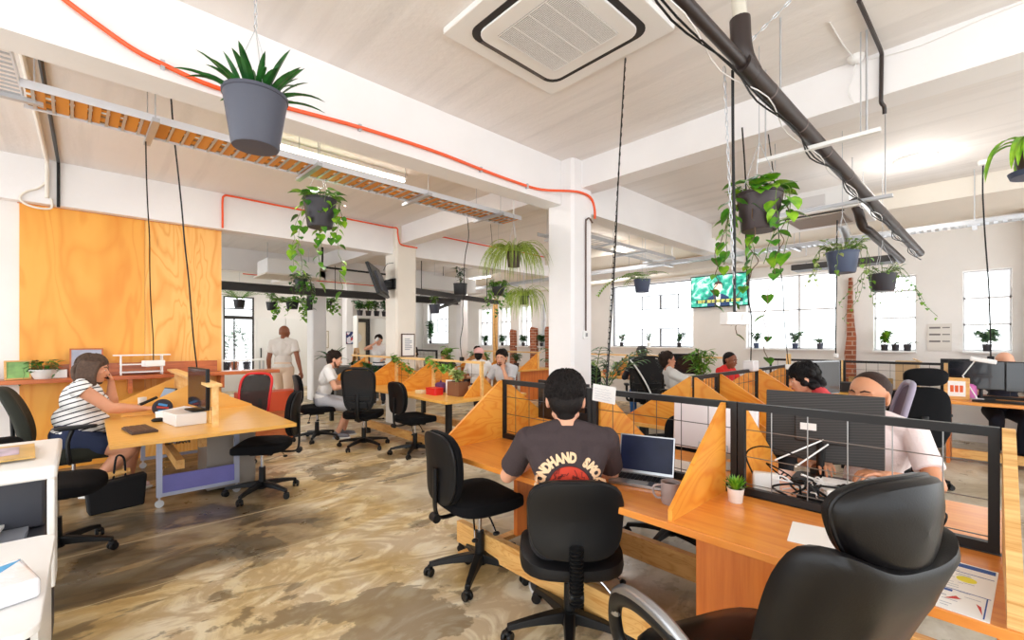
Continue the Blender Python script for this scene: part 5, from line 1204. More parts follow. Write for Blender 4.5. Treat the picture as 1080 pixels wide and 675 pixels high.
    if hair in ('short', 'thick', 'bob', 'bun', 'wavy', 'buzz', 'cap', 'grey'):
        e = {'buzz': .002, 'short': .010, 'thick': .016, 'bob': .014, 'bun': .009, 'wavy': .018, 'cap': .004, 'grey': .008}[hair]
        h.ell(H(-.022, 0, .042), ((.092+e)*hs, (.0775+e*.8)*hs, (.084+e)*hs), HR @ Matrix.Rotation(R(-14), 3, 'Y'), 28, 18)
        h.ell(H(-.052, 0, -.005), ((.055+e)*hs, (.068+e*.6)*hs, (.068+e*.4)*hs), HR, 20, 14)
        h.cone(H(-.055, 0, -.03), (.050+e*.3)*hs, H(-.05, 0, -.062), (.043)*hs, 14)
        if hair == 'thick':
            random.seed(9)
            for i in range(46): a = rnd(-2.6, 2.6); r_ = rnd(.2, .95); p = H(-.02+.075*r_*cos(a), .068*r_*sin(a), .098+.035*(1-r_*r_)); h.cone(p, .013*hs, p+HR @ Vector((rnd(0, .02), rnd(-.012, .012), rnd(.0, .012))), .007*hs, 6)
            for q in (-1, 1): h.cone(H(.015, q*.074, .02), .010*hs, H(.012, q*.077, -.01), .006*hs)
        if hair == 'bob':
            for q in (-1, 1):
                for i in range(7):
                    a = i/6; p = H(.045-.11*a, q*(.062+.018*sin(a*3)), .07); h.tube(smoothpath([p, H(.035-.11*a, q*.092, .01), H(.03-.10*a, q*.095, -.06), H(.045-.10*a, q*.082, -.135-.012*(i % 2))], 4), [.02*hs]*9+[.017*hs]*3+[.008*hs], 8)
            for i in range(5): p = -.04+i*.02; h.tube(smoothpath([H(-.07, p, .06), H(-.115, p*1.4, .0), H(-.10, p*1.6, -.08), H(-.075, p*1.6, -.14)], 4), [.022*hs]*9+[.016*hs]*3+[.008*hs], 8)
        if hair == 'wavy':
            random.seed(4)
            for i in range(16): a = pi*.25+rnd(0, 1)*pi*1.5; h.ell(H(-.03+.095*cos(a), .085*sin(a), rnd(-.07, .05)), (.03*hs,)*3, HR, 8, 6)
            for i in range(8): h.ell(H(-.075+rnd(-.02, .02), rnd(-.07, .07), rnd(-.12, -.06)), (.028*hs,)*3, HR, 8, 6)
        if hair == 'bun': h.ell(H(-.09, 0, .105), (.036*hs, .036*hs, .034*hs), HR); h.ell(H(-.12, 0, -.02), (.02*hs, .04*hs, .03*hs), HR)
        ho = remesh(obj('hair', h, hm, t), .005 if vox < .006 else .006, 1)
        if hair not in ('buzz', 'cap'):
            random.seed(17); st = G(); n_ = 1600 if vox < .005 else (420 if vox < .0065 else 170); A3 = (.094+e, .079+e*.8, .086+e)
            for i in range(n_):
                a = rnd(-pi, pi); front = cos(a) > .25; lo = .30 if front else (-.15 if abs(sin(a)) > .75 else -.72); sz = rnd(lo, .99); cz_ = sqrt(1-sz*sz); pts = []
                L_ = rnd(.12, .30)*(1.5 if hair in ('bob', 'wavy') else 1); aa = a+rnd(-.25, .25)
                for k_ in range(4):
                    ss = sz-L_*k_/3; cc = sqrt(max(0, 1-ss*ss)); an_ = a+(aa-a)*k_/3; lf = 1.0+(.035 if k_ in (1, 2) else .005)
                    pts.append(H(-.022+A3[0]*cc*cos(an_)*lf-(.02 if ss < 0 else 0)*0, A3[1]*cc*sin(an_)*lf*(.94 if ss < -.3 else 1), .042+A3[2]*ss*lf))
                st.tube(pts, [.003*hs, .0042*hs, .0034*hs, .001*hs] if n_ < 1000 else [.0022*hs, .003*hs, .0024*hs, .0008*hs], 4)
            obj('hair_strands', st, hm, ho)
    if hair == 'cap':
        c = G(); c.ell(H(-.012, 0, .058), (.108*hs, .09*hs, .078*hs), HR, 28, 16); remesh(obj('cap', c, mat('pink_cap_fabric', (232, 176, 172), .8), t), .005, 2)
        b = t.children[-1]; obj('cap_strap', G().tube([H(-.075, .045, .005), H(-.10, .0, .0), H(-.075, -.045, .005)], .006, 6), mat('cap_strap', (230, 230, 230)), b)
    if beard:
        c = G(); c.ell(H(.048, 0, -.082), (.036*hs, .036*hs, .034*hs), HR, 16, 10)
        for q in (-1, 1): c.cone(H(.0, q*.066, -.02), .010*hs, H(.035, q*.045, -.085), .020*hs, 8)
        c.cone(H(.087, -.022, -.048), .006*hs, H(.087, .022, -.048), .006*hs, 8)
        remesh(obj('beard', c, mat('beard_%d' % beard[0], beard, .8, bump=.6, bscale=300), t), .005, 1)
    if glasses:
        c = G()
        for q in (-1, 1):
            c.tube([H(.097+.0*cos(a), q*.031+.019*cos(a), -.002+.015*sin(a)) for a in [2*pi*k_/14 for k_ in range(15)]], .0022, 5, cap=False); c.tube([H(.094, q*.05, .002), H(.0, q*.083, .006)], .0022, 5)
        c.tube([H(.098, -.012, .002), H(.098, .012, .002)], .0022, 5); obj('glasses', c, BLKPLASTIC, t)
    return t, H, T, arms

# -------- man in the dark t-shirt, from behind
TEE = cloth('charcoal_tshirt', (62, 50, 52)); JEANS_B = cloth('black_trousers', (30, 29, 34))
def back_print(t, sh, T, TR):
    dg = bpy.context.evaluated_depsgraph_get(); bpy.context.view_layer.update(); dg.update()
    from mathutils.bvhtree import BVHTree
    ev = sh.evaluated_get(dg); me = ev.to_mesh(); bv = BVHTree.FromPolygons([v.co.copy() for v in me.vertices], [tuple(p.vertices) for p in me.polygons]); ev.to_mesh_clear()
    def drop(u, v, lift):          # u to the sitter's right (viewer's right), v up the back
        o = T(-.5, -u, v); d = (TR @ Vector((1, 0, 0))).normalized(); hit = bv.ray_cast(o, d, 1.0); p = hit[0] if hit[0] else T(-.12, -u, v); return p-d*lift
    cx, cz = 0.0, .226; Rad = .124
    word = ('SECONDHAND', 'SMOKE'); txt = 'SECONDHAND SMOKERS'; n = len(txt); vs = []
    INK = mat('cream_print', (240, 200, 160), .8)
    holder = None
    for i, ch in enumerate(txt):
        if ch == ' ': continue
        a = R(210 - i*240/(n-1)); ca, sa = cos(a), sin(a); ctr = (cx+Rad*ca*1.12, cz+Rad*sa*.98); rot = a-pi/2
        cu = bpy.data.curves.new('letter', 'FONT'); cu.body = ch; cu.size = .062; cu.align_x = 'CENTER'; cu.align_y = 'CENTER'; cu.offset = .0042; cu.resolution_u = 3
        o = bpy.data.objects.new('letter', cu); COL.objects.link(o); bpy.context.view_layer.update(); m_ = bpy.data.meshes.new_from_object(o.evaluated_get(bpy.context.evaluated_depsgraph_get())); bpy.data.objects.remove(o); bpy.data.curves.remove(cu)
        co = [(v.co.x, v.co.y) for v in m_.vertices]
        V_ = [drop(ctr[0]+x*.72*cos(rot)-y*sin(rot), ctr[1]+x*.72*sin(rot)+y*cos(rot), .004) for x, y in co]
        vs.append((V_, [tuple(p.vertices) for p in m_.polygons])); bpy.data.meshes.remove(m_)
    for a_, b_ in ((0, 10), (10, 17)):
        g = G()
        for V_, F_ in vs[a_:b_]: g.add(V_, F_)
        pr = obj('printed_word', g, INK, sh, smooth=False); so = pr.modifiers.new('thickness', 'SOLIDIFY'); so.thickness = .001
    # red ribbed half dome under the words
    REDI = mat('red_print', (206, 62, 40), .8); DKI = mat('dark_red_print', (92, 30, 26), .8); g = G(); nx, ny = 24, 10; vv = []
    for j in range(ny+1):
        for i in range(nx+1):
            a = pi*i/nx; r_ = .088*j/ny; vv.append(drop(cx-r_*cos(a)*1.1, cz-.005+r_*sin(a)*1.0, .003))
    g.add(vv, [(j*(nx+1)+i, j*(nx+1)+i+1, (j+1)*(nx+1)+i+1, (j+1)*(nx+1)+i) for j in range(ny) for i in range(nx)]); em_ = obj('red_emblem', g, REDI, sh)
    g = G(); random.seed(12)
    for i in range(22):
        a = rnd(.1, 3.04); r_ = rnd(.02, .08); pts = []
        for k_ in range(6): pts.append(drop(cx-r_*cos(a)*1.1, cz-.005+r_*sin(a)*1.0, .0048)); a = min(3.1, max(.03, a+rnd(.05, .16)*(1 if i % 2 else -1))); r_ = min(.086, max(.01, r_+rnd(-.012, .012)))
        g.tube(pts, .0016, 4)
    g.tube([drop(cx-.09*cos(pi*i/24)*1.1, cz-.005+.09*sin(pi*i/24)*1.0, .0045) for i in range(25)], .0022, 4); obj('emblem_lines', g, DKI, sh)
man, H, T, A_ = person('man in a charcoal t-shirt with a back print, seated at the near desk', (1.615, 1.33, 0), 45, SK_L, seat=.452, s=.965, lean=13, hp=14, hy=-4, headscale=1.13, headz=.022,
    wr=[(.42, .16, .77), (.44, -.10, .77)], shirt=TEE, sleeve=.74, sleeve_r=1.18, pants=JEANS_B, shoe=mat('black_shoe', (30, 30, 32)), hair='thick', hcol=(34, 26, 24), vox=.0048, printed=back_print,
    poles=[(-.35, .8, -.7), (-.35, -.8, -.7)], an=[(.50, .13, .09), (.46, -.13, .09)], shoulders=1.12)
# -------- woman in stripes on the phone
def stripes():
    m, N, L, b = newmat('striped_jersey'); tc = N.new('ShaderNodeTexCoord'); sp = N.new('ShaderNodeSeparateXYZ'); L.new(tc.outputs['Object'], sp.inputs[0])
    z = mathn(N, L, 'SUBTRACT', mathn(N, L, 'SUBTRACT', sp.outputs['Z'], mathn(N, L, 'MULTIPLY', sp.outputs['X'], .30)), mathn(N, L, 'MULTIPLY', mathn(N, L, 'ABSOLUTE', sp.outputs['Y']), .12))
    f = mathn(N, L, 'FRACT', mathn(N, L, 'MULTIPLY', z, 23)); k_ = mathn(N, L, 'LESS_THAN', f, .24)
    L.new(mixc(N, L, k_, lin((244, 242, 240)), lin((30, 28, 34))), b.inputs['Base Color']); b.inputs['Roughness'].default_value = .9; return m
STR = stripes()
wm, H, T, A_ = person('woman in a striped sleeveless top and shorts, on the phone at the left desk', (-.10, 5.60, 0), -8, SK_W, seat=.50, s=.98, lean=10, hp=8, hy=-6, fem=True, fat=1.32,
    wr=[(.24, .10, 1.05), (.50, -.10, .80)], hands=[dict(D=(-.35, -.1, 1), N=(-.6, -.5, 0), curl=(.9, .9, .5), thumb_in=.3), dict(D=(1, .15, .1), N=(0, 0, -1), curl=(.25, .4, .3))], poles=[(-.1, .2, -1), (-.2, -.5, -1)],
    shirt=STR, sleeve=.16, pants=cloth('navy_shorts', (38, 48, 78)), plen=.24, shoe=mat('pale_pink_shoe', (226, 200, 196), .6), hair='bob', hcol=(128, 100, 84), an=[(.36, .10, .09), (.12, -.12, .14)], vox=.006, headz=-.01)
o = tag(obj('mobile_phone', G().box((0, 0, 0), (.012, .07, .145), (R(8), R(-18), R(40))), BLKPLASTIC, bevel=.004), 'black mobile phone held to the striped-top woman\'s face', 'phone'); o.location = (.11, 5.64, 1.15)
# -------- walking man
person('bald man in a pale t-shirt and beige trousers walking away, middle left', (2.51, 8.6, 0), 55, SK_D, s=1.02, lean=4, hp=4, hy=-6, wr=[(.06, .25, .86), (-.10, -.33, .88)], poles=[(-1, .3, 0), (-1, -.3, 0)], shirt=cloth('pale_grey_tshirt', (222, 214, 206)), sleeve=.62, sleeve_r=1.2,
    pants=cloth('beige_trousers', (222, 196, 172)), shoe=WHITEPL, hair='bald', an=[(.22, .10, .09), (-.26, -.10, .13)])
# -------- bearded man in white
person('bearded man in a white t-shirt seated at the middle desk, in profile', (2.48, 6.69, 0), -24, SK_L, seat=.48, s=.97, lean=14, hp=14, wr=[(.40, .15, .80), (.38, -.12, .78)], shirt=cloth('white_tshirt', (238, 236, 234)), sleeve=.6, sleeve_r=1.15, pants=cloth('pale_shorts', (190, 190, 196)), plen=.45,
    shoe=mat('grey_shoe', (120, 120, 130)), hair='short', hcol=(58, 38, 28), beard=(96, 56, 36), an=[(.30, .1, .09), (.22, -.1, .09)])
# -------- woman drinking
dr, H, T, A_ = person('woman in a white sleeveless top standing and drinking from a cup, behind the middle desk', (4.72, 9.35, 0), -128, SK_L, s=.93, lean=0, hp=6, wr=[(.18, .16, 1.02), (.15, -.06, 1.36)], poles=[(0, .5, -1), (.1, -1, -.7)], hands=[None, dict(D=(.1, .5, .6), N=(-.3, .8, 0), curl=(.7, .7, .4), thumb_in=.3)],
    fem=True, shirt=cloth('white_top', (240, 238, 238)), sleeve=.0, pants=cloth('dark_jeans', (40, 46, 60)), shoe=BLKPLASTIC, hair='bun', hcol=(52, 34, 26))
c = tag(obj('coffee_cup', G().lathe([(0, 0), (.028, 0), (.036, .085), (.032, .085), (.026, .01), (0, .01)], 20), POT_WH), 'white cup raised by the drinking woman', 'cup'); c.location = (4.58, 9.22, 1.42); c.rotation_euler = (R(30), R(40), 0)
# -------- others round the middle desk
person('woman with tied-back brown hair seen over the middle desk rail', (4.95, 8.15, 0), 200, SK_W, seat=.48, s=.95, lean=8, hy=-10, hp=4, fem=True, shirt=cloth('cream_blouse', (236, 210, 184)), sleeve=.6, pants=JEANS_B, shoe=BLKPLASTIC, hair='bun', hcol=(60, 36, 24))
person('person in a pink cap and white printed t-shirt, seated facing away', (4.98, 6.15, 0), 40, SK_M, seat=.48, s=.97, lean=6, shirt=cloth('white_printed_tshirt', (236, 232, 230), var=.05), sleeve=.6, pants=JEANS_B, shoe=BLKPLASTIC, hair='cap', hcol=(40, 28, 22))
person('man in a grey t-shirt, hand at his mouth, right end of the middle desk', (4.66, 5.05, 0), 195, SK_L, seat=.48, s=.99, lean=12, hp=8, hy=14, wr=[(.22, .08, 1.0), (.34, -.2, .80)], hands=[dict(D=(-.2, -.4, .9), N=(-.8, 0, -.2), curl=(1.1, 1, .6), thumb_in=.4), None], poles=[(.4, .3, -1), (0, -.6, -1)],
    shirt=cloth('grey_marl_tshirt', (206, 208, 214)), sleeve=.6, sleeve_r=1.15, pants=JEANS_B, shoe=BLKPLASTIC, hair='short', hcol=(44, 30, 24), beard=(110, 78, 60))
person('person with brown hair in a bun far behind the middle desk', (7.0, 8.6, 0), 200, SK_M, seat=.48, s=.95, fem=True, shirt=cloth('tan_top', (196, 140, 90)), sleeve=.6, pants=JEANS_B, shoe=BLKPLASTIC, hair='bun', hcol=(70, 42, 26), vox=.009)
person('brown-haired person bent low behind the far black screens', (6.45, 9.05, 0), 200, SK_W, seat=.44, s=.94, lean=22, hp=20, fem=True, shirt=cloth('dark_top', (60, 56, 60)), sleeve=.6, pants=JEANS_B, shoe=BLKPLASTIC, hair='bun', hcol=(92, 56, 40), vox=.009)
# -------- right side
person('grey-haired person in black seen from behind at the rear desk', (6.95, 4.08, 0), 38, SK_M, seat=.49, s=1.0, lean=8, hp=10, shirt=cloth('black_striped_top', (44, 42, 50)), sleeve=1.3, pants=cloth('blue_jeans', (46, 92, 150)), shoe=BLKPLASTIC, hair='grey', hcol=(104, 98, 96))
person('man in glasses and a white shirt leaning back in his chair, right of centre', (6.0, 2.92, 0), -50, SK_W, seat=.49, s=.97, lean=-20, hp=-6, hy=8, shirt=cloth('white_shirt', (240, 238, 236)), sleeve=.7, sleeve_r=1.2, pants=JEANS_B, shoe=BLKPLASTIC, hair='short', hcol=(70, 52, 42), glasses=True, fat=1.08)
person('dark-skinned man in a red t-shirt behind the plywood dividers', (7.0, 2.75, 0), 262, SK_D, seat=.46, s=.95, lean=8, hp=10, shirt=cloth('red_tshirt', (222, 44, 40)), sleeve=.6, pants=JEANS_B, shoe=BLKPLASTIC, hair='buzz', hcol=(34, 26, 24))
person('person with thick black hair and a coral t-shirt leaning over the plywood desk', (4.45, .80, 0), 112, SK_L, seat=.48, s=.98, lean=24, hp=14, hy=4, wr=[(.42, .12, .79), (.42, -.12, .79)], shirt=cloth('coral_tshirt', (222, 72, 78)), sleeve=.6, pants=JEANS_B, shoe=BLKPLASTIC, hair='wavy', hcol=(30, 24, 26))
person('man with close-cropped hair in a pale pink shirt, behind the near monitor', (3.14, .42, 0), 172, SK_M, seat=.445, s=.98, lean=7, hp=-3, hy=-12, headscale=1.1, wr=[(.36, .14, .80), (.36, -.14, .80)], shirt=cloth('pale_pink_shirt', (240, 224, 224)), sleeve=.7, sleeve_r=1.15, pants=JEANS_B, shoe=BLKPLASTIC, hair='buzz', hcol=(70, 44, 34), vox=.005)
person('bald man behind the monitors under the right-hand window', (8.45, -.13, 0), 190, SK_L, seat=.46, s=1.0, lean=8, hp=24, shirt=cloth('navy_shirt', (34, 42, 60)), sleeve=.7, pants=cloth('navy_trousers', (28, 34, 48)), shoe=BLKPLASTIC, hair='bald', an=[(.30, .1, .09), (.26, -.1, .09)])
# ================================================================== THINGS ON DESKS AND WALLS
def monitor(label, loc, rz, w=.53, h=.31, stand=.12, tilt=0, back=None, front=None, box_arm=False, name='computer_monitor', base=True, bez=BLKPLASTIC):
    """screen faces +X locally; loc is the foot on the desk"""
    t = thing(name, label, 'monitor', loc, rz, 'computer monitors'); M = Matrix.Rotation(R(-tilt), 3, 'Y'); c = Vector((0, 0, stand+h/2))
    g = G(); g.box((0, 0, 0), (.028, w, h)); g.v = [tuple(M @ Vector(v)+c) for v in g.v]; sc = obj('case', g, back or BLKPLASTIC, t, bevel=.004)
    g = G(); g.box((.0150, 0, 0), (.002, w-.02, h-.02)); g.v = [tuple(M @ Vector(v)+c) for v in g.v]; obj('screen', g, front or SCREEN, sc)
    g = G(); g.box((-.026, 0, -.01), (.026, w*.45, h*.4)); g.v = [tuple(M @ Vector(v)+c) for v in g.v]; obj('rear_housing', g, back or BLKPLASTIC, sc, bevel=.008)
    if base:
        g = G(); g.tube([(-.03, 0, .01), (-.035, 0, stand+h*.35)], .018, 10, flat=.5); obj('stand', g, bez, t); obj('foot', G().prism(rr(-.11, .08, -.12, .12, .03), 'z', 0, .012), bez, t, bevel=.003)
    return t
# laptop
def laptop(label, loc, rz, w=.285, d=.20, ang=108, body=ALU, on=None):
    t = thing('laptop', label, 'laptop', loc, rz)
    b = obj('base', G().prism(rr(-d/2, d/2, -w/2, w/2, .012), 'z', .001, .015), body, t, bevel=.002)
    k_ = G()
    for r_ in range(5):
        n = 13
        for c in range(n): k_.box((d*.28-r_*.0185, -w*.42+c*(w*.84)/(n-1), .0165), (.0145, w*.84/(n-1)-.003, .003))
    obj('keyboard', k_, BLKPLASTIC, b); obj('trackpad', G().box((-d*.32, 0, .0155), (.055, .09, .001)), mat('trackpad_grey', (150, 152, 156), .3), b)
    a = R(ang-90); g = G(); g.box((0, 0, d/2), (.007, w, d)); M = Matrix.Rotation(a, 3, 'Y'); g.v = [tuple(M @ Vector(v)+Vector((d/2, 0, .012))) for v in g.v]; l_ = obj('lid', g, body, t, bevel=.002)
    g = G(); g.box((-.0042, 0, d/2+.004), (.001, w-.016, d-.022)); g.v = [tuple(M @ Vector(v)+Vector((d/2, 0, .012))) for v in g.v]; obj('screen', g, on or mat('laptop_screen', (18, 28, 62), .4, spec=.3, var=.3, vscale=8), l_)
    return t
laptop('silver laptop with dark blue screen, right of the man in the charcoal t-shirt', (2.03, 1.20, .73), 18, ang=104)
laptop('dark laptop open on the far side of the near desk row by the grey floor', (2.62, 1.95, .73), 190, ang=100, body=BLKPLASTIC)
# mug, papers
t = thing('mug', 'grey mug with its handle to the left, against the near plywood divider', 'mug', (1.86, .955, .73)); MG = mat('grey_mug', (150, 134, 130), .35)
obj('cup', G().lathe([(0, 0), (.036, 0), (.040, .01), (.042, .095), (.038, .095), (.036, .012), (0, .012)], 28), MG, t); obj('handle', G().tube(smoothpath([(-.02, .036, .078), (-.035, .058, .072), (-.037, .064, .048), (-.03, .052, .022), (-.02, .036, .02)], 5), .0055, 8), MG, t); obj('coffee', G().cyl((0, 0, .078), .0375, .002), mat('coffee', (58, 34, 22), .2), t)
tag(obj('paper_sheet', G().box((1.93, .44, .7312), (.21, .14, .0015), (0, 0, R(10))), PAPER), 'blank white sheet on the near desk beside the leather headrest', 'paper')
t = thing('flyer', 'printed flyer with blue header and yellow dot at the near right desk corner', 'paper', (1.85, .045, .7305), -3)
obj('sheet', G().bb(-.19, .19, -.06, .085, 0, .0015), PAPER, t, bevel=0); BL = mat('print_blue', (48, 88, 160), .7); YL = mat('print_yellow', (240, 228, 70), .7); RD = mat('print_red', (204, 64, 60), .7); GR_ = mat('print_grey', (170, 174, 186), .7)
obj('printed_header', G().bb(.150, .180, -.055, .08, .0016, .0021), BL, t)
g = G()
for x in (.105, -.045): g.bb(x, x+.003, -.055, .08, .0016, .0021)
g.bb(-.18, -.045, -.05, -.047, .0016, .0021); g.bb(-.18, .1, .062, .065, .0016, .0021); g.bb(-.065, -.05, .02, .06, .0016, .0021); obj('printed_lines', g, BL, t)
obj('printed_dot', G().cyl((.055, 0, .0019), .022, .0008), YL, t); g = G(); g.prism([(-.10, .0), (-.085, .01), (-.12, .03)], 'z', .0016, .0021); g.prism([(-.11, -.04), (-.10, -.03), (-.16, -.045)], 'z', .0016, .0021); obj('printed_marks', g, RD, t)
g = G(); random.seed(3)
for i in range(18): x = rnd(-.17, .14); y = rnd(-.04, .03); g.bb(x, x+.0025, y, y+rnd(.01, .035), .0016, .0020)
obj('printed_text_lines', g, GR_, t)
# sign clipped to the screen
t = thing('paper_sign', 'handwritten white paper sign clipped on the near mesh screen by the hanging cord', 'sign', (2.20, 1.545, 1.13), 0); obj('sheet', G().box((0, 0, 0), (.002, .16, .10), (R(4), 0, 0)), PAPER, t)
g = G(); random.seed(8)
for i in range(5):
    g.tube([(-.002, .065-j*.013, .03-i*.015+rnd(-.003, .003)+(-j*.0009)) for j in range(9+i % 2)], .0008, 4)
obj('handwriting', g, GR_, t)
# ---- far side of the near row: monitors, cables, clutter
def ribbed():
    m, N, L, b = newmat('ribbed_black_back'); tc = N.new('ShaderNodeTexCoord'); sp = N.new('ShaderNodeSeparateXYZ'); L.new(tc.outputs['Object'], sp.inputs[0])
    f = mathn(N, L, 'FRACT', mathn(N, L, 'MULTIPLY', mathn(N, L, 'ADD', sp.outputs['Z'], mathn(N, L, 'MULTIPLY', sp.outputs['Y'], .12)), 75)); k_ = mathn(N, L, 'LESS_THAN', f, .25)
    L.new(mixc(N, L, k_, lin((40, 37, 36)), lin((64, 60, 58))), b.inputs['Base Color']); b.inputs['Roughness'].default_value = .5; return m
t = monitor('large black monitor seen from behind through the near mesh screen', (2.72, .58, .73), 4, .50, .345, .10, tilt=-3, back=ribbed())
t['label'] = 'large ribbed black monitor seen from behind through the near mesh screen'
obj('label_sticker', G().box((-.045, .05, .275), (.002, .07, .035)), PAPER, t)
t = thing('computer', 'white flat all-in-one computer seen from behind between the near dividers', 'computer', (2.62, 1.08, .73), 6)
obj('case', G().box((0, 0, .215), (.03, .46, .28), (0, R(3), 0)), mat('white_aluminium', (236, 226, 226), .3, .2), t, bevel=.008); obj('stand', G().box((-.05, 0, .05), (.015, .16, .16), (0, R(25), 0)), ALU, t, bevel=.003); obj('foot', G().prism(rr(-.1, .08, -.11, .11, .02), 'z', 0, .008), ALU, t)
tag(obj('painted_reflection', G().prism(rr(2.30, 2.55, 1.05, 1.5, .02), 'z', .7301, .735), WHITEPL, None), 'pale sheet standing in for the desk reflection behind the white computer', 'painted reflection')  # pale sheet painting a white reflection onto the desk top
t = thing('power_adaptor', 'white power adaptor among the cables behind the succulent', 'adaptor', (2.33, .72, .7305), 20); obj('case', G().box((0, 0, .045), (.09, .11, .09), (0, R(10), 0)), WHITEPL, t, bevel=.01)
random.seed(31); g = G(); g2 = G(); g3 = G()
for i in range(16):
    x, y = rnd(2.27, 2.45), rnd(.25, .72); pts = [(x, y, .745)]
    for j in range(6): x = min(2.62, max(2.26, x+rnd(-.07, .07))); y = min(.76, max(.02, y+rnd(-.12, .10))); pts.append((x, y, .742+rnd(0, .09)))
    (g, g2, g3)[i % 3].tube(smoothpath(pts, 6), .0035 if i % 2 else .005, 6)
t = thing('cable_tangle', 'tangle of black and white cables under the near monitor', 'cables', (0, 0, 0)); obj('black_cables', g, BLKPLASTIC, t); obj('white_cables', g2, WHITEPL, t); obj('dark_cables', g3, BLKPLASTIC, t)
obj('cable_loop', G().tube(smoothpath([(2.30, .76, .80), (2.28, .79, .90), (2.30, .74, .945), (2.36, .66, .93), (2.40, .58, .90)], 6), .004, 6), BLKPLASTIC, t)
obj('video_leads', G().tube([(2.40, .70, .87), (2.66, .56, .95)], .004, 6).tube([(2.42, .62, .85), (2.66, .54, .93)], .004, 6), WHITEPL, t)
t = thing('power_strip', 'black power strip lying along the foot of the near mesh screen', 'power strip', (2.30, .42, .7305), 0); obj('case', G().bb(-.025, .025, -.16, .16, 0, .035), BLKPLASTIC, t, bevel=.006)
for k_ in range(4): obj('plug', G().box((0, -.11+k_*.07, .055), (.035, .04, .045)), BLKPLASTIC if k_ % 2 else WHITEPL, t, bevel=.006)
t = thing('magazine_stack', 'messy pile of magazines and papers under the near monitor', 'papers', (2.50, .40, .7302), 0)
for i, (c_, a) in enumerate((((200, 214, 236), 12), ((240, 240, 240), -8), ((120, 160, 214), 30), ((246, 246, 244), 4))): obj('magazine', G().box((-.02+.02*i, .02*i-.05, .006+i*.011), (.20, .28, .010), (0, 0, R(a))), mat('magazine_%d' % i, c_, .3, var=.25, vscale=12), t)
t = monitor('small dark monitor at the right end of the plywood desk behind the near row', (2.60, 2.20, .73), 178, .5, .3, .1)
t['label'] = 'dark monitor behind the mesh left of the man in charcoal'
# ---- B row equipment
t = monitor('black monitor with its dark back to the window, beside the coral-shirted person', (6.1, 1.28, .73), 250, .60, .35, .13); t = monitor('grey monitor turned side-on right of the coral-shirted person', (5.45, 1.15, .73), 250, .50, .34, .16, back=ALU)
for lab, loc, rz in (('thin black monitor left end of the far right desk', (7.72, .05, .735), 180), ('second black monitor on the far right desk, seen from its screen side', (7.62, -.42, .735), 186), ('dark monitor past the rail beside the pine post', (8.3, .15, .735), 10)): monitor(lab, loc, rz, .56, .34, .12)
monitor('wide black monitor in front of the grey-haired person', (7.75, 3.75, .735), 210, .62, .36, .1); monitor('black monitor standing on the rear shelf desk among plants', (7.72, 4.55, .735), 200, .5, .3, .08)
t = thing('desk_clock', 'small framed red-lettered card in a wooden block on the far right desk', 'frame', (7.52, .25, .735), 185); obj('block', G().box((0, 0, .13), (.05, .22, .26)), PINE, t, bevel=.006); obj('card', G().box((.026, 0, .13), (.002, .15, .18)), PAPER, t); obj('red_lettering', G().box((.0275, -.04, .13), (.001, .03, .08)).box((.0275, .0, .13), (.001, .03, .08)).box((.0275, .04, .13), (.001, .03, .08)), mat('print_orange', (226, 96, 40)), t)
t['label'] = 'small wooden framed card with orange print on the far right desk'
t = thing('desk_lamp', 'white desk lamp leaning over the far right monitors', 'lamp', (7.6, .08, .735), 0); obj('foot', G().cyl((0, 0, .01), .06, .02), WHITEPL, t); obj('arm', G().tube([(0, 0, .02), (.0, .12, .28), (0, .02, .46)], .007, 8), WHITEPL, t); obj('lamp_head', G().box((0, -.05, .47), (.09, .22, .05), (R(10), 0, 0)), WHITEPL, t, bevel=.01)
t = thing('desk_clutter', 'pink and purple bag of papers beside the framed card', 'bag', (7.72, .16, .735)); obj('bag', G().pad(.14, .16, .16, 2.6, lambda v: Vector((v.x, v.y, v.z+.085))), mat('pink_bag', (224, 120, 190), .6, var=.3), t); obj('fold', G().box((0, .08, .12), (.1, .08, .08), (.3, .2, 0)), mat('purple_bag', (120, 110, 170), .6), t, bevel=.01)
tag(obj('keyboard', G().box((7.45, -.1, .745), (.15, .44, .02)), BLKPLASTIC, None, bevel=.005), 'black keyboard on the far right desk', 'keyboard')
for i, (x, y, c_) in enumerate(((7.6, .95, (40, 40, 42)), (7.7, 1.15, (60, 56, 54)), (7.55, 1.3, (30, 30, 34)))): tag(obj('file_box', G().box((x, y, .80+.0), (.22, .2, .13)), mat('file_box_%d' % i, c_), None, bevel=.008), ('rightmost', 'middle', 'leftmost')[i]+' of three dark boxes on the desk behind the headrest chair', 'box')
t = thing('cardboard_box', 'tall cardboard box behind the mesh rail, under the wall poster', 'box', (8.2, .75, .735)); obj('carton', G().bb(-.1, .1, -.12, .12, 0, .42), mat('cardboard', (206, 176, 136), .9), t); obj('flap', G().box((0, -.1, .43), (.2, .1, .006), (.5, 0, 0)), mat('cardboard', (206, 176, 136)), t)
tag(obj('jigsaw_board', G().box((8.15, 1.15, .82), (.02, .5, .17)), mat('brown_mosaic', (196, 160, 104), .8, var=.45, vscale=30), None), 'brown patterned board leaning behind the mesh rail', 'board')
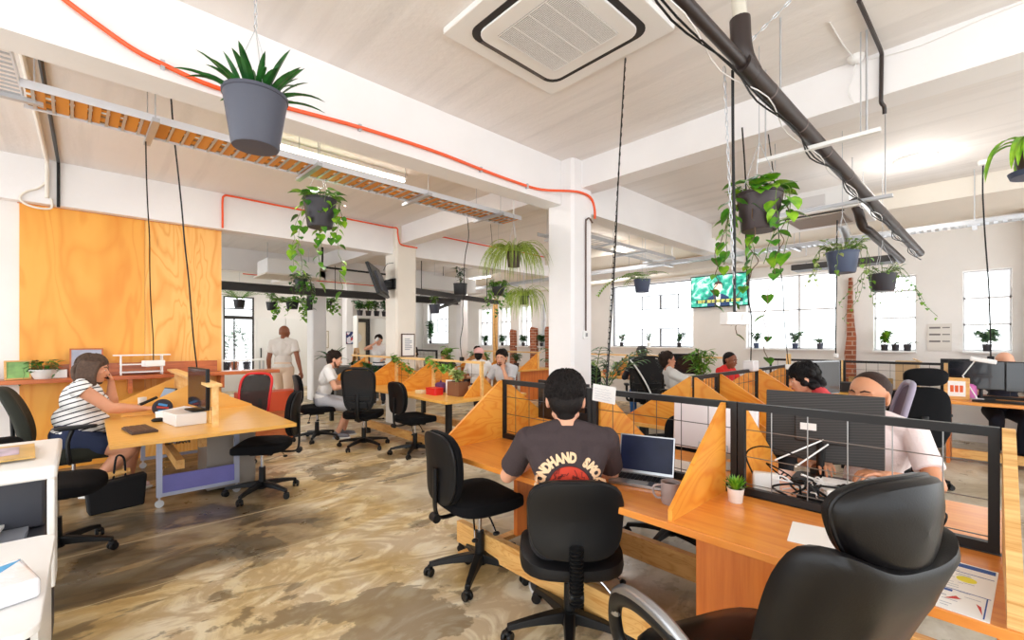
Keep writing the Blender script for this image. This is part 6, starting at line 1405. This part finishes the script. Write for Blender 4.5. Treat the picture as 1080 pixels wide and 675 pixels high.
# ---- left desk
t = monitor('black monitor turned side-on on the white box at the left desk', (.70, 4.76, .83), 187, .50, .34, .03)
t['label'] = 'black monitor standing on the white box at the left desk'
tag(obj('white_box', G().box((0, 0, 0), (.22, .36, .098)), WHITEPL, None, bevel=.004), 'white box under the black monitor on the left desk', 'box'); o = bpy.data.objects['white_box']; o.location = (.60, 4.76, .7795); o.rotation_euler = (0, 0, R(8))
t = thing('keyboard', 'brown-black keypad lying at the front of the left desk', 'keyboard', (.29, 4.58, .7302), 8); obj('case', G().box((0, 0, .009), (.16, .34, .018)), mat('brown_plastic', (70, 48, 38), .5), t, bevel=.004); g = G()
for i in range(4):
    for j in range(9): g.box((-.055+i*.036, -.145+j*.036, .021), (.03, .03, .008))
obj('keys', g, mat('brown_keys', (92, 64, 52), .5), t)
t = thing('headphone_case', 'dark round object with blue and red markings beside the white box', 'ornament', (.50, 5.30, .7302)); obj('disc', G().lathe([(0, -.02), (.072, -.02), (.08, 0), (.072, .02), (0, .02)], 28, (0, 0, .082), Matrix.Rotation(R(90), 3, 'X')), mat('navy_disc', (40, 32, 44), .5), t, bevel=.003); obj('blue_mark', G().box((.0, -.024, .11), (.07, .004, .02), (0, .3, 0)), mat('blue_mark', (70, 140, 200)), t); obj('red_mark', G().box((.0, -.025, .085), (.09, .004, .016), (0, .2, 0)), mat('red_mark', (190, 60, 50)), t); obj('blue_mark', G().box((0, -.024, .055), (.07, .004, .02)), mat('blue_mark', (70, 140, 200)), t)
t = thing('computer_mouse', 'black mouse beside the white box', 'mouse', (.44, 4.98, .7302)); obj('shell', G().ell((0, 0, .015), (.05, .03, .02)), BLKPLASTIC, t)
tag(obj('paper_ream', G().box((.58, 5.12, .775), (.24, .2, .06), (0, R(-6), .3)), PAPER, None, bevel=.002), 'white stack of paper behind the black monitor on the left desk', 'paper')
t = thing('desk_telephone', 'black desk telephone in front of the striped-top woman', 'telephone', (.42, 5.92, .7302), 10); obj('body', G().prism([(-.08, 0), (.1, 0), (.1, .09), (-.08, .03)], 'y', -.1, .1), BLKPLASTIC, t, bevel=.006); obj('handset', G().tube(smoothpath([(-.06, -.07, .06), (0, -.075, .085), (.08, -.07, .12)], 5), .02, 8), BLKPLASTIC, t); obj('keypad', G().box((0, .04, .066), (.1, .08, .006), (0, R(-18), 0)), mat('grey_rocker', (150, 150, 150)), t)
t = thing('tablet', 'small tablet leaning on the desk divider beyond the telephone', 'tablet', (.62, 6.15, .7302), 200); obj('case', G().box((0, 0, .10), (.012, .24, .19), (0, R(-25), 0)), BLKPLASTIC, t, bevel=.004); obj('screen', G().box((.008, 0, .10), (.003, .22, .17), (0, R(-25), 0)), mat('pale_blue_screen', (150, 176, 200), .2), t)
tag(obj('white_cup', G().lathe([(0, 0), (.035, 0), (.04, .09), (.035, .09), (0, .02)], 20, (.42, 6.3, .7302)), POT_WH), 'white cup at the far end of the left desk', 'cup')
# cabinet and bag under the left desk
t = thing('filing_cabinet', 'grey metal cabinet under the left desk behind the blue-planked frame', 'cabinet', (1.0, 5.25, 0)); obj('body', G().bb(-.2, .2, -.24, .24, .03, .66), GREYMETAL, t, bevel=.006)
for i in range(3): d = obj('drawer', G().bb(.201, .212, -.225, .225, .05+i*.2, .235+i*.2), GREYMETAL, t, bevel=.003); obj('handle', G().bb(.213, .222, -.06, .06, .19+i*.2, .20+i*.2), CHROME, d)
t = thing('bag', 'black upright bag with wooden handle on the floor beside the woman\'s feet', 'bag', (.17, 5.12, 0), 8); BB = mat('black_cloth_bag', (16, 15, 18), .9)
obj('body', G().prism([(-.18, 0), (.18, 0), (.20, .27), (-.2, .24)], 'y', -.06, .06), BB, t, bevel=.015); obj('strap', G().tube(smoothpath([(.06, 0, .25), (.05, 0, .42), (.0, 0, .44), (-.02, 0, .25)], 5), .008, 6), BB, t)
t = thing('table_leg_roll', 'rolled brown cardboard tube lying across the black bag', 'tube', (.10, 5.12, .285)); obj('roll', G().tube([(-.06, .0, 0), (.16, .03, .02)], .026, 14), PINE, t)
t['label'] = 'short pale wooden roll lying on the black bag'
t = thing('computer_tower', 'black computer with silver cables under the left desk', 'computer', (.66, 5.9, .39), 0); obj('case', G().bb(-.09, .09, -.2, .2, 0, .2), BLKPLASTIC, t, bevel=.004); g = G(); random.seed(6)
for i in range(9): x = rnd(-.07, .07); g.tube(smoothpath([(x, -.2, .1), (x+rnd(-.05, .05), -.28, .12+rnd(-.05, .05)), (x+rnd(-.1, .1), -.24, .0), (x, -.21, .06)], 5), .008, 6)
obj('cables', g, CHROME, t)
# ledge things
t = thing('picture_frame', 'grey framed beach photo with dark frame leaning on the plywood wall', 'picture', (-.02, 7.02, 1.03), -90); M_ = Matrix.Rotation(R(8), 3, 'Y')
def frame(t, w, h, fm, im, d=.02, b=.015, tilt=8, rim=True):
    M = Matrix.Rotation(R(-tilt), 3, 'Y')
    g = G(); g.box((0, w/2-b/2, h/2), (d, b, h)); g.box((0, -w/2+b/2, h/2), (d, b, h)); g.box((0, 0, b/2), (d, w-2*b, b)); g.box((0, 0, h-b/2), (d, w-2*b, b)); g.v = [tuple(M @ Vector(v)) for v in g.v]; obj('frame', g, fm, t)
    g = G(); g.box((0, 0, h/2), (d*.5, w-2*b, h-2*b)); g.v = [tuple(M @ Vector(v)) for v in g.v]; return obj('picture', g, im, t)
frame(t, .28, .32, REDWOOD, mat('blue_grey_photo', (186, 190, 210), .4, var=.3, vscale=5))
t = thing('picture_frame', 'small green and white card in a pale wooden frame at the left of the ledge', 'picture', (-.54, 6.93, 1.03), -80); frame(t, .19, .2, PINE, mat('green_card', (150, 200, 120), .5, var=.35, vscale=9), d=.05)
t = thing('soap_bottle', 'small grey bottle at the left end of the ledge', 'bottle', (-.80, 6.95, 1.03)); obj('bottle', G().lathe([(0, 0), (.03, 0), (.03, .1), (.01, .13), (.01, .17), (0, .17)], 16), mat('grey_bottle', (90, 90, 96), .3), t); obj('cap', G().cyl((0, 0, .18), .014, .03), WHITEPL, t)
tag(obj('napkin_box', G().box((-.235, 6.97, 1.075), (.12, .1, .09)), WHITEPL, None, bevel=.006), 'small white box beside the bowl plant on the ledge', 'box')
t = thing('shelf_riser', 'white wire shelf riser standing on the timber ledge against the plywood', 'shelf', (.46, 6.98, 1.03)); 
for z in (.04, .13, .24): obj('shelf', G().bb(-.20 if z < .2 else -.26, .20 if z < .2 else .27, -.09, .09, z-.012, z), WHITEPAINT, t)
for x in (-.19, .19):
    for y in (-.085, .085): obj('leg', G().tube([(x, y, 0), (x, y, .228)], .007, 8), WHITEPAINT, t)
# ---- printer at left edge
DG = mat('dark_grey_plastic', (58, 60, 70), .4); t = thing('printer', 'large black and white office printer with a magazine on its lid, at the left edge', 'printer', (-.40, 2.95, 0))
obj('body', G().bb(-.30, .27, -.22, .34, .0, .58), DG, t, bevel=.008); obj('white_side', G().bb(.271, .295, -.24, -.05, .40, .86), WHITEPL, t, bevel=.006); obj('rear_housing', G().bb(-.28, .25, .06, .34, .581, .86), DG, t, bevel=.01)
lid = obj('scanner_lid', G().box((0, .05, .90), (.60, .52, .06), (R(4), 0, 0)), WHITEPL, t, bevel=.012); obj('paper_tray', G().prism([(-.24, .581), (.05, .581), (.05, .60), (-.24, .62)], 'x', -.2, .2), mat('light_grey_tray', (150, 154, 166), .4), t); obj('paper', G().box((.02, -.08, .635), (.21, .28, .012), (R(-7), 0, 0)), PAPER, t); obj('control_panel', G().box((.08, -.235, .52), (.3, .02, .06), (R(-20), 0, 0)), BLKPLASTIC, t, bevel=.004)
t = thing('magazine', 'yellow-brown magazine lying on the white printer lid', 'magazine', (-.36, 2.98, .9385)); obj('cover', G().box((0, 0, .004), (.36, .26, .007), (R(4), 0, R(4))), mat('tan_cover', (206, 166, 96), .3, var=.3, vscale=7), t); obj('cover_photo', G().box((.03, .02, .0095), (.2, .14, .002), (R(4), 0, R(4))), mat('violet_photo', (190, 170, 190), .3, var=.4, vscale=14), t)
t = thing('paper_pack', 'white plastic-wrapped paper pack with blue triangle on the near white table', 'paper', (-.20, 1.90, .7305), 0); obj('wrapped_ream', G().box((0, 0, .028), (.16, .22, .055), (0, 0, R(14))), mat('plastic_wrap', (240, 240, 246), .15, coat=.6, bump=.4, bscale=18), t, bevel=.012, seg=3); obj('blue_label', G().prism([(-.03, .05), (.05, .10), (.0, -.01)], 'z', .0555, .0565), mat('cyan_print', (40, 160, 220), .3), t); obj('pink_label', G().prism([(-.07, -.08), (.0, -.07), (-.06, -.09)], 'z', .0555, .0565), mat('magenta_print', (200, 40, 120), .3), t)
# white box beside the printer
tag(obj('document_box', G().bb(-.78, -.66, 3.5, 3.8, .0, .96), WHITEPL, None, bevel=.006), 'white upright box at the left edge behind the printer', 'box')
# ---- middle: bowl, containers, cabinets
t = thing('food_container', 'red plastic tub on the middle desk beside the planter', 'tub', (3.28, 4.95, .73)); obj('tub', G().prism(rr(-.07, .07, -.11, .11, .02), 'z', 0, .08), mat('red_tub', (222, 40, 36), .35), t, bevel=.004); obj('lid', G().prism(rr(-.075, .075, -.115, .115, .02), 'z', .0801, .092), mat('red_tub', (222, 40, 36)), t)
tag(obj('butter_dish', G().box((3.22, 5.18, .752), (.1, .14, .044)), mat('cream_plastic', (238, 220, 180), .4), None, bevel=.006), 'cream box left of the red tub', 'box')
t = thing('fruit_bag', 'purple bag behind the red tub on the middle desk', 'bag', (3.48, 5.10, .73)); obj('bag', G().pad(.14, .17, .12, 2.4, lambda v: Vector((v.x, v.y, v.z+.065))), mat('purple_cloth', (96, 50, 96), .7), t); obj('tie', G().cone((0, 0, .12), .02, (0, 0, .16), .01), mat('purple_cloth', (96, 50, 96)), t)
tag(obj('white_carton', G().box((3.50, 4.90, .82), (.08, .12, .18)), WHITEPL, None, bevel=.004), 'white carton between the purple bag and the planter', 'carton')
t = thing('filing_cabinet', 'grey metal pedestal with white side, behind the near row seen through the mesh', 'cabinet', (3.05, 2.62, 0), 0); obj('body', G().bb(-.2, .2, -.28, .28, .02, .60), mat('brushed_grey_steel', (130, 128, 128), .3, .5), t, bevel=.005); obj('white_side', G().bb(-.2, .2, .281, .30, .02, .6), WHITEPL, t)
for i in range(3): d = obj('drawer', G().bb(-.215, -.201, -.26, .26, .04+i*.185, .215+i*.185), mat('drawer_grey', (104, 102, 104), .35, .3), t, bevel=.003)
t = thing('storage_cabinet', 'dark grey low cabinet on castors under the rubber plant, right of the walking man', 'cabinet', (4.3, 10.0, 0), 0); obj('body', G().bb(-.4, .6, -.3, .3, .08, .85), mat('cabinet_grey', (92, 92, 90), .5), t, bevel=.006); obj('plinth', G().bb(-.4, .6, -.3, .3, .03, .079), WHITEPL, t)
t = thing('sandwich_board', 'small pine A-board stand on the dark grey cabinet', 'stand', (4.45, 9.9, .85), -40); obj('panel', G().box((.04, 0, .2), (.012, .3, .42), (0, R(-10), 0)), PINE, t); obj('panel', G().box((-.04, 0, .2), (.012, .3, .42), (0, R(10), 0)), PINE, t); obj('dark_window', G().box((.05, 0, .2), (.012, .1, .16), (0, R(-10), 0)), BLKPLASTIC, t)
tag(obj('red_mug', G().lathe([(0, 0), (.04, 0), (.045, .1), (.04, .1), (0, .02)], 20, (4.7, 9.85, .8501)), mat('red_tub', (222, 40, 36))), 'red mug at the right of the dark grey cabinet', 'mug')
t = thing('crate', 'orange crate under the ledge end behind the red chair', 'crate', (1.75, 7.0, 0)); obj('crate_body', G().bb(-.3, .45, -.2, .12, .45, .72), mat('orange_plastic', (226, 84, 40), .5), t, bevel=.008); obj('base_box', G().bb(-.3, .4, -.2, .12, 0, .449), REDWOOD, t)
# ---- far wall
DOORW = mat('white_door_paint', (236, 234, 230), .4)
for i, (x0, x1) in enumerate(((3.52, 4.28), (4.30, 5.1))):
    d = struct('door_%d' % (i+1), G().bb(x0, x1, FY-.05, FY-.001, .01, 2.08), DOORW, bevel=.005); g = G()
    g.tube([(x0+.1, FY-.08, .92), (x0+.1, FY-.08, 1.2)], .016, 8); g.box((x0+.1, FY-.065, .94), (.02, .04, .02)); g.box((x0+.1, FY-.065, 1.18), (.02, .04, .02)); obj('door_handle', g, BLKPLASTIC, d)
    g = G(); g.tube([(x1-.1, FY-.08, .92), (x1-.1, FY-.08, 1.2)], .016, 8); g.box((x1-.1, FY-.065, 1.06), (.02, .04, .02)); obj('door_handle', g, BLKPLASTIC, d)
d = struct('door_3', (lambda g: (g.bb(6.10, 6.2, FY-.06, FY+.05, 0, 2.15), g.bb(6.84, 6.95, FY-.06, FY+.05, 0, 2.15), g.bb(6.2, 6.84, FY-.06, FY+.05, 2.03, 2.15), g)[-1])(G()), DKB)
obj('glazing', G().bb(6.2, 6.84, FY-.01, FY, .02, 2.03), mat('warm_frosted_glass', (226, 208, 178), .3, trans=.3), d); obj('roundel', G().cyl((6.52, FY-.02, 1.5), .17, .008, M=Matrix.Rotation(R(90), 3, 'X')), WHITEPL, d)
w_ = struct('window_10', (lambda g: (g.bb(2.70, 2.74, FY, FY+.08, .5, 2.66), g.bb(3.42, 3.46, FY, FY+.08, .5, 2.66), g.bb(2.74, 3.42, FY, FY+.08, .5, .54), g.bb(2.74, 3.42, FY, FY+.08, 2.62, 2.66), g.bb(2.74, 3.42, FY, FY+.08, 2.02, 2.12), g.bb(2.95, 2.98, FY+.01, FY+.05, .54, 2.02), g.bb(2.74, 3.42, FY, FY+.05, 2.30, 2.33), g)[-1])(G()), DKB)
obj('pane', G().bb(2.74, 3.42, FY+.055, FY+.06, .54, 2.62), GLASS, w_)
struct('trim_13', G().bb(2.4, 3.8, FY+.21, FY+1.2, .4, .5), mat('courtyard_ledge', (170, 168, 160), .8))
struct('trim_14', (lambda g: (g.bb(6.97, 7.6, 13.15, FY-.001, 0, 2.16), g.bb(5.8, 6.97, 12.86, 13.15, 2.10, 2.165), g.bb(6.97, 7.6, 12.86, 13.149, 2.10, 2.165), g)[-1])(G()), DOORW)
struct('trim_15', G().bb(5.80, 5.84, 12.86, 13.15, 0, 2.099), DOORW)
def poster(label, x, z, w, h, fm, im, y=FY-.001, axis='y', b=.02):
    t = thing('poster', label, 'poster', (x, y, z)); fr_ = G(); fr_.bb(-w/2, w/2, -.02, 0, -h/2, h/2); obj('frame', fr_, fm, t); p = obj('print', G().bb(-w/2+b, w/2-b, -.023, -.0201, -h/2+b, h/2-b), im, t); return t
def posterprint():
    m, N, L, b = newmat('navy_red_print'); mp = mapping(N, L, (1, 1, 1)); v = N.new('ShaderNodeTexVoronoi'); v.inputs['Scale'].default_value = 9; L.new(mp.outputs[0], v.inputs['Vector']); r = ramp(N, [(0, (30, 50, 110)), (.35, (200, 60, 70)), (.6, (230, 226, 236)), (.8, (40, 90, 160))]); r.color_ramp.interpolation = 'CONSTANT'
    n = N.new('ShaderNodeSeparateColor'); L.new(v.outputs['Color'], n.inputs[0]); L.new(n.outputs[0], r.inputs[0]); L.new(r.outputs[0], b.inputs['Base Color']); return m
poster('blue and red poster on the white pier at the far wall', 6.03, 1.5, .26, .40, mat('navy_frame', (40, 50, 90)), posterprint(), y=13.899)
poster('narrow cream framed panel left of the blue and red poster', 5.5, 1.45, .17, .55, mat('brass_frame', (170, 150, 110), .4), CREAM)
t = thing('poster', 'black framed notice hanging on the second column', 'poster', (4.02, 6.899, 1.35)); obj('frame', G().bb(-.13, .13, -.02, 0, -.2, .2), mat('brown_frame', (90, 66, 56)), t); obj('print', G().bb(-.11, .11, -.023, -.0201, -.18, .18), PAPER, t); g = G()
for i in range(7): g.bb(-.07, .07 if i % 3 else .03, -.025, -.0232, .10-i*.03, .115-i*.03)
obj('printed_text_lines', g, GR_, t)
t = thing('poster', 'white wall notice with grey lettering between the right-hand windows', 'poster', (WX-.001, .49, 1.48)); obj('sheet', G().bb(-.012, 0, -.14, .12, -.2, .2), mat('pale_notice', (226, 220, 212), .7), t); g = G()
for i in range(3): g.bb(-.014, -.0121, -.02, .10, .13-i*.1, .155-i*.1); g.bb(-.014, -.0121, -.12, -.04, .135-i*.1, .15-i*.1)
obj('printed_text_lines', g, mat('print_dark_grey', (120, 112, 110)), t)
# exposed brick piers and timber post on the window wall
for i, (y0, y1, z1, lab) in enumerate(((9.42, 9.66, 1.75, 'leftmost'), (8.56, 8.83, 1.80, 'middle'), (7.78, 8.25, 1.80, 'rightmost, under the mistletoe cactus'))):
    tag(obj('brick_pier', G().prism([(y0, .0), (y1, 0), (y1-.02, z1*.6), (y1+.01, z1-.1), (y1-.03, z1), (y0+.03, z1-.04), (y0+.01, z1*.5)], 'x', WX-.09, WX-.001), BRICK), 'exposed brick pier between rear windows, '+lab+' of three', 'brick pier')
g = G(); pts = [(1.44, .0), (1.60, .0), (1.59, .9), (1.61, 1.2), (1.575, 1.5), (1.575, 1.9), (1.56, 2.2), (1.55, 2.45), (1.505, 2.46), (1.505, 2.1), (1.485, 1.7), (1.46, 1.5), (1.465, 1.1)]
tag(obj('brick_pier', g.prism(pts, 'x', WX-.09, WX-.001), BRICK), 'narrow strip of exposed brick right of the wide window', 'brick pier')
tag(obj('timber_post', G().bb(8.4, 8.5, 9.60, 9.70, 0, 2.6), PINE, None, bevel=.004), 'slim timber post before the rear windows', 'post')
# ---- televisions
def tvscreen():
    m, N, L, b = newmat('news_background'); mp = mapping(N, L, (1, 1, 1)); n = N.new('ShaderNodeTexNoise'); n.inputs['Scale'].default_value = 5; n.inputs['Detail'].default_value = 6; n.inputs['Distortion'].default_value = 1.5; L.new(mp.outputs[0], n.inputs['Vector'])
    r = ramp(N, [(.35, (20, 110, 100)), (.5, (60, 180, 150)), (.62, (200, 236, 226)), (.8, (60, 150, 80))]); L.new(n.outputs['Fac'], r.inputs[0]); L.new(r.outputs[0], b.inputs['Emission Color']); b.inputs['Emission Strength'].default_value = 1.0; b.inputs['Base Color'].default_value = (0, 0, 0, 1); return m
t = thing('television', 'television showing a newsreader in a suit, on the wall between the windows', 'television', (WX-.06, 3.63, 2.41), 0)
obj('case', G().bb(-.03, .03, -.56, .56, -.32, .32), BLKPLASTIC, t, bevel=.006); sc = obj('screen', G().bb(-.034, -.0301, -.54, .54, -.30, .30), tvscreen(), t)
def em(name, c): return mat(name, c, .5, emis=c, es=.9)
SUIT = em('screen_suit', (30, 50, 84)); FACE = em('screen_face', (226, 190, 170)); HAIRS = em('screen_hair', (60, 50, 48)); WHT = em('screen_white', (236, 240, 240)); BAN = em('screen_banner', (20, 50, 50)); YEL = em('screen_yellow', (230, 220, 110))
xq = -.0352
obj('suit', G().prism([(-.22, -.30), (.22, -.30), (.20, -.13), (.07, -.06), (-.07, -.06), (-.20, -.13)], 'x', xq, -.0341), SUIT, sc); obj('shirt_front', G().prism([(-.03, -.30), (.03, -.30), (.045, -.07), (-.045, -.07)], 'x', xq-.001, xq-.0001), WHT, sc)
obj('face', G().prism([(.075*cos(a), .06+.105*sin(a)) for a in [2*pi*k_/20 for k_ in range(20)]], 'x', xq-.001, xq-.0001), FACE, sc); obj('hair', G().prism([(.085*cos(a), .10+.09*sin(a)) for a in [pi*k_/12 for k_ in range(13)]]+[(-.07, .12), (0, .135), (.07, .12)], 'x', xq-.0025, xq-.0011), HAIRS, sc)
obj('banner', G().bb(xq-.003, xq-.0026, -.46, .44, -.235, -.165), BAN, sc); random.seed(2)
for i in range(9): y = .40-i*.092; obj('banner_word', G().bb(xq-.004, xq-.0031, y-rnd(.05, .08), y, -.192, -.178), YEL, sc); obj('banner_word', G().bb(xq-.004, xq-.0031, y-rnd(.04, .08), y, -.224, -.212), YEL, sc)
obj('wall_bracket', G().bb(.03, .059, -.15, .15, -.12, .12), BLKPLASTIC, t)
t = thing('television', 'black television tilted down on a bracket beside the second column, seen edge-on', 'television', (3.42, 6.80, 2.40), 0)
g = G(); g.box((0, 0, 0), (.05, .86, .52), Euler((0, R(-20), R(-38))).to_matrix()); obj('case', g, BLKPLASTIC, t, bevel=.008)
g = G(); g.box((.06, .02, -.02), (.06, .5, .34), Euler((0, R(-20), R(-38))).to_matrix()); obj('rear_housing', g, DG, t, bevel=.01); obj('bracket', G().bb(.05, .35, .14, .22, -.06, .04).bb(.34, .379, .10, .42, -.09, .09), BLKPLASTIC, t, bevel=.004)
obj('cable', G().tube(smoothpath([(.15, .1, .2), (.24, .16, .32), (.37, .17, .36)], 5), .006, 6), BLKPLASTIC, t)
